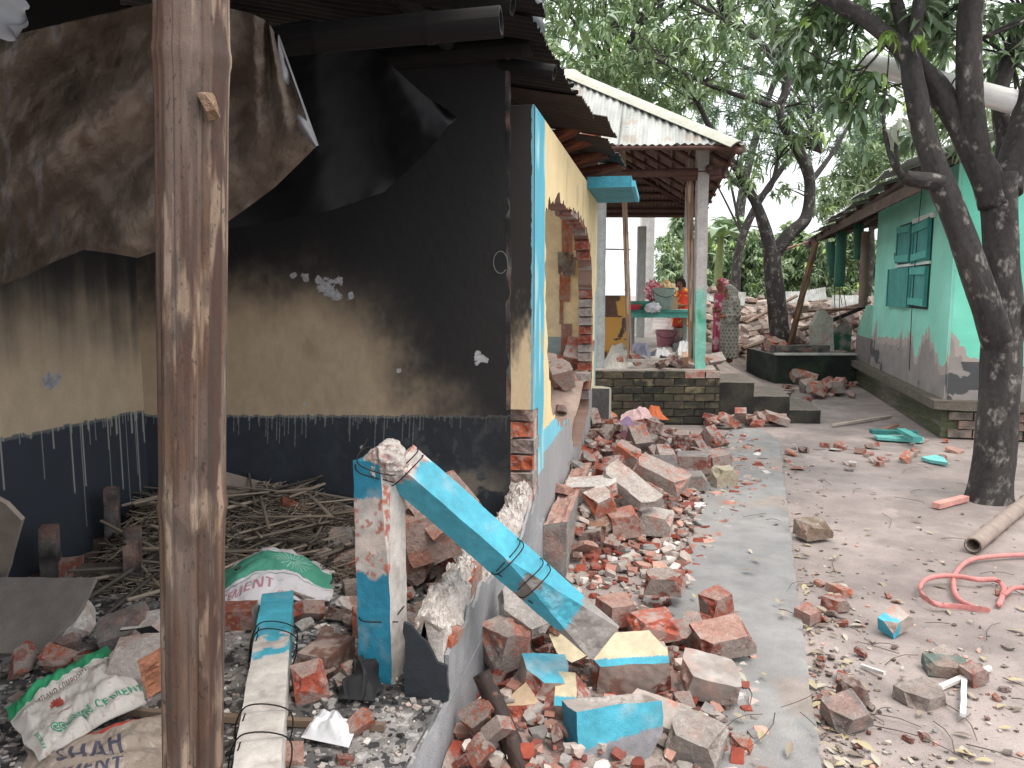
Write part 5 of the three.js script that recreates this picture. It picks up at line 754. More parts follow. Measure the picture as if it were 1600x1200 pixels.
  const FL = V(cx - hw, ey, -zF), FR = V(Cn.x, ey, -zF), BL = V(cx - hw, ey, -zB), BR = V(Cn.x, ey, -zB);
  // front hip: separate sheets trimmed to the hip line
  const nS = 6, W = 2 * hw; for (let k = 0; k < nS; k++) { const u0 = k / nS, u1 = (k + 1) / nS, up = V(0, ry - ey, -(10.35 - zF)); const A = FL.clone().lerp(FR, u0 - 0.008).add(up).add(V(0, 0.01 * (k % 2), 0)), B = FL.clone().lerp(FR, u1 + 0.008).add(up).add(V(0, 0.01 * (k % 2), 0)), Cc = FL.clone().lerp(FR, u0 - 0.008).add(V(0, 0.01 * (k % 2), -0)); part('roof_sheet', corrugated(A, B, Cc, { nv: 6, seed: k, amp: 0.011, pitch: 0.085, trim: u => { const U = u0 + (u1 - u0) * u; return [clamp(1 - Math.min(U, 1 - U) * 2, 0, 0.97), 1]; } }), M.tin, rf); }
  const len = zB - zF; for (let k = 0; k < 10; k++) { const v0 = k / 10, v1 = (k + 1) / 10; for (const sd of [1, -1]) { const e0 = V(cx + sd * hw, ey, -(zF + v0 * len)), e1 = V(cx + sd * hw, ey, -(zF + v1 * len)), up = V(-sd * hw, ry - ey, 0); part('roof_sheet', corrugated(e0.clone().add(up), e1.clone().add(up), e0, { nv: 5, seed: 20 + k, trim: u => { const d = (v0 + (v1 - v0) * u) * len, m = Math.min(d, len - d); return [clamp(1 - m / (10.35 - zF), 0, 0.97), 1]; } }), M.darktin, rf); } }
  for (let k = 0; k < 5; k++) { const u0 = k / 5, u1 = (k + 1) / 5, up = V(0, ry - ey, 10.35 - zF); part('roof_sheet', corrugated(BL.clone().lerp(BR, u0).add(up), BL.clone().lerp(BR, u1).add(up), BL.clone().lerp(BR, u0), { nv: 5, seed: 50 + k, trim: u => { const U = u0 + (u1 - u0) * u; return [clamp(1 - Math.min(U, 1 - U) * 2, 0, 0.97), 1]; } }), M.darktin, rf); }
  const capm = worn('#a9a99c', 1.2, { roughness: 0.7 }); const cap = (a, b) => { const m = part('ridge_cap', (() => { const L = a.distanceTo(b), s = new THREE.Shape(); s.moveTo(-0.2, -0.1); s.quadraticCurveTo(0, 0.09, 0.2, -0.1); s.lineTo(0.192, -0.108); s.quadraticCurveTo(0, 0.07, -0.192, -0.108); const g = new THREE.ExtrudeGeometry(s, { depth: L, bevelEnabled: false, curveSegments: 8 }); return boxUV(g); })(), capm, rf); const z = b.clone().sub(a).normalize(), x = V(0, 1, 0).cross(z).normalize(), y = z.clone().cross(x); m.quaternion.setFromRotationMatrix(new THREE.Matrix4().makeBasis(x, y, z)); m.position.copy(a).add(V(0, 0.045, 0)); };
  cap(FR, T1); cap(FL, T1); cap(T1, T2); cap(BR, T2); cap(BL, T2);
  // battens and rafters under the slopes
  const bat = (a, b, r, n = 'batten') => part(n, rod(a, b, r, 6), M.redwood || (M.redwood = worn('#5c4038', 2)), rf);
  for (let k = 0; k < 9; k++) { const t = k / 9 + 0.02, h = lerp(ey, ry, t) - 0.05, q = hw * (1 - t), zz = (10.35 - zF) * t; bat(V(cx - q, h, -(zB - zz)), V(cx + q, h, -(zB - zz)), 0.03); for (const sd of [-1, 1]) bat(V(cx + sd * q, h, -(zF + zz)), V(cx + sd * q, h, -(zB - zz)), 0.026); bat(V(cx - q, h, -(zF + zz)), V(cx + q, h, -(zF + zz)), 0.03); }
  for (const [a, b] of [[FR, T1], [FL, T1], [BR, T2], [BL, T2]]) bat(a.clone().add(V(0, -0.08, 0)), b.clone().add(V(0, -0.1, 0)), 0.04, 'rafter');
  for (let k = 1; k < 8; k++) { const z = -(zF + k * len / 8), tt = Math.min(1, Math.min(k, 8 - k) * len / 8 / (10.35 - zF)) * 0.97; for (const sd of [-1, 1]) bat(V(cx + sd * hw, ey - 0.07, z), V(cx + sd * hw * (1 - tt), lerp(ey, ry, tt) - 0.12, z), 0.032, 'rafter'); }
  bat(atZ(1112, 268, PZ + 0.2), atZ(930, 272, PZ + 0.2), 0.05, 'tie_beam'); bat(atZ(1112, 276, PZ + 0.22), atZ(1040, 278, PZ + 0.22), 0.04, 'tie_beam'); bat(V(atZ(1092, 500, PZ).x, 3.02, -PZ), V(atZ(1092, 500, PZ).x, 3.02, -zB + 0.4), 0.05, 'tie_beam'); bat(V(cx - hw + 0.3, ey - 0.02, -zB + 0.25), V(cx + hw, ey - 0.02, -zB + 0.25), 0.05, 'tie_beam');
  // the porch is not square: its sides run parallel to the front of the burnt house
  o.updateMatrixWorld(true); const run = dF.x / -dF.z;
  o.traverse(m => { if (!m.isMesh || m.name === 'post' || m.name === 'bamboo_pole') return; const g = m.geometry.clone().applyMatrix4(m.matrixWorld), p = g.attributes.position; for (let i = 0; i < p.count; i++) p.setX(i, p.getX(i) + run * Math.max(0, -p.getZ(i) - zF)); m.geometry = g; m.position.set(0, 0, 0); m.quaternion.identity(); });
}
// things on the porch
{
  const b = atZ(948, 500, 10.8); const o = thing('oil_drum', 'rusty yellow oil drum standing on the porch beside the burnt house', 'drum', V(b.x, PT, -10.8)); const r = 0.285, H = 0.88, pr = [[0, 0], [r, 0], [r + 0.008, 0.01], [r, 0.025]]; for (const y of [0.29, 0.59]) pr.push([r, y - 0.03], [r + 0.012, y], [r, y + 0.03]); pr.push([r, H - 0.025], [r + 0.008, H - 0.01], [r - 0.005, H], [r - 0.012, H - 0.02], [0.001, H - 0.02]);
  const t = tex(512, 256, (u, v) => { const a = tf(u, v, 6, 6, 211), c = tf(u, v, 18, 4, 213); const y = sst(0.5, 0.55, a + (c - 0.5) * 0.35 + (v > 0.25 && v < 0.85 ? -0.005 : -0.09)); return mix3(mix3([58, 42, 36], [104, 72, 54], c), [182, 136, 66], y * 0.95); });
  part('body', new THREE.LatheGeometry(pr.map(p => new THREE.Vector2(p[0], p[1])), 36), std({ map: t, roughness: 0.75, metalness: 0.1 }), o); part('bung', new THREE.CylinderGeometry(0.035, 0.035, 0.015, 12).translate(0.15, H - 0.012, 0.05), worn('#4a3a32'), o);
}
{
  const A = atZ(984, 484, 12.6), B = atZ(1088, 484, 12.6), ty = A.y, o = thing('teal_table', 'long teal wooden table on the porch carrying the grey bucket', 'table', V((A.x + B.x) / 2, PT, -12.9)); const w = B.x - A.x, h = ty - PT, tm = worn('#5aa79c', 2), lm = worn('#6d7a74', 2);
  part('table_top', chunk({ s: [w, 0.04, 0.6], e: 0.1, col: (t, p) => t === '+y' ? mix3(hex('#b9c4bc'), hex('#8fa8a0'), fbm(p.x * 6, p.z * 6, 2, 3)) : hex('#4f9f95'), seed: 2 }), M.painted, o).position.set(0, h - 0.02, 0); part('apron', box(w - 0.06, 0.09, 0.025, 0, h - 0.085, 0.26), tm, o); for (const sx of [-1, 1]) for (const sz of [-1, 1]) part('leg', box(0.06, h - 0.04, 0.06, sx * (w / 2 - 0.06), (h - 0.04) / 2, sz * 0.24), lm, o);
  const bucket = (name, label, px, py, z, rt, rb, hh, colr, y0) => { const p = atZ(px, py, z), g = thing(name, label, 'bucket', V(p.x, y0, -z)); const pf = [[0.001, 0], [rb, 0], [rt, hh], [rt + 0.012, hh], [rt + 0.012, hh - 0.02], [rt + 0.004, hh - 0.03]], pi = [[rt - 0.004, hh], [rb - 0.006, 0.012], [0.001, 0.012]]; part('body', new THREE.LatheGeometry([...pf.slice(0, 4), ...pi].map(q => new THREE.Vector2(q[0], q[1])), 28), worn(colr, 2, { roughness: 0.55 }), g); part('rim', new THREE.TorusGeometry(rt + 0.004, 0.01, 6, 28).rotateX(Math.PI / 2).translate(0, hh - 0.008, 0), worn(colr, 2, { roughness: 0.5 }), g); const hd_ = []; for (let i = 0; i <= 10; i++) { const a = Math.PI * i / 10; hd_.push(V(Math.cos(a) * (rt + 0.012), hh - 0.03 - Math.sin(a) * hh * 0.35, Math.sin(a) * 0.03 + rt * 0.85 * Math.sin(a))); } part('handle', limb(hd_, [0.005, 0.005], 5, 0, 0, 0.04), M.wire, g); return g; };
  bucket('grey_bucket', 'grey-green plastic bucket on the teal table', 1037, 470, 12.7, 0.175, 0.12, 0.36, '#8fa39a', ty);
  const lo = atZ(1042, 530, 13.2); bucket('pink_bucket', 'dull pink bucket on the porch floor under the teal table', 1040, 525, 13.2, 0.17, 0.14, 0.28, '#a8707c', PT);
  const bb = single('wooden_board', chunk({ s: [0.24, 0.3, 0.03], e: 0.08, col: mortarCol(hex('#b3a294')), seed: 8 }), M.rubble, 'pale square board standing beside the pink bucket under the table', 'board'); bb.position.copy(atZ(1062, 518, 13.3)); rest(bb, PT);
  // heap of clothes behind the bucket
  const cl = (label, px, py, z, w, h, base, other, seed) => { const g = new THREE.SphereGeometry(1, 40, 26), p = g.attributes.position, col = []; for (let i = 0; i < p.count; i++) { const v = V().fromBufferAttribute(p, i), n = fbm(v.x * 3 + seed, v.y * 3, v.z * 3, 3), rr = 0.7 + 0.6 * Math.abs(n - 0.5) * 2; p.setXYZ(i, v.x * w * rr, v.y * h * rr, v.z * w * 0.8 * rr); const q = fbm(v.x * 7 + seed, v.y * 9, v.z * 7, 2); col.push(...(q > 0.53 ? hex(other) : hex(base))); } g.setAttribute('color', new THREE.Float32BufferAttribute(col, 3)); g.computeVertexNormals(); const m = single('cloth_bundle', boxUV(g), M.cloth || (M.cloth = std({ vertexColors: true, roughness: 0.95 })), label, 'cloth'); m.position.copy(atZ(px, py, z)); return m; };
  const sy = 0; rest(cl('red and white cloth bundle on the left behind the grey bucket', 1020, 442, 13.0, 0.17, 0.2, '#c8485a', '#e6ccd0', 3), ty + 0.1); rest(cl('yellow and white checked cloth bundle behind the grey bucket', 1042, 440, 13.02, 0.2, 0.22, '#d8a860', '#e8dcc4', 5), ty + 0.07);
  const st = single('cardboard_box', box(0.36, 0.2, 0.25), worn('#b09880', 2), 'box under the cloth bundles on the teal table', 'box'); st.position.copy(atZ(1040, 470, 13.02)); rest(st, ty);
  rest(cl('crumpled white plastic bag hanging over the table edge', 1020, 480, 12.52, 0.14, 0.1, '#d8d8da', '#c4c8ca', 7), ty - 0.06); const gb = single('green_basin', new THREE.LatheGeometry([[0.001, 0], [0.13, 0], [0.2, 0.13], [0.215, 0.13], [0.14, -0.008], [0.001, -0.008]].map(p => new THREE.Vector2(...p)), 24), worn('#58a890', 2, { roughness: 0.5 }), 'green plastic basin at the left of the teal table', 'basin'); gb.position.copy(atZ(1000, 475, 12.8)); rest(gb, ty); const rbn = single('red_basin', new THREE.LatheGeometry([[0.001, 0], [0.09, 0], [0.13, 0.08], [0.142, 0.08], [0.1, -0.006], [0.001, -0.006]].map(p => new THREE.Vector2(...p)), 24), worn('#c43d50', 2, { roughness: 0.5 }), 'small red basin at the left end of the teal table', 'basin'); rbn.position.copy(atZ(989, 478, 12.55)); rest(rbn, ty);
  // clutter at the platform edge
  const rag = (name, label, cat, pts, y, amp, colr, seed, r = 0.8) => { const P = pts.map(([x, yy]) => atY(x, yy, y)); const g = drape(P[0], P[1], P[2], P[3], 34, 26, (p, u, v) => { const e = Math.min(u, 1 - u, v, 1 - v); p.y += 0.006 + amp * sst(0, 0.3, e) * (0.25 + 0.9 * fbm(u * 3, v * 3, seed, 3)) + amp * 0.35 * sst(0, 0.15, e) * Math.abs(fbm(u * 8, v * 8, seed + 2, 3) - 0.5); p.x += (fbm(u * 3, v * 3, seed + 4, 2) - 0.5) * 0.12; p.z += (fbm(u * 3, v * 3, seed + 7, 2) - 0.5) * 0.12; return p; }); return single(name, thick(g, 0.004), std({ map: rep(T.neutral, 2), color: colr, roughness: r }), label, cat); };
  rag('crumpled_sack', 'crumpled pale sack on the platform edge beside the oil drum', 'sack', [[944, 577], [990, 577], [985, 555], [950, 553]], PT, 0.24, 0xb9b6ae, 3);
  rag('blue_rag', 'bluish rag beside the pale sack on the platform', 'cloth', [[985, 563], [1018, 566], [1008, 545], [985, 543]], PT, 0.2, 0x8e92a8, 5); rag('white_cloth', 'white cloth heap at the middle of the platform', 'cloth', [[1012, 572], [1052, 570], [1046, 553], [1018, 553]], PT, 0.16, 0xd6d4d6, 9); rag('white_cloth', 'flat white sheet on the platform beside the teal post', 'cloth', [[1056, 556], [1090, 557], [1086, 540], [1062, 538]], PT, 0.16, 0xdcdcde, 12); rag('black_rag', 'black rag on the platform in front of the white sheet', 'cloth', [[1024, 576], [1058, 574], [1050, 564], [1030, 564]], PT, 0.1, 0x2a2a2c, 14); rag('grey_rag', 'dark grey cloth under the plank near the teal post', 'cloth', [[1050, 550], [1076, 550], [1072, 538], [1052, 536]], PT, 0.15, 0x55555a, 15);
  plank('grey_plank', 'long grey plank lying across the platform in front of the cloths', 'plank', atY(984, 564, PT + 0.1), atY(1090, 560, PT + 0.1), 0.08, 0.03, worn('#a09a94', 2)); plank('wooden_block', 'upright wooden block under the plank near the teal post', 'block', atY(1072, 574, PT + 0.005), atZ(1070, 553, PZ + 0.12), 0.1, 0.06, worn('#b08f78', 2), V(1, 0, 0));
  const R = rng(717); for (let i = 0; i < 22; i++) { const k = pick(R, ['mortar', 'brick']), m = single(k === 'mortar' ? 'mortar_fragment' : 'brick_fragment', pick(R, VAR[k]), M.rubble, (k === 'mortar' ? 'mortar lump' : 'brick lump') + ' among the cloths on the porch platform', k === 'mortar' ? 'mortar piece' : 'brick', k + ' lumps on the porch platform'); m.position.copy(atY(lerp(950, 1118, R()), lerp(560, 578, R()), PT)); m.rotation.set(R(), R() * 6, R()); rest(m, PT - 0.005); }
  // rubble and cloths at the foot of the platform
  const dark = [hex('#7c5348'), hex('#6b5a50'), hex('#8d7a6c')];
  for (let i = 0; i < 34; i++) { const k = pick(R, ['mortar', 'brick', 'brick', 'whole']), px = lerp(1105, 1222, R()), m = single({ mortar: 'mortar_fragment', brick: 'brick_fragment', whole: 'fallen_brick' }[k], pick(R, VAR[k]), M.rubble, { mortar: 'mortar slab', brick: 'brick fragment', whole: 'whole brick' }[k] + ' in the small pile at the foot of the steps', k === 'mortar' ? 'mortar piece' : 'brick', k + ' pieces at the foot of the steps'); m.scale.setScalar(0.8 + R() * 0.5); m.position.copy(atY(px, lerp(640, 672, R()), 0)); m.rotation.set(R() - 0.5, R() * 6, R() - 0.5); rest(m, R() * 0.06); }
  const gr = (name, label, cat, pts, amp, colr, seed, y = 0.02) => rag(name, label, cat, pts, y, amp, colr, seed);
  gr('white_plastic', 'crumpled white plastic sheet at the foot of the steps', 'plastic sheet', [[1128, 652], [1184, 650], [1178, 628], [1132, 626]], 0.12, 0xd6d8dc, 21); gr('pink_sack', 'pink and white sack lying against the brick platform', 'sack', [[970, 668], [1024, 672], [1024, 650], [975, 648]], 0.13, 0xd6b4b4, 23, 0.25); gr('purple_cloth', 'purple cloth spilling from the long heap below the pink sack', 'cloth', [[940, 688], [1024, 690], [1014, 668], [960, 672]], 0.16, 0x8a7090, 27, 0.22); gr('white_plaster_sheet', 'white scrap lying in front of the purple cloth', 'scrap', [[972, 690], [992, 691], [990, 680], [974, 680]], 0.08, 0xe2e0de, 29, 0.22); gr('orange_bag', 'orange plastic bag against the brick platform', 'bag', [[1012, 655], [1040, 656], [1036, 644], [1014, 643]], 0.1, 0xc8683c, 31, 0.2); gr('maroon_cloth', 'maroon cloth edge on the long heap under the purple cloth', 'cloth', [[944, 694], [1026, 690], [1020, 680], [944, 684]], 0.1, 0x6a3a48, 33, 0.22);
}

// ---------------------------------------------------------------- mint green house on the right
{
  const A = atZ(1476, 600, 8.35), gd = ray(1110, 455).setY(0).normalize(), ga = Math.atan2(-gd.z, gd.x), gn = V(Math.sin(ga), 0, Math.cos(ga)).negate(); // gn points to the yard side (left)
  const o = thing('green_house', 'mint green house with grey plastered base and patched tin roof behind the big tree', 'house', V(A.x, 0, A.z)); o.rotation.y = ga; o.updateMatrixWorld(true);
  // local: x along the receding side wall, z to the right/front of it ; yard side is -z
  const gf = (px, py) => { const d = ray(px, py), q = V(A.x, 0, A.z).sub(V(0, CAM_H, 0)), k = q.dot(gn) / d.dot(gn), p = V(0, CAM_H, 0).addScaledVector(d, k); return [p.clone().sub(V(A.x, 0, A.z)).dot(gd), p.y]; };
  const uB = gf(1366, 450)[0], LEDGE = 0.42, WT2 = 2.95;
  const mint = (w, h, sx, sy, dusty, seed) => tex(w, h, (u, v) => {
    const x = u * sx, y = v * sy, a = fbm(x * 2 + seed, y * 2, 3, 5), b = fbm(x * 12, y * 9, seed, 4), st = fbm(x * 8 + seed, y * 0.7, 5, 4), k = 0.92 + 0.14 * a;
    let m = mix3([104, 206, 176], [128, 214, 190], a); m = mix3(m, [152, 190, 178], dusty * (0.45 + 0.6 * (st - 0.4))); const ed = 0.28 + 0.34 * fbm(x * 1.8, 2, seed, 3) + 0.4 * sst(0.5, 0.75, fbm(x * 3.2, 7, seed + 2, 3)) * fbm(x * 9, y * 3, 4, 3) + (b - 0.5) * 0.1;
    if (y < ed) { m = mix3([122, 118, 116], [156, 148, 142], fbm(x * 5, y * 5, seed, 5)); if (y > ed - 0.1) m = mix3(m, [182, 166, 156], 0.6); if (y < 0.42 && fbm(x * 4, y * 5, seed + 9, 5) > 0.6 - (seed === 3 ? (x < 0.9 ? 0.06 : -0.2) : 0.03)) m = mix3(m, [62, 64, 66], 0.85); }
    return [m[0] * k, m[1] * k, m[2] * k];
  });
  const wm = (L, H, d, seed) => std({ map: (() => { const t = mint(512, 512, L, H, d, seed); t.wrapS = t.wrapT = THREE.ClampToEdgeWrapping; return t; })(), bumpMap: rep(T.lump, 6), bumpScale: 0.005, roughness: 0.85 });
  const wallBox = (L, H, W, mat, name, label) => { const g = new THREE.BoxGeometry(L, H, W); const m = part(name, g, mat, o, label); return m; };
  const hW = WT2 - LEDGE;
  const wl = wallBox(uB, hW, 0.15, wm(uB, hW, 0.9, 3), 'side_wall', 'dusty mint green side wall facing the yard'); wl.position.set(uB / 2, LEDGE + hW / 2, 0.075);
  const fw = wallBox(0.15, hW, 5, wm(5, hW, 0.15, 8), 'front_wall', 'bright mint green wall with flaking base'); fw.position.set(0.072, LEDGE + hW / 2, 2.53);
  const bw = wallBox(0.15, hW, 3, wm(3, hW, 0.5, 11), 'rear_wall'); bw.position.set(uB - 0.08, LEDGE + hW / 2, 1.66);
  // broken low wall past the end of the side wall
  const lw = part('broken_low_wall', slab(jag([[uB + 0.004, LEDGE], [uB + 1.25, LEDGE], [uB + 1.22, 0.95], [uB + 1.0, 1.12], [uB + 0.6, 1.36], [uB + 0.3, 1.37], [uB + 0.004, 1.36], [uB + 0.004, LEDGE]], 0.1, 0.02, 4).slice(0, -1), 0, 0.13), worn('#7cb8a4', 1), o, 'broken low green wall beyond the house');
  const lwb = part('broken_wall_base', box(1.24, 0.42, 0.01, uB + 0.62, LEDGE + 0.215, -0.007), worn('#77726f', 1), o);
  const bs = node('base', o, 'worn cement ledge over a mossy plinth'), rf = node('roof', o, 'patched corrugated tin roof');
  // ledge and plinth
  part('ledge', chunk({ s: [uB + 1.5, 0.1, 5.4], cuts: [], e: 0.18, a: 0.008, col: (t, p) => mix3(hex('#7f776c'), hex('#5d5a50'), fbm(p.x * 5, p.z * 5, p.y * 9, 4)), seed: 3 }), M.rubble, bs, 'worn cement ledge round the base').position.set((uB + 1.5) / 2 - 0.12, LEDGE - 0.05, 2.58);
  const pm = std({ map: tex(512, 256, (u, v) => { const a = fbm(u * 9, v * 4, 2, 5), g = fbm(u * 4, v * 2, 8, 4), b = fbm(u * 24, v * 12, 3, 3); let m = mix3([92, 86, 78], [126, 118, 110], a); m = mix3(m, [66, 74, 48], sst(0.42, 0.62, g + u * 0.16) * 0.8); const k = 0.85 + 0.3 * b; return [m[0] * k, m[1] * k, m[2] * k]; }), bumpMap: rep(T.lump, 6, 2), bumpScale: 0.02 });
  const pl = part('plinth', new THREE.BoxGeometry(uB + 1.4, LEDGE - 0.1, 5.2), pm, bs, 'mossy cement plinth'); pl.position.set((uB + 1.4) / 2 - 0.04, (LEDGE - 0.1) / 2, 2.58);
  // worn brickwork showing at the plinth corner (front)
  const R = rng(9); for (let r = 0; r < 3; r++) for (let k = 0; k < 7; k++) { const b = part('brick', chunk({ s: [0.05, 0.085, 0.23], e: 0.08, a: 0.004, col: mortarCol([hex('#6e645a'), hex('#7c7066'), hex('#5e574e')][k % 3]), seed: r * 9 + k }), M.rubble, bs); b.position.set(-0.05 - R() * 0.008, 0.06 + r * 0.097, 0.16 + k * 0.245 + (r % 2) * 0.1); }
  // shutters (two pairs, one above the other)
  const sh = (u0, u1, y0, y1, tilt, bars) => { const cxu = (u0 + u1) / 2, w = Math.abs(u1 - u0), h = y1 - y0, g = new THREE.Mesh(box(w, h, 0.025), worn('#3f8f8a', 1.5)); g.name = 'shutter'; g.position.set(cxu, (y0 + y1) / 2, -0.025); g.rotation.z = tilt; o.add(g); for (const f of bars) { const b = part('cross_bar', box(w * 0.96, 0.085, 0.022, 0, (f - 0.5) * h, -0.024), worn('#4fa59c', 2), g); } for (const f of [-0.5, 0.5]) part('stile', box(0.05, h, 0.012, f * (w - 0.05), 0, -0.019), worn('#39857f', 2), g); return g; };
  const q = (x, y) => gf(x, y); const L1 = q(1406, 380)[0], L2 = q(1428, 380)[0], L3 = q(1431, 380)[0], L4 = q(1456, 380)[0], lb = q(1391, 450)[0];
  sh(L1, L2, q(1420, 410)[1], q(1420, 352)[1], 0.02, [0.12, 0.9]); sh(L3, L4, q(1440, 410)[1], q(1440, 346)[1], -0.03, [0.15, 0.85]); sh(lb, L2, q(1410, 480)[1], q(1410, 419)[1], 0, []); sh(L3, L4, q(1440, 478)[1], q(1440, 416)[1], 0.02, [0.1, 0.88]);
  const op = part('window_dark_panel', box(Math.abs(L4 - L1) + 0.06, q(1430, 345)[1] - q(1430, 482)[1], 0.004, (L1 + L4) / 2, (q(1430, 345)[1] + q(1430, 482)[1]) / 2, -0.004), flat('#2b3a3a'), o); part('window_lintel', box(Math.abs(L4 - L1) * 0.6, 0.06, 0.03, q(1445, 350)[0], q(1445, 341)[1], -0.018), worn('#d6dedb'), o); part('window_rail', box(Math.abs(L4 - L1) + 0.1, 0.035, 0.03, (L1 + L4) / 2, q(1430, 413)[1], -0.018), worn('#c9d6d2'), o); part('vent_dark_patch', box(0.1, 0.09, 0.004, q(1399, 400)[0], q(1399, 400)[1], -0.004), flat('#1d2222'), o);  // window and vent: flat dark panels, inner shade painted as colour on uncut wall
  part('hanging_wire', limb([V(q(1438, 400)[0], 2.9, -0.03), V(q(1436, 400)[0], 1.6, -0.045), V(q(1436, 400)[0], 0.6, -0.03)], [0.005, 0.005], 5), M.wire, o);
  // roof: sheets along the yard side over the veranda, plus the near gable edge
  const eave = (u, w, y) => V(u, y, w); let k = 0; const eY = u => 2.93 - 0.03 * u;
  for (let u = -0.5; u < 9.3; u += 0.78) { const far = u > 7.4, a = V(u - 0.03, eY(u) + 0.95, 2.6), b = V(Math.min(9.5, u + 0.81), eY(u) + 0.95, 2.6), c = V(u - 0.03, eY(u) - 0.03 + (k % 2) * 0.012, -0.62 - R() * 0.1); part('roof_sheet', corrugated(a, b, c, { nv: 6, seed: 70 + k, sag: 0.03, trim: t => [0, 1 - (far ? 0.12 * fbm(t * 4, k, 3, 3) : 0.01)] }), far ? M.rusttin || (M.rusttin = std({ map: rep(T.tin, 0.8), color: 0xc08a6a, roughness: 0.75 })) : M.tin, rf); k++; }
  for (let u = -0.5; u < 9.3; u += 0.78) part('roof_sheet', corrugated(V(u - 0.03, eY(u) + 0.96, 2.6), V(u + 0.81, eY(u) + 0.96, 2.6), V(u - 0.03, eY(u), 5.6), { nv: 3, seed: 90 }), M.tin, rf);
  part('ridge_cap', box(10, 0.03, 0.3, 4.4, 3.82, 2.6), worn('#b8a49a', 1), rf);
  const bt = worn('#4a3c34', 2); for (const w of [-0.45, 0.2, 0.9]) part('purlin', rod(V(-0.4, eY(0) - 0.1 + (w + 0.5) * 0.29, w), V(9.2, eY(9) - 0.1 + (w + 0.5) * 0.29, w), 0.04, 7), bt, rf); for (let u = 0; u < 9; u += 0.9) part('rafter', rod(V(u, eY(u) - 0.08, -0.55), V(u, eY(u) + 0.75, 2.4), 0.035, 6), bt, rf);
  part('fascia', chunk({ s: [9.6, 0.13, 0.03], e: 0.2, a: 0.006, col: (t, p) => mix3(hex('#3c322c'), hex('#6b5648'), fbm(p.x * 4, p.y * 20, 2, 4)), seed: 6 }), M.rubble, rf).position.set(4.3, eY(4.3) - 0.14, -0.5);
  for (let i = 0; i < 5; i++) part('loose_batten', rod(V(7.9 + i * 0.2, eY(8) - 0.02 - i * 0.03, -0.4 - i * 0.12), V(9.7 + (i % 3) * 0.25, eY(9) - 0.12 - i * 0.05, -1.0 - i * 0.06), 0.018, 6), worn(i % 2 ? '#8f5a42' : '#a8968a', 2), rf);
  // hanging broken green post casings and the leaning prop
  const gp = (px0, y0, px1, y1, z, r) => { const a = atZ(px0, y0, z), b = atZ(px1, y1, z); part('broken_hanging_post', toL(limb([a, a.clone().lerp(b, 0.5), b], [r, r], 6, 0.1, px0, 0.1), o), worn('#2f6350', 2), o, 'broken dark green post stump hanging from the roof'); const c = atZ(px1 + 2, y1 + 60, z); part('reinforcing_rod', toL(rod(b, c, 0.008, 5), o), worn('#7a5a4a'), o); part('reinforcing_rod', toL(rod(b.clone().add(V(0.06, 0, 0)), c.clone().add(V(0.12, 0.2, 0)), 0.007, 5), o), worn('#7a5a4a'), o); };
  gp(1297, 378, 1303, 434, 14.3, 0.085); gp(1315, 362, 1311, 448, 13.8, 0.09); gp(1342, 350, 1342, 405, 13.2, 0.085);
  part('prop_pole', toL(bamboo(atZ(1233, 545, 13.9), atZ(1275, 378, 13.6), 0.055, 9, false, 6), o), M.prop, o); part('veranda_post', toL(rod(atZ(1348, 480, 13.0), atZ(1353, 362, 13.0), 0.075, 8), o), worn('#7c6c62', 2), o);
}
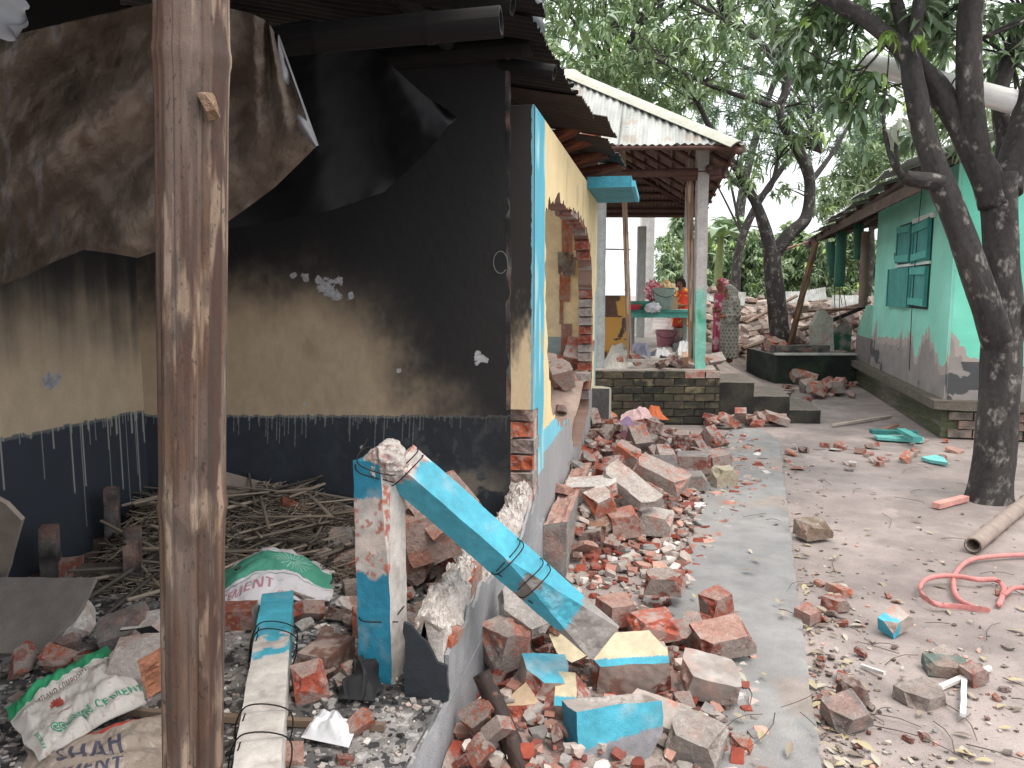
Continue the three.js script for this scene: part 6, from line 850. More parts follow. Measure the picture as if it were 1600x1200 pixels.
{ // dark low veranda plinth beyond, with white rim
  const L = atY(1212, 600, 0), R_ = atY(1335, 600, 0), z = -L.z, o = thing('dark_plinth', 'low black-green plinth with a white rim left of the green house', 'plinth', V((L.x + R_.x) / 2, 0, -z)); const w = R_.x - L.x, h = 0.5;
  part('face', chunk({ s: [w, h, 1.7], e: 0.12, a: 0.006, col: (t, p) => t === '+y' ? mix3(hex('#8d8780'), hex('#6a655f'), fbm(p.x * 5, p.z * 5, 2, 3)) : mix3(hex('#26302b'), hex('#3c4a3c'), sst(0.4, 0.7, fbm(p.x * 4, p.y * 5, p.z * 4, 4))), seed: 4 }), M.rubble, o).position.set(0, h / 2, -0.85); part('rim', box(w + 0.04, 0.035, 0.12, 0, h + 0.018, -0.04), worn('#c4c4c0', 2), o); part('upper_step', chunk({ s: [w * 0.7, 0.14, 0.8], e: 0.1, a: 0.006, col: mortarCol(hex('#4a4846')), seed: 6 }), M.rubble, o).position.set(-0.1, h + 0.07, -0.75);
  const sl = single('leaning_slab', chunk({ s: [0.42, 0.75, 0.1], cuts: [[1, 1, 0, 0.3], [-1, 0.6, 0, 0.24]], e: 0.05, col: mortarCol(hex('#b9bdb2')), seed: 9 }), M.rubble, 'pale broken wall slab standing on the dark plinth', 'slab'); sl.position.copy(atZ(1283, 525, z + 0.6)); sl.rotation.set(-0.1, 0.2, 0.04); rest(sl, h); const g2 = single('green_slab', chunk({ s: [0.3, 0.5, 0.12], cuts: [[1, 1, 0, 0.22], [-1, 0.8, 0, 0.18]], e: 0.05, col: (t, p, s) => mix3(hex('#2c6a52'), C.grey, sst(0.5, 0.7, fbm(p.x * 9, p.y * 9, 2, 3))), seed: 11 }), M.rubble, 'dark green broken slab behind the dark plinth', 'slab'); g2.position.copy(atZ(1316, 520, z + 1)); g2.rotation.set(-0.15, -0.2, -0.08); rest(g2, h);
  const R = rng(47); for (let i = 0; i < 26; i++) { const k = pick(R, ['mortar', 'brick', 'masonry']), m = single({ mortar: 'mortar_fragment', brick: 'brick_fragment', masonry: 'masonry_block' }[k], pick(R, VAR[k]), M.rubble, { mortar: 'mortar scrap', brick: 'brick scrap', masonry: 'masonry lump' }[k] + ' at the foot of the dark plinth', k === 'mortar' ? 'mortar piece' : 'brick', k + ' pieces at the foot of the dark plinth'); m.position.copy(atY(lerp(1222, 1345, R()), lerp(600, 628, R()), 0)); m.rotation.set(R() - 0.5, R() * 6, R() - 0.5); rest(m, -0.01); }
  for (let i = 0; i < 18; i++) { const k = pick(R, ['mortar', 'brick', 'masonry']), m = single({ mortar: 'mortar_fragment', brick: 'brick_fragment', masonry: 'masonry_block' }[k], pick(R, VAR[k]), M.rubble, { mortar: 'mortar scrap', brick: 'brick scrap', masonry: 'masonry lump' }[k] + ' lying on the dark plinth', k === 'mortar' ? 'mortar piece' : 'brick', k + ' pieces on the dark plinth'); const p = V(lerp(L.x + 0.1, R_.x - 0.1, R()), 0, -z - 0.5 - R() * 0.9); m.position.copy(p); m.scale.setScalar(1.2); m.rotation.set(R(), R() * 6, R()); rest(m, h); }
}

// ---------------------------------------------------------------- things on the yard
{
  // pink hose
  const hp = [[1640, 866], [1570, 868], [1520, 874], [1495, 893], [1490, 915], [1500, 938], [1525, 950], [1543, 953], [1500, 948], [1462, 944], [1441, 930], [1440, 912], [1456, 902], [1490, 900], [1530, 906], [1556, 906], [1568, 918], [1565, 935], [1560, 946]].map(([x, y], i) => atY(x, y, groundY(4, -4) + 0.018 + (i > 8 && i < 15 ? 0.02 : 0)));
  single('pink_hose', limb(hp, [0.014, 0.0145, 0.014], 9, 0.06, 2, 0.03), std({ color: 0xd68a86, roughness: 0.55, map: rep(T.neutral, 4) }), 'pink garden hose lying in a loop on the ground below the big tree', 'hose');
  single('pink_hose', limb([[1568, 930], [1590, 918], [1625, 925]].map(([x, y]) => atY(x, y, 0.03)), [0.012, 0.013], 8, 0.1, 5, 0.03), std({ color: 0xcf7f7c, roughness: 0.55, map: rep(T.neutral, 4) }), 'flattened end of pink hose at the right edge', 'hose');
  single('bamboo_log', bamboo(atY(1620, 772, 0.05), atY(1520, 852, 0.05), 0.05, 14, true, 8), worn('#94857c', 3, { roughness: 0.8 }), 'short grey bamboo log lying beside the trunk of the big tree', 'log');
  const pc = (label, px, py, s, cuts, col, rot, name = 'stone', cat = 'stone') => piece(label, px, py, 0.012, s, cuts, col, rot, { name, cat, e: 0.03 });
  pc('brown stone on the mud right of the path', 1270, 838, [0.2, 0.1, 0.15], [[1, 0.7, 0.3, 0.09], [-1, 0.6, 0.3, 0.09], [0.2, 1, 0.6, 0.06]], mortarCol(hex('#8b7866')), [0.1, 0.3, 0]);
  pc('brick piece with a blue painted corner on the mud', 1398, 990, [0.14, 0.075, 0.085], [[1, 0.9, 0.3, 0.058], [-0.8, 0.7, 0.6, 0.062]], (t, p, s) => p.x < -0.02 && t !== 'cut' ? paint(C.blue, 3)(p) : mix3(brickCol(C.orange, 0.6)(t, p, s), C.dust, 0.4), [0.2, 0.5, 0.25], 'brick_fragment', 'brick');
  pc('dark red brick piece near the path edge', 1305, 952, [0.11, 0.06, 0.08], [[1, 0.8, 0.3, 0.05], [-1, 0.7, 0.4, 0.045]], brickCol(C.red2, 0.3), [0.1, 0.3, 0], 'brick_fragment', 'brick'); pc('bright red brick piece touching the path edge', 1262, 970, [0.1, 0.06, 0.09], [[1, 0.6, 0.3, 0.05]], brickCol(C.red, 0.1), [0.1, 0.6, 0], 'brick_fragment', 'brick'); pc('grey slab fragment standing in the litter by the path', 1322, 1135, [0.14, 0.07, 0.12], [[1, 0.8, 0.2, 0.06], [-1, 0.4, 0.6, 0.06]], mortarCol(hex('#85807d')), [0.3, 0.3, 0.1], 'mortar_fragment', 'mortar piece'); pc('dark purple brick shard in the litter by the path', 1330, 1105, [0.1, 0.1, 0.06], [[1, 1, 0.2, 0.045], [-1, 0.7, 0.2, 0.045]], brickCol(C.burnt, 0.2), [0.1, 0.2, 0.2], 'brick_fragment', 'brick'); pc('flat greyish stone below the white sticks', 1440, 1095, [0.17, 0.05, 0.13], [[1, 0.3, 0.8, 0.08], [-1, 0.3, 0.6, 0.07]], mortarCol(hex('#9a8d86')), [0.05, 0.4, 0], 'stone', 'stone'); pc('dull green lump beside the white sticks', 1478, 1052, [0.16, 0.05, 0.1], [[1, 0.5, 0.5, 0.07], [-1, 0.5, 0.3, 0.07]], mortarCol(hex('#6f8078')), [0.1, -0.2, 0], 'stone', 'stone'); pc('small red brick beside the white sticks', 1520, 1068, [0.08, 0.07, 0.07], [[1, 0.9, 0.1, 0.04]], brickCol(C.red2, 0.2), [0.1, 0.3, 0.2], 'brick_fragment', 'brick'); pc('pale pink brick piece above the white sticks', 1475, 1035, [0.11, 0.05, 0.07], [[1, 1, 0.1, 0.04]], brickCol(C.pink, 0.7), [0.1, 0.4, 0.1], 'brick_fragment', 'brick');
  const R = rng(99); for (let i = 0; i < 52; i++) { const pth = i < 38, px = pth ? lerp(1255, 1335, R()) : lerp(1340, 1590, R()), py = pth ? lerp(900, 1200, R()) : lerp(900, 1190, R()), k = pick(R, ['mortar', 'brick']), P = atY(pth ? px + (py - 900) * 0.09 : px, py, 0), m = single(k === 'mortar' ? 'mortar_fragment' : 'brick_fragment', pick(R, VAR[k]), M.rubble, (k === 'mortar' ? 'small grey mortar chip' : 'small red brick chip') + (pth ? ' along the right path edge ' + (py < 1000 ? 'above the red brick pieces' : py < 1100 ? 'near the thin white stick' : 'round the grey slab fragment') : px < 1430 ? ' on the yard near the blue-cornered brick' : py < 1000 ? ' on the yard by the pink hose' : ' on the yard round the white sticks'), k === 'mortar' ? 'mortar piece' : 'brick', k + ' chips ' + (pth ? 'along the path' : 'on the yard')); m.scale.setScalar(0.12 + R() * 0.24); m.position.copy(P); m.rotation.set(R() - 0.5, R() * 6, R() - 0.5); rest(m, groundY(P.x, P.z) - 0.004); }
  const stick = (label, a, b, w, c, y = 0.02) => plank('white_stick', label, 'stick', atY(...a, y), atY(...b, y + 0.015), w, 0.014, worn(c, 3)); stick('upright-looking white stick lying on the yard', [1507, 1035], [1505, 1118], 0.02, '#dedede', 0.03); stick('short white stick crossing under the long one', [1460, 1078], [1505, 1058], 0.024, '#d8d6d2'); stick('thin white stick nearer the path', [1346, 1040], [1382, 1052], 0.014, '#d4d0cc'); stick('white stick at the edge of the near heap', [1108, 1098], [1160, 1086], 0.022, '#dcdcda', 0.06); stick('tiny white stick right of the crossing sticks', [1528, 1050], [1548, 1043], 0.02, '#e0dedc');
  plank('pinkish_plank', 'short pink plank at the foot of the big tree', 'plank', atY(1462, 790, 0.03), atY(1508, 778, 0.03), 0.06, 0.04, worn('#d29a90', 3));
  plank('turquoise_plank', 'turquoise board lying by the green house plinth', 'plank', atY(1366, 682, 0.03), atY(1444, 688, 0.03), 0.22, 0.03, worn('#6fb9b4', 2)); plank('turquoise_plank', 'dark teal frame piece lying on the turquoise board', 'plank', atY(1360, 674, 0.07), atY(1432, 676, 0.07), 0.1, 0.04, worn('#2f6f6c', 2)); plank('turquoise_plank', 'short teal bar lying across the turquoise board', 'plank', atY(1408, 672, 0.11), atY(1434, 686, 0.11), 0.09, 0.04, worn('#4f9c98', 2)); plank('turquoise_plank', 'small turquoise board alone on the yard before the plinth', 'plank', atY(1456, 722, 0.03), atY(1478, 718, 0.05), 0.3, 0.03, worn('#76c2c0', 2));
  plank('pale_lath', 'long pale lath lying on the yard before the green house', 'lath', atY(1300, 664, 0.02), atY(1392, 650, 0.02), 0.04, 0.02, worn('#b9aca0', 3)); plank('brown_lath', 'brown lath near the plinth of the green house', 'lath', atY(1375, 672, 0.03), atY(1402, 664, 0.03), 0.05, 0.02, worn('#8a6a5a', 3));
  for (let i = 0; i < 40; i++) { const k = pick(R, ['mortar', 'brick']), P = atY(lerp(1225, 1500, R()), lerp(690, 735, R()), 0), m = single(k === 'mortar' ? 'mortar_fragment' : 'brick_fragment', pick(R, VAR[k]), M.rubble, (k === 'mortar' ? 'flat mortar crumb' : 'brick crumb') + ' in the cracked strip ' + (P.x < 3 ? 'beside the path end' : P.x < 4 ? 'in the middle of the yard' : 'near the small turquoise board'), k === 'mortar' ? 'mortar piece' : 'brick', k + ' crumbs in the cracked strip'); m.scale.setScalar(0.25 + R() * 0.6); m.position.copy(P); m.rotation.set((R() - 0.5) * 0.5, R() * 6, (R() - 0.5) * 0.5); rest(m, groundY(P.x, P.z) - 0.01); }
}
// black water tank on the roof
{
  const c = atZ(822, -20, 6.2), o = thing('water_tank', 'black ribbed plastic water tank above the burnt roof edge', 'tank', V(c.x - 0.28, 0, c.z)), pr = [], by = 3.45; for (let i = 0; i <= 40; i++) pr.push([0.42 + 0.012 * Math.sin(i * 1.57), by + i * 0.03]); pr.push([0.3, by + 1.3], [0.1, by + 1.36], [0.001, by + 1.36]); pr.unshift([0.001, by]);
  part('body', new THREE.LatheGeometry(pr.map(p => new THREE.Vector2(...p)), 36), std({ color: 0x3a3d42, roughness: 0.45 }), o); for (const [x, z] of [[-0.3, -0.3], [0.3, -0.3], [-0.3, 0.3], [0.3, 0.3]]) part('stand_leg', box(0.05, by, 0.05, x, by / 2, z), worn('#4a4744'), o); part('stand_top', box(0.8, 0.05, 0.8, 0, by - 0.026, 0), worn('#4a4744'), o);
}

// ---------------------------------------------------------------- vegetation
function leafGeo(L, W, droop, fold) { // one leaf along +x, drooping, folded on its midrib
  const pos = [], idx = [], uv = [], n = 4, wf = [0.12, 0.85, 1, 0.62, 0.02];
  for (let i = 0; i <= n; i++) { const t = i / n, x = L * t * Math.cos(droop * t * 0.6), y = -L * droop * t * t * 0.6, w = W / 2 * wf[i]; pos.push(x, y, 0, x, y + fold * w, w, x, y + fold * w, -w); uv.push(t, 0.5, t, 1, t, 0); }
  for (let i = 0; i < n; i++) { const a = i * 3, b = a + 3; idx.push(a, a + 1, b, b, a + 1, b + 1, a, b, a + 2, b, b + 2, a + 2); }
  return geoFrom(pos, idx, uv);
}
function whorl(n, L, W, seed, droop = 0.9) { const R = rng(seed), gs = []; for (let i = 0; i < n; i++) { const g = leafGeo(L * (0.7 + R() * 0.45), W, droop * (0.5 + R()), 0.35); g.rotateX((R() - 0.5) * 0.8); g.rotateZ(0.5 - R() * 1.3); g.rotateY(i / n * 6.28 + R() * 0.7); g.translate(0, -R() * L * 0.45, 0); gs.push(g); } return mergeGeometries(gs); }
const leafMat = (extra = {}) => new THREE.MeshPhysicalMaterial(Object.assign({ color: 0xffffff, roughness: 0.42, side: THREE.DoubleSide, transmission: 0.4, thickness: 0 }, extra));
const LM = leafMat(), LM2 = leafMat({ roughness: 0.7 });
const WH = { mango: [whorl(11, 0.17, 0.042, 1), whorl(9, 0.19, 0.046, 2, 1.2)], small: [whorl(16, 0.12, 0.035, 3, 0.5), whorl(14, 0.14, 0.04, 4, 0.7)], broad: [whorl(10, 0.26, 0.1, 5, 0.8)], fine: [whorl(22, 0.16, 0.018, 6, 0.4)] };
const green = { dark: [[0.11, 0.18, 0.09], [0.22, 0.31, 0.15]], mid: [[0.14, 0.23, 0.11], [0.29, 0.39, 0.18]], light: [[0.24, 0.35, 0.19], [0.42, 0.52, 0.3]], fresh: [[0.16, 0.26, 0.05], [0.28, 0.38, 0.09]], teal: [[0.09, 0.165, 0.11], [0.17, 0.26, 0.16]] };
function crown(parent, clumps, kind, pal, seed, per = 60, size = 1) {
  const R = rng(seed), pts = []; for (const [c, r, f = 1] of clumps) { const n = Math.round(per * r * r * f) + 6; for (let i = 0; i < n; i++) { const v = V(R() * 2 - 1, R() * 2 - 1, R() * 2 - 1); if (v.length() > 1) { i--; continue; } const l = v.length(); v.multiplyScalar((0.35 + 0.65 * l) / Math.max(l, 0.01) * Math.pow(l, 0.8)); const p = c.clone().add(V(v.x * r, v.y * r * 0.75, v.z * r)); if (fbm(p.x * 1.6, p.y * 1.6, p.z * 1.6, 2) < 0.34) continue; pts.push(p); } }
  const gs = WH[kind], m4 = new THREE.Matrix4(), q = new THREE.Quaternion(), col = new THREE.Color();
  gs.forEach((g, k) => { const sub = pts.filter((_, i) => i % gs.length === k), im = new THREE.InstancedMesh(g, kind === 'mango' ? LM : LM2, sub.length); sub.forEach((p, i) => { q.setFromEuler(eul((R() - 0.5) * 0.9, R() * 6.28, (R() - 0.5) * 0.9)); const s = size * (0.75 + R() * 0.5); m4.compose(p, q, V(s, s, s)); im.setMatrixAt(i, m4); const t = R(), [a, b] = green[pal], k2 = R() < 0.06 ? 1.5 : 1; col.setRGB(lerp(a[0], b[0], t) * k2, lerp(a[1], b[1], t) * k2, lerp(a[2], b[2], t)); im.setColorAt(i, col); }); im.name = 'foliage'; im.userData.kind = 'stuff'; parent.add(im); });
  return pts;
}
function twigs(parent, pts, anchors, seed, n = 60, r = 0.012) { const R = rng(seed), gs = []; for (let i = 0; i < n && pts.length; i++) { const p = pts[Math.floor(R() * pts.length)]; let best = anchors[0], bd = 1e9; for (const a of anchors) { const d = a.distanceTo(p); if (d < bd) { bd = d; best = a; } } const mid = best.clone().lerp(p, 0.5).add(V((R() - 0.5) * bd * 0.25, bd * 0.1, (R() - 0.5) * bd * 0.25)); gs.push(limb([best, mid, p], [r * (0.7 + bd * 0.4), r * 0.4], 5, 0, 0, 0.25)); } if (gs.length) part('twigs', mergeGeometries(gs), M.bark, parent).userData.kind = 'stuff'; }
const L3 = (arr) => arr.map(a => atZ(...a));
{ // big tree by the green house
  const b = atY(1546, 782, 0), z = -b.z, o = thing('yard_tree', 'big dark-barked tree with pale blotches forking in front of the green house', 'tree'), br = (pts, rad, n = 'branch', w = 0.12) => part(n, limb(L3(pts), rad, 12, w, pts[0][0], 0.05), M.bark, o);
 
  part('trunk', limb([V(b.x, -0.06, b.z), ...L3([[1548, 760, z], [1556, 690, z], [1563, 600, z], [1566, 520, z], [1566, 440, z], [1563, 370, z], [1560, 300, z], [1562, 270, z]])], [0.185, 0.16, 0.142, 0.138, 0.138, 0.13, 0.12, 0.118, 0.125, 0.115], 22, 0.1, 3, 0.05), M.bark, o);
  br([[1564, 545, z], [1545, 490, z - 0.08], [1525, 430, z - 0.1], [1504, 370, z - 0.1], [1482, 315, z - 0.08], [1462, 265, z - 0.05], [1442, 200, z], [1428, 130, z], [1420, 90, z + 0.05], [1390, 60, z + 0.1], [1345, 25, z + 0.2], [1290, -5, z + 0.3], [1240, -40, z + 0.4]], [0.12, 0.105, 0.1, 0.095, 0.088, 0.085, 0.08, 0.075, 0.07, 0.06, 0.06, 0.055, 0.05]);
  br([[1468, 285, z - 0.08], [1445, 282, z - 0.12], [1418, 278, z - 0.14], [1412, 274, z - 0.14]], [0.07, 0.06, 0.055, 0.05]);
  br([[1412, 278, z - 0.14], [1396, 255, z - 0.15], [1386, 225, z - 0.15], [1380, 180, z - 0.12], [1384, 140, z - 0.1]], [0.03, 0.022, 0.016, 0.012, 0.006]); br([[1402, 262, z - 0.16], [1400, 225, z - 0.2], [1404, 190, z - 0.2]], [0.02, 0.014, 0.008]);
  br([[1556, 320, z], [1545, 285, z], [1520, 235, z + 0.02], [1496, 185, z + 0.06], [1462, 135, z + 0.1], [1430, 95, z + 0.12], [1415, 50, z + 0.15], [1400, 0, z + 0.2], [1385, -60, z + 0.25]], [0.12, 0.11, 0.1, 0.095, 0.085, 0.06, 0.05, 0.045, 0.04]);
  br([[1530, 262, z + 0.02], [1521, 200, z - 0.03], [1515, 140, z - 0.06], [1514, 70, z - 0.06], [1518, 0, z - 0.05], [1524, -70, z]], [0.09, 0.085, 0.083, 0.08, 0.08, 0.075]);
  br([[1570, 300, z], [1582, 250, z + 0.05], [1596, 200, z + 0.1], [1620, 120, z + 0.1]], [0.11, 0.1, 0.09, 0.08]); br([[1568, 290, z + 0.1], [1570, 220, z + 0.3], [1562, 150, z + 0.45], [1578, 90, z + 0.5], [1600, 20, z + 0.6]], [0.07, 0.065, 0.06, 0.06, 0.05]); br([[1424, 90, z + 0.05], [1432, 40, z], [1438, -20, z]], [0.05, 0.045, 0.04]); br([[1575, 545, z], [1592, 510, z - 0.05], [1612, 480, z - 0.1]], [0.08, 0.07, 0.06]);
  const cl = [[1430, 20, z + 0.3, 0.35], [1320, 30, z + 0.5, 0.35], [1250, 20, z + 0.7, 0.4], [1300, 110, z + 0.6, 0.28], [1345, 150, z + 0.4, 0.22], [1475, 30, z + 0.6, 0.35], [1580, 40, z + 0.5, 0.35], [1590, 230, z + 1.3, 0.3], [1465, 210, z + 1.3, 0.3], [1540, -160, z + 0.3, 0.5], [1380, -150, z + 0.3, 0.5], [1440, -420, z - 0.8, 0.8], [1740, 0, z - 0.4, 0.5], [1560, -420, z - 0.6, 0.8]].map(([x, y, zz, r]) => [atZ(x, y, zz), r, 1]);
  const pts = crown(o, cl, 'mango', 'dark', 11, 130, 0.95); twigs(o, pts, L3([[1430, 130, z], [1390, 60, z + 0.1], [1345, 25, z + 0.2], [1290, -5, z + 0.3], [1462, 135, z + 0.1], [1415, 50, z + 0.15], [1514, 70, z], [1518, 0, z], [1578, 90, z + 0.5], [1596, 200, z + 0.1], [1384, 140, z - 0.1], [1600, 20, z + 0.6]]), 5, 110, 0.012);
  // fresh shoots, each leaf its own
  const R = rng(12), lg = [leafGeo(0.15, 0.055, 0.9, 0.35), leafGeo(0.12, 0.05, 0.6, 0.3)], fm = leafMat({ color: new THREE.Color(0.22, 0.34, 0.07) }), dm = leafMat({ color: new THREE.Color(0.075, 0.14, 0.05) }), pm = leafMat({ color: new THREE.Color(0.34, 0.36, 0.28) });
  const sprig = (px, py, zz, n, m, s = 1) => { const c = atZ(px, py, zz); for (let i = 0; i < n; i++) { const l = part('leaf', lg[i % 2], m, o); l.position.copy(c).add(V((R() - 0.5) * 0.04, (R() - 0.5) * 0.08, (R() - 0.5) * 0.04)); l.rotation.set((R() - 0.5) * 0.8, i / n * 6.28 + R(), -0.2 - R() * 0.9, 'YXZ'); l.scale.setScalar(s * (0.8 + R() * 0.4)); } };
  sprig(1390, 50, z - 0.1, 9, fm, 1.05); sprig(1432, 52, z - 0.08, 5, fm); sprig(1330, 130, z, 5, fm, 0.8); sprig(1378, 118, z - 0.1, 6, fm, 0.8); sprig(1386, 148, z - 0.1, 8, dm); sprig(1360, 120, z - 0.1, 7, dm); sprig(1310, 100, z, 10, dm); sprig(1268, 125, z + 0.2, 10, dm); sprig(1340, 175, z - 0.1, 8, dm, 1.2); sprig(1300, 160, z + 0.1, 9, dm); sprig(1255, 60, z + 0.2, 9, dm); sprig(1404, 190, z - 0.2, 4, pm, 1); sprig(1385, 195, z - 0.15, 3, pm, 1); sprig(1355, 240, z, 3, dm); sprig(1265, 35, z + 0.2, 5, fm, 0.9); sprig(1225, 95, z + 0.3, 10, dm); sprig(1285, 20, z + 0.2, 12, dm);
  const sprigStem = part('shoot_stem', mergeGeometries([limb(L3([[1384, 150, z - 0.1], [1388, 100, z - 0.1], [1391, 52, z - 0.1]]), [0.007, 0.004], 5), limb(L3([[1390, 62, z + 0.1], [1340, 110, z + 0.05], [1240, 70, z + 0.25]]), [0.012, 0.005], 5), limb(L3([[1345, 130, z], [1320, 160, z + 0.05], [1296, 162, z + 0.1]]), [0.008, 0.004], 5)]), M.bark, o);
}
{ // white pipe fixed in the tree
  const a = atZ(1352, 98, 6.7), b = atZ(1720, 196, 5.6), d = b.clone().sub(a), o = thing('white_pipe', 'thick white plastic pipe held up in the branches of the big tree', 'pipe', a), L = d.length(), r = 0.085, g = new THREE.LatheGeometry([[r, 0], [r, L], [r - 0.006, L], [r - 0.006, 0], [r, 0]].map(p => new THREE.Vector2(...p)), 28);
  const q = new THREE.Quaternion().setFromUnitVectors(V(0, 1, 0), d.clone().normalize()); g.applyQuaternion(q); part('tube', g, std({ map: rep(T.neutral, 1), color: 0xffffff, roughness: 0.35 }), o); const t = new THREE.TorusGeometry(r + 0.003, 0.006, 6, 24); t.rotateX(Math.PI / 2); t.applyQuaternion(q); for (const k of [0.28, 0.42]) part('tie_wire', t.clone().translate(d.x * k, d.y * k, d.z * k), M.wire, o);
}
{ // second tree
  const z = 14.2, o = thing('forked_tree', 'slim dark tree forking low beside the roof of the green house', 'tree'), g0 = atZ(1222, 555, z), br = (pts, rad, n = 'branch') => part(n, limb(L3(pts), rad, 10, 0.12, pts[0][0], 0.1), M.bark, o);
  part('trunk', limb([V(g0.x, groundY(g0.x, -z) - 0.1, -z), ...L3([[1221, 545, z], [1216, 500, z], [1211, 450, z], [1207, 410, z], [1208, 385, z]])], [0.2, 0.18, 0.17, 0.16, 0.16], 14, 0.1, 6, 0.08), M.bark, o);
  br([[1207, 400, z], [1196, 360, z], [1180, 315, z - 0.1], [1165, 290, z - 0.1], [1150, 262, z], [1120, 220, z], [1090, 160, z + 0.2]], [0.13, 0.11, 0.09, 0.085, 0.075, 0.06, 0.04]); br([[1210, 395, z], [1235, 365, z], [1258, 342, z], [1265, 310, z], [1264, 275, z], [1248, 235, z - 0.2], [1228, 200, z - 0.3], [1218, 170, z - 0.3], [1228, 140, z - 0.3], [1226, 90, z - 0.2], [1210, 40, z], [1190, -10, z]], [0.14, 0.12, 0.11, 0.1, 0.1, 0.09, 0.085, 0.08, 0.08, 0.07, 0.06]); br([[1220, 170, z - 0.3], [1190, 160, z - 0.5], [1150, 148, z - 0.7], [1100, 130, z - 0.8], [1040, 100, z - 1]], [0.06, 0.05, 0.04, 0.03, 0.02]); br([[1222, 95, z - 0.2], [1180, 60, z - 0.3], [1130, 30, z - 0.3], [1080, 0, z - 0.3]], [0.05, 0.045, 0.04, 0.03]); br([[1180, 315, z - 0.1], [1205, 290, z], [1215, 250, z]], [0.06, 0.05, 0.03]); br([[1262, 290, z], [1300, 240, z + 0.2], [1330, 190, z + 0.3]], [0.06, 0.04, 0.03]);
  const cl = [[1090, 60, 0.9], [1150, 20, 1.0], [1210, 40, 1.0], [1020, 60, 1.0], [1260, 0, 0.9], [1150, 110, 0.7], [1060, 120, 0.8], [1215, 240, 0.55], [1250, 200, 0.5], [1180, 250, 0.45], [1300, 190, 0.4], [1160, 275, 0.4], [1230, 290, 0.4], [1190, 180, 0.5], [1100, -60, 1.2], [1250, -120, 1.0]].map(([x, y, r], i) => [atZ(x, y, z + ((i * 7) % 5 - 2.5) * 0.4), r, 1]);
  const pts = crown(o, cl, 'mango', 'mid', 21, 36, 1.05); twigs(o, pts, L3([[1150, 262, z], [1090, 160, z], [1218, 170, z], [1226, 90, z], [1190, -10, z], [1100, 130, z - 0.8], [1040, 100, z - 1], [1130, 30, z], [1265, 310, z], [1330, 190, z], [1215, 250, z]]), 8, 120, 0.016);
}
function bgTree(name, label, px, z, clumps, kind, pal, seed, per, size, rt = 0.16, group) { const o = thing(name, label, name.includes('shrub') ? 'shrub' : 'tree', null, group), cs = clumps.map(([x, y, r, dz = 0]) => [atZ(x, y, z + dz), r, 1]), top = cs.reduce((a, b) => a[0].y > b[0].y ? a : b)[0], gx = atZ(px, 450, z).x, gy = groundY(gx, -z); const an = [V(gx, gy + 0.4, -z)]; part('trunk', limb([V(gx, gy - 0.1, -z), V(gx + 0.15, lerp(gy, top.y, 0.4), -z), top.clone().setY(lerp(gy, top.y, 0.85))], [rt, rt * 0.7, rt * 0.3], 8, 0.1, seed, 0.25), M.bark, o); an.push(V(gx + 0.1, lerp(gy, top.y, 0.4), -z), top.clone().setY(lerp(gy, top.y, 0.7))); const pts = crown(o, cs, kind, pal, seed, per, size); twigs(o, pts, an, seed, 30, rt * 0.12); return o; }
bgTree('mango_tree', 'dense mango tree hanging over the porch roof from behind', 880, 17, [[880, 40, 1.3], [940, 30, 1.4, -1], [1000, 20, 1.3, 1], [905, 100, 1.1, -2], [965, 90, 1.3, -2.5], [1030, 110, 1.1, -1], [1080, 50, 1.2, 1], [870, -40, 1.6], [960, -60, 1.8], [1040, -40, 1.6], [990, 150, 1.0, -1.5], [1060, 170, 0.9, 0], [930, 130, 0.9, -2.5]], 'mango', 'mid', 31, 46, 1.25, 0.22);
bgTree('feathery_tree', 'fine-leaved feathery tree between the porch roof and the forked tree', 1150, 21, [[1130, 190, 1.5], [1180, 210, 1.3, 1], [1100, 150, 1.4], [1210, 150, 1.3], [1160, 130, 1.4, 1], [1270, 160, 1.3, 1], [1330, 210, 1.0], [1240, 230, 0.9, 1], [1290, 110, 1.2]], 'fine', 'teal', 41, 22, 1.7, 0.16);
bgTree('leafy_tree', 'light green leafy tree rising behind the veranda roof of the green house', 1350, 22, [[1350, 250, 1.0], [1385, 230, 1.1, 1], [1320, 290, 0.8], [1400, 270, 0.9], [1360, 210, 0.9, 1], [1300, 320, 0.6, -0.5]], 'small', 'light', 51, 80, 1.8, 0.14);
bgTree('leafy_tree', 'dark leafy tree behind the roof of the green house at the right', 1500, 20, [[1450, 190, 1.2], [1500, 200, 1.3, 1], [1560, 180, 1.4], [1600, 130, 1.5, 1], [1480, 130, 1.2], [1540, 100, 1.4, 1], [1620, 220, 1.3], [1430, 240, 0.8], [1400, 90, 1.3, 2], [1470, 40, 1.5, 2], [1590, 40, 1.5, 1]], 'small', 'light', 61, 20, 1.6, 0.2);
bgTree('leafy_tree', 'distant trees pale behind the forked tree crown', 1150, 30, [[1000, 120, 2], [1080, 160, 2, 1], [1180, 60, 2.4], [1280, 80, 2.4], [1380, 60, 2.4], [1330, 140, 1.8], [1140, 20, 2.2], [1240, -40, 2.4]], 'small', 'light', 71, 7, 2.2, 0.25);
const G3 = 'shrubs beyond the collapsed houses';
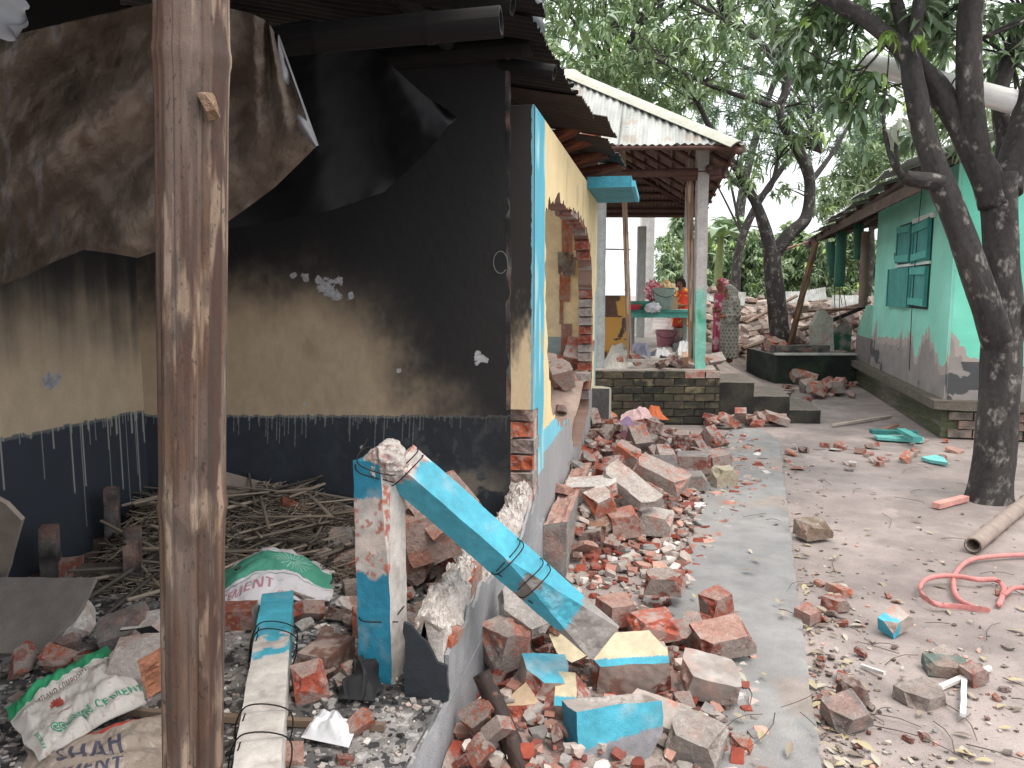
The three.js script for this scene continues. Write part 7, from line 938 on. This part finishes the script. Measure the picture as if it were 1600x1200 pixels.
[[1050, 26, 430, 'light'], [1080, 28, 395, 'light'], [1115, 26, 420, 'light'], [1150, 27, 400, 'light'], [1185, 26, 425, 'light'], [1250, 27, 415, 'light'], [1285, 26, 420, 'light'], [1320, 27, 410, 'light'], [1355, 26, 420, 'light']].forEach(([px, z, py, pal], i) => bgTree('leafy_shrub', ['tall green shrub seen through the porch at its right post', 'green shrub just right of the white porch column', 'light green shrub behind the standing woman', 'bright shrub between the woman and the forked tree', 'light shrub left of the forked tree trunk', 'green shrub right of the forked tree trunk', 'bright shrub behind the leaning prop pole', 'green shrub behind the hanging green posts', 'light shrub beside the wall of the green house'][i], px, z, [[px, py, 1.0], [px + 14, py + 35, 0.8], [px - 16, py + 30, 0.85], [px + 4, py - 28, 0.7], [px - 10, py - 50, 0.5], [px + 20, py - 12, 0.6]], i % 2 ? 'broad' : 'small', pal, 81 + i, 95, 1.7, 0.06, G3));
{ // banana plant
  const o = thing('banana_plant', 'banana plant with broad pale leaves behind the porch post', 'plant'), z = 23, b = atZ(1122, 470, z), lm = [leafMat({ color: new THREE.Color(0.2, 0.32, 0.1) }), leafMat({ color: new THREE.Color(0.28, 0.4, 0.14) })]; part('stem', limb([V(b.x, groundY(b.x, -z), -z), atZ(1124, 400, z), atZ(1128, 370, z)], [0.14, 0.11, 0.07], 9), worn('#7d8a58'), o); const c = atZ(1128, 372, z); const R = rng(4); for (let i = 0; i < 9; i++) { const a = i * 0.7 + R() * 0.3, g = leafGeo(1.3 + R() * 0.5, 0.42, 0.7 + R() * 0.7, 0.25); const l = part('leaf', g, lm[i % 2], o); l.position.copy(c); l.rotation.set(0, a, 0.75 - R() * 0.4, 'YXZ'); }
}
// ---------------------------------------------------------------- collapsed houses in the background
{
  const R = rng(333), hgt = (x, d) => { const p = proj(V(x, 1.2, -d)); return 0.95 * sst(16.2, 19.5, d) * sst(26, 22, d) * sst(1040, 1090, p[0]) * (0.55 + 0.75 * fbm(x * 0.8, d * 0.8, 3, 4)) + 0.35 * sst(14.9, 16, d) * sst(18, 16.6, d) * sst(1090, 1180, p[0]) * sst(1290, 1230, p[0]); };
  const g = grid(120, 80, (u, v) => { const x = lerp(2.2, 15, u), d = lerp(14.8, 26, v); return V(x, groundY(x, -d) + hgt(x, d) - 0.03 + (fbm(x * 4, d * 4, 2, 4) - 0.5) * 0.2 * Math.min(1, hgt(x, d) * 3), -d); }, 13, 11);
  single('debris_mound', g, std({ map: rep(T.mud, 0.4), color: 0xf0ece8, bumpMap: rep(T.lump, 2), bumpScale: 0.06 }), 'pale mound of earth and debris of the collapsed houses in the background', 'rubble', null, 'stuff');
  const bg = VAR.whole, m4 = new THREE.Matrix4(), q = new THREE.Quaternion(), c = new THREE.Color(); const o = new THREE.Group(); o.name = 'collapsed_brick_heap'; tag(o, 'scattered fallen bricks covering the background debris mound', 'rubble', null, 'stuff'); scene.add(o);
  for (let k = 0; k < 3; k++) { const n = 260, im = new THREE.InstancedMesh([0, 1, 2].map(k2 => chunk({ s: [0.235, 0.07, 0.112], e: 0.06, a: 0.003, col: (t, p, q2) => mix3(brickCol(C.red, 0.9)(t, p, q2), hex('#c2b4aa'), [0.35, 0.6, 0.85][k2]), seed: k2 + 500 }))[k], M.rubble, n); for (let i = 0; i < n; i++) { let x, d; do { x = lerp(3, 13, R()); d = lerp(15.5, 22.5, R()); } while (hgt(x, d) < 0.12); q.setFromEuler(eul(R() * 1.2 - 0.6, R() * 6.28, R() * 1.2 - 0.6)); const s = 1.1 + R() * 0.7; m4.compose(V(x, groundY(x, -d) + hgt(x, d) + 0.02 + R() * 0.05, -d), q, V(s, s, s)); im.setMatrixAt(i, m4); c.setRGB(1, 1, 1).multiplyScalar(0.75 + R() * 0.5); im.setColorAt(i, c); } im.name = 'bricks'; im.userData.kind = 'stuff'; o.add(im); }
  const hb = (label, a, b, r, m = M.bamboo) => single('bamboo_pole', bamboo(atZ(...a), atZ(...b), r, 8, false, a[0]), m, label, 'pole'); hb('long bamboo pole sloping up past the foot of the forked tree', [1160, 545, 15], [1282, 505, 15.6], 0.05); hb('bamboo pole lying over the debris right of the prop pole', [1245, 500, 17.5], [1360, 472, 17.5], 0.04); hb('thin pole on the debris behind the woman', [1165, 505, 18], [1245, 462, 18.5], 0.04); hb('pole lying level on the debris near the green house', [1262, 486, 17], [1366, 480, 17.2], 0.035); hb('dark pole on the debris beside the low green wall', [1290, 505, 16.5], [1350, 480, 16.8], 0.045, M.sootbamboo);
  const tn = (label, A, B, Cc) => single('fallen_tin_sheet', corrugated(atZ(...A), atZ(...B), atZ(...Cc), { nv: 4, sag: 0.06, seed: A[0] }), M.tin, label, 'tin sheet'); tn('fallen tin sheet on the debris behind the women', [1105, 452, 20], [1165, 458, 20.5], [1100, 470, 18.8]); tn('fallen tin sheet right of the forked tree', [1225, 456, 20], [1290, 450, 20.5], [1222, 474, 18.6]); tn('pale tin sheet on the debris near the hanging posts', [1300, 462, 19], [1352, 460, 19.5], [1296, 482, 17.6]);
  const wc = single('white_column', chunk({ s: [0.32, 4.2, 0.32], e: 0.3, a: 0.004, col: () => hex('#e6e6e6'), seed: 3 }), M.painted, 'tall pale concrete column far behind the porch', 'column'); wc.position.copy(atZ(1010, 400, 19)); rest(wc, groundY(wc.position.x, -19) - 0.05);
  single('fence_rail', rod(atZ(930, 389, 17.5), atZ(985, 390, 17.5), 0.02, 6), worn('#8d8a86'), 'thin horizontal rail seen through the porch', 'rail'); 
}
// ---------------------------------------------------------------- people
function sdfMesh(f, box, res) { // marching cubes over a box
  const mc = new MarchingCubes(res, new THREE.MeshBasicMaterial(), false, false, 120000), s = res, c = box.getCenter(V()), h = box.getSize(V()).multiplyScalar(0.5); mc.isolation = 0;
  for (let k = 0; k < s; k++) for (let j = 0; j < s; j++) for (let i = 0; i < s; i++) mc.field[i + j * s + k * s * s] = -f(c.x + h.x * (i - s / 2) / (s / 2), c.y + h.y * (j - s / 2) / (s / 2), c.z + h.z * (k - s / 2) / (s / 2));
  mc.update(); const n = mc.count, P = new Float32Array(n * 3); for (let i = 0; i < n; i++) { P[i * 3] = mc.positionArray[i * 3] * h.x + c.x; P[i * 3 + 1] = mc.positionArray[i * 3 + 1] * h.y + c.y; P[i * 3 + 2] = mc.positionArray[i * 3 + 2] * h.z + c.z; }
  let g = new THREE.BufferGeometry(); g.setAttribute('position', new THREE.BufferAttribute(P, 3)); g = mergeVertices(g, 1e-4); g.computeVertexNormals(); return g;
}
const cap = (x, y, z, a, b, ra, rb, sz = 1) => { const dx = b[0] - a[0], dy = b[1] - a[1], dz = b[2] - a[2], px = x - a[0], py = y - a[1], pz = z - a[2], t = clamp((px * dx + py * dy + pz * dz) / (dx * dx + dy * dy + dz * dz)); return Math.hypot(px - dx * t, py - dy * t, (pz - dz * t) / sz) - lerp(ra, rb, t); };
const smin = (a, b, k) => { const h = clamp(0.5 + 0.5 * (b - a) / k); return lerp(b, a, h) - k * h * (1 - h); };
function colorGeo(g, fn) { const p = g.attributes.position, c = []; for (let i = 0; i < p.count; i++) c.push(...fn(p.getX(i), p.getY(i), p.getZ(i))); g.setAttribute('color', new THREE.Float32BufferAttribute(c, 3)); return g; }
function person(label, pos, turn, H, cloth, scarf, opt = {}) { // faces -x before turning; built 1.5 m tall, then scaled
  const o = thing('person', label, 'person', pos); o.rotation.y = turn; o.scale.setScalar(H / 1.5); const skin = hex('#7a4a34'), hair = hex('#17130f'), SM = M.skin || (M.skin = std({ vertexColors: true, roughness: 0.65 })), CM = M.fabric || (M.fabric = std({ vertexColors: true, roughness: 0.95 }));
  const hx = -0.035, hy = 1.375; const hands = opt.arms || [[[0.02, 1.17, 0.17], [0.06, 0.92, 0.2], [-0.16, 0.9, 0.12]], [[0.02, 1.17, -0.17], [0.05, 0.92, -0.2], [-0.15, 0.93, -0.06]]];
  const finger = (x, y, z, h, el, s) => { const d = V(h[0] - el[0], h[1] - el[1], h[2] - el[2]).normalize(); let m = 9; const pal = [h[0] + d.x * 0.06, h[1] + d.y * 0.06, h[2] + d.z * 0.06]; m = cap(x, y, z, h, pal, 0.026, 0.032); for (let k = 0; k < 4; k++) { const o2 = (k - 1.5) * 0.017, L = [0.055, 0.065, 0.06, 0.048][k], b = [pal[0] + d.x * 0.02, pal[1] + d.y * 0.02 + o2, pal[2] + d.z * 0.02]; m = Math.min(m, cap(x, y, z, b, [b[0] + d.x * L, b[1] + d.y * L - 0.012, b[2] + d.z * L + s * -0.02], 0.0095, 0.0085)); } return Math.min(m, cap(x, y, z, h, [h[0] + d.x * 0.05, h[1] + 0.045, h[2] + d.z * 0.05 - s * 0.02], 0.012, 0.0095)); };
  const body = (x, y, z) => {
    let d = cap(x, y, z, [0.01, 0.85, 0], [0.0, 1.2, 0], 0.12, 0.12, 1.25); d = smin(d, cap(x, y, z, [0, 1.2, 0], [hx, 1.32, 0], 0.05, 0.05), 0.04);
    let hd2 = Math.hypot((x - hx) / 0.098, (y - hy) / 0.118, (z) / 0.082) - 1; hd2 *= 0.085; hd2 = smin(hd2, cap(x, y, z, [hx - 0.05, hy - 0.07, 0], [hx - 0.045, hy - 0.085, 0], 0.045, 0.04), 0.03); hd2 = smin(hd2, cap(x, y, z, [hx - 0.092, hy + 0.01, 0], [hx - 0.112, hy - 0.02, 0], 0.009, 0.014), 0.012); hd2 = Math.min(hd2, cap(x, y, z, [hx + 0.01, hy + 0.012, 0.08], [hx + 0.005, hy - 0.02, 0.083], 0.014, 0.01), cap(x, y, z, [hx + 0.01, hy + 0.012, -0.08], [hx + 0.005, hy - 0.02, -0.083], 0.014, 0.01)); d = smin(d, hd2, 0.02);
    for (const s of [-1, 1]) { d = smin(d, smin(cap(x, y, z, [0, 0.85, s * 0.08], [-0.01, 0.45, s * 0.075], 0.095, 0.065), cap(x, y, z, [-0.01, 0.45, s * 0.075], [0.01, 0.06, s * 0.07], 0.062, 0.036), 0.03), 0.05); d = smin(d, cap(x, y, z, [0.02, 0.035, s * 0.07], [-0.14, 0.022, s * 0.08], 0.036, 0.028), 0.02); }
    hands.forEach(([a, b, c], i) => { d = smin(d, smin(cap(x, y, z, a, b, 0.05, 0.04), cap(x, y, z, b, c, 0.04, 0.026), 0.02), 0.03); d = smin(d, finger(x, y, z, c, b, i ? -1 : 1), 0.008); }); return d;
  };
  const bg = colorGeo(sdfMesh(body, new THREE.Box3(V(-0.4, -0.02, -0.4), V(0.4, 1.56, 0.4)), 96), (x, y, z) => { if (y > 1.3) { if (Math.hypot(x - hx + 0.085, y - hy - 0.015, Math.abs(z) - 0.034) < 0.014) return hex('#1a1210'); if (Math.hypot(x - hx + 0.09, y - hy + 0.055) < 0.014 && Math.abs(z) < 0.025) return hex('#5a2a24'); } return skin; }); part('body', bg, SM, o);
  const fold = (x, y, z) => 0.012 * Math.sin(Math.atan2(z, x) * 9 + y * 3) * sst(1.0, 0.2, y);
  const dress = (x, y, z) => { let d = cap(x, y, z, [0.01, opt.hem ?? 0.1, 0], [0.01, 0.85, 0], 0.165, 0.165, 1.12) + fold(x, y, z); d = Math.max(d, (opt.hem ?? 0.1) - 0.02 - y); d = smin(d, cap(x, y, z, [0.01, 0.85, 0], [0.01, 1.17, 0], 0.16, 0.135, 1.3), 0.06); d = smin(d, cap(x, y, z, [0.0, 1.2, -0.13], [0, 1.2, 0.13], 0.07, 0.07), 0.05); hands.forEach(([a, b, c]) => { const t = opt.sleeve ?? 0.85, e = b.map((q, i) => lerp(q, c[i], t)); d = smin(d, smin(cap(x, y, z, a, b, 0.07, 0.06), cap(x, y, z, b, e, 0.058, 0.046), 0.03), 0.04); }); return d; };
  part('dress', colorGeo(sdfMesh(dress, new THREE.Box3(V(-0.42, 0, -0.42), V(0.42, 1.4, 0.42)), 72), cloth), CM, o);
  if (scarf) { const sc = (x, y, z) => { let d = Math.hypot((x - hx - 0.012) / 0.125, (y - hy - 0.01) / 0.14, z / 0.11) - 1; d *= 0.11; d = smin(d, cap(x, y, z, [0.04, 1.33, 0], [0.07, 1.05, 0], 0.11, 0.15, 1.2), 0.06); d = smin(d, cap(x, y, z, [-0.02, 1.2, 0.12], [-0.08, 0.8, 0.14], 0.07, 0.06), 0.06); d += 0.006 * Math.sin(y * 38 + x * 20); const cut = Math.hypot((x - hx + 0.12) / 1.0, (y - hy + 0.005) * 0.95, z) - 0.098; return Math.max(d, -cut); }; part('headscarf', colorGeo(sdfMesh(sc, new THREE.Box3(V(-0.3, 0.68, -0.3), V(0.3, 1.56, 0.3)), 72), scarf), CM, o); }
  else { const hr = (x, y, z) => { let d = (Math.hypot((x - hx - 0.012) / 0.112, (y - hy - 0.015) / 0.128, z / 0.1) - 1) * 0.1; d = smin(d, cap(x, y, z, [0.05, 1.36, 0], [0.08, 1.18, 0], 0.07, 0.05, 1.2), 0.04); const cut = Math.hypot(x - hx + 0.12, (y - hy + 0.035), z * 0.9) - 0.1; return Math.max(d, -cut); }; part('hair', colorGeo(sdfMesh(hr, new THREE.Box3(V(-0.25, 1.05, -0.25), V(0.25, 1.56, 0.25)), 56), () => hair), CM, o); }
  return o;
}
{
  const motif = (a, b, k, th) => (x, y, z) => { const u = Math.atan2(z, x) * 0.16, s = Math.floor(y * k), q = Math.hypot(((u * k + (s % 2) * 0.5) % 1 + 1) % 1 - 0.5, y * k - s - 0.5); return q < th ? b : a; };
  const P = atZ(1138, 550, 14.6); P.y = groundY(P.x, P.z); person('woman in a patterned grey-green sari with covered head standing on the yard in profile', P, 0.25, 1.46, motif(hex('#85837a'), hex('#4d4d48'), 15, 0.27), motif(hex('#8f8d84'), hex('#5a5852'), 18, 0.25));
  const Q = atZ(1127, 540, 15.3); Q.y = groundY(Q.x, Q.z); const rd = (x, y, z) => mix3(hex('#a04458'), hex('#d0a4a8'), sst(0.55, 0.62, fbm(x * 14, y * 14, z * 14, 2))); person('person in red and pink clothes with covered head half hidden behind the woman', Q, 0.5, 1.53, rd, rd);
  const G = atZ(1064, 470, 13.4); G.y = PT; const og = (x, y, z) => { const n = fbm(x * 16, y * 16, z * 16, 2); return n > 0.56 ? hex('#e0a23c') : hex('#c8402c'); }; person('dark-haired child in an orange and red dress behind the teal table', G, 0.9, 1.16, og, null, { hem: 0.45, sleeve: 0.3 });
}
// ---------------------------------------------------------------- grit, litter
function grit(name, label, n, seed, sample, geos, cols, smin_, smax_) {
  const R = rng(seed), o = new THREE.Group(); o.name = numbered(name); tag(o, label, 'debris', null, 'stuff'); scene.add(o); const m4 = new THREE.Matrix4(), q = new THREE.Quaternion(), c = new THREE.Color(), per = Math.ceil(n / geos.length);
  geos.forEach(g => { const im = new THREE.InstancedMesh(g, M.chip || (M.chip = std({ roughness: 0.95, map: rep(T.neutral, 6) })), per); for (let i = 0; i < per; i++) { const p = sample(R), s = lerp(smin_, smax_, Math.pow(R(), 2.2)); q.setFromEuler(eul((R() - 0.5) * 0.9, R() * 6.28, (R() - 0.5) * 0.9)); m4.compose(p.add(V(0, s * 0.02, 0)), q, V(s, s * (0.5 + R() * 0.6), s)); im.setMatrixAt(i, m4); const k = cols[Math.floor(R() * cols.length)], b = 0.7 + R() * 0.6; c.setRGB(k[0] * b, k[1] * b, k[2] * b); im.setColorAt(i, c); } im.name = 'chips'; im.userData.kind = 'stuff'; o.add(im); });
}
const noCol = g => { const q = g.clone(); q.deleteAttribute('color'); return q; };
const chipG = [0, 1, 2].map(i => { const s = [0.1, 0.05, 0.08]; return noCol(chunk({ s, cuts: randCuts(rng(i + 60), s, 4, 0.7), e: 0.2, a: 0.003, r: 0.003, col: () => [1, 1, 1], seed: i })); });
const onG = (px, py, y = null) => { const p = atY(px, py, 0); p.y = y ?? groundY(p.x, p.z); return p; };
const chipCols = [hex('#96564a'), C.red2, C.pink, C.dust, C.mortar, C.grey, C.white, C.dust, hex('#a8796c')];
grit('brick_grit', 'small brick and mortar crumbs strewn round the near heap and on the path', 1900, 5, R => { const u = lerp(-0.9, 2.0, R()), w = Math.pow(R(), 1.0) * 1.02 + 0.03, p = facP(u, 0, w); p.y = groundY(p.x, p.z) + Math.max(H1(u, w) * 0.72, w > 1.05 ? 0.03 : 0); return p; }, chipG, chipCols, 0.05, 0.55);
grit('brick_grit', 'small brick and mortar crumbs strewn over the long heap', 2600, 6, R => { const u = lerp(1.9, 6.5, R()), w = Math.pow(R(), 0.8) * (wM(u) + 0.3) + 0.02, p = facP(u, 0, w); p.y = groundY(p.x, p.z) + H2(u, w) * 0.72 + 0.005; return p; }, chipG, chipCols, 0.08, 0.9);
grit('yard_grit', 'fine crumbs scattered over the mud of the yard', 1200, 7, R => { const e = R() < 0.45; let px, py = lerp(690, 1230, Math.pow(R(), 0.7)); px = e ? lerp(1222, 1330, Math.pow(R(), 2.6)) + (py - 690) * 0.14 : lerp(1230, 1620, R()); return onG(px, py); }, chipG, [C.mortar, C.grey, C.dust, C.pink, hex('#6b5f58'), hex('#5c504a'), hex('#a89a8c')], 0.03, 0.22);
grit('ash_grit', 'ash flakes and plaster crumbs on the veranda floor', 3600, 8, R => { let p; do { p = atY(lerp(-20, 700, R()), lerp(840, 1260, R()), FLOOR); } while (p.clone().sub(V(J.x, 0, J.z)).dot(nF) > -0.02); p.y = FLOOR; return p; }, chipG, [C.char, C.grey, C.grey, C.mortar, C.white, hex('#76706c'), hex('#56514e'), C.dust], 0.02, 0.24);
{
  const R = rng(58), lg = leafGeo(0.09, 0.034, 0.25, 0.3), n = 260, im = new THREE.InstancedMesh(lg, std({ roughness: 0.8 }), n), m4 = new THREE.Matrix4(), q = new THREE.Quaternion(), c = new THREE.Color(); for (let i = 0; i < n; i++) { const e = R() < 0.55; const py = lerp(680, 1220, Math.pow(R(), 0.8)), px = e ? lerp(1222, 1300, Math.pow(R(), 1.6)) + (py - 690) * 0.135 : lerp(1080, 1620, R()), p = onG(px, py); p.y += 0.012 + (px < 1217 + (py - 690) * 0.134 ? 0.045 : 0); q.setFromEuler(eul((R() - 0.5) * 0.5, R() * 6.28, (R() - 0.5) * 0.5)); const s = 0.35 + R() * 0.55; m4.compose(p, q, V(s, s, s)); im.setMatrixAt(i, m4); const k = [[0.3, 0.25, 0.18], [0.25, 0.2, 0.15], [0.38, 0.34, 0.27], [0.17, 0.13, 0.1], [0.36, 0.3, 0.18]][Math.floor(R() * 5)]; c.setRGB(...k); im.setColorAt(i, c); } im.name = 'leaf_litter'; tag(im, 'dry fallen leaves scattered over the yard and along the path', 'leaves', null, 'stuff'); scene.add(im);
  const pg = mergeGeometries(Array.from({ length: 45 }, () => { const py = lerp(690, 1180, R()), px = lerp(1080, 1600, R()), p = onG(px, py), a = R() * 6.28, l = 0.08 + R() * 0.3; p.y += 0.012 + (px < 1217 + (py - 690) * 0.134 ? 0.045 : 0); return limb([p, p.clone().add(V(Math.cos(a) * l * 0.5, 0.01, Math.sin(a) * l * 0.5)), p.clone().add(V(Math.cos(a + 0.2) * l, 0, Math.sin(a + 0.2) * l))], [0.0022, 0.0016], 4, 0, 0, 0.1); })); single('twig_litter', pg, worn('#5e5048'), 'thin dry twigs scattered over the yard', 'twigs', null, 'stuff');
}

scene.traverse(o => { if (o.isMesh) { o.castShadow = true; o.receiveShadow = true; } });
scene.updateMatrixWorld(true);
renderer.render(scene, camera);
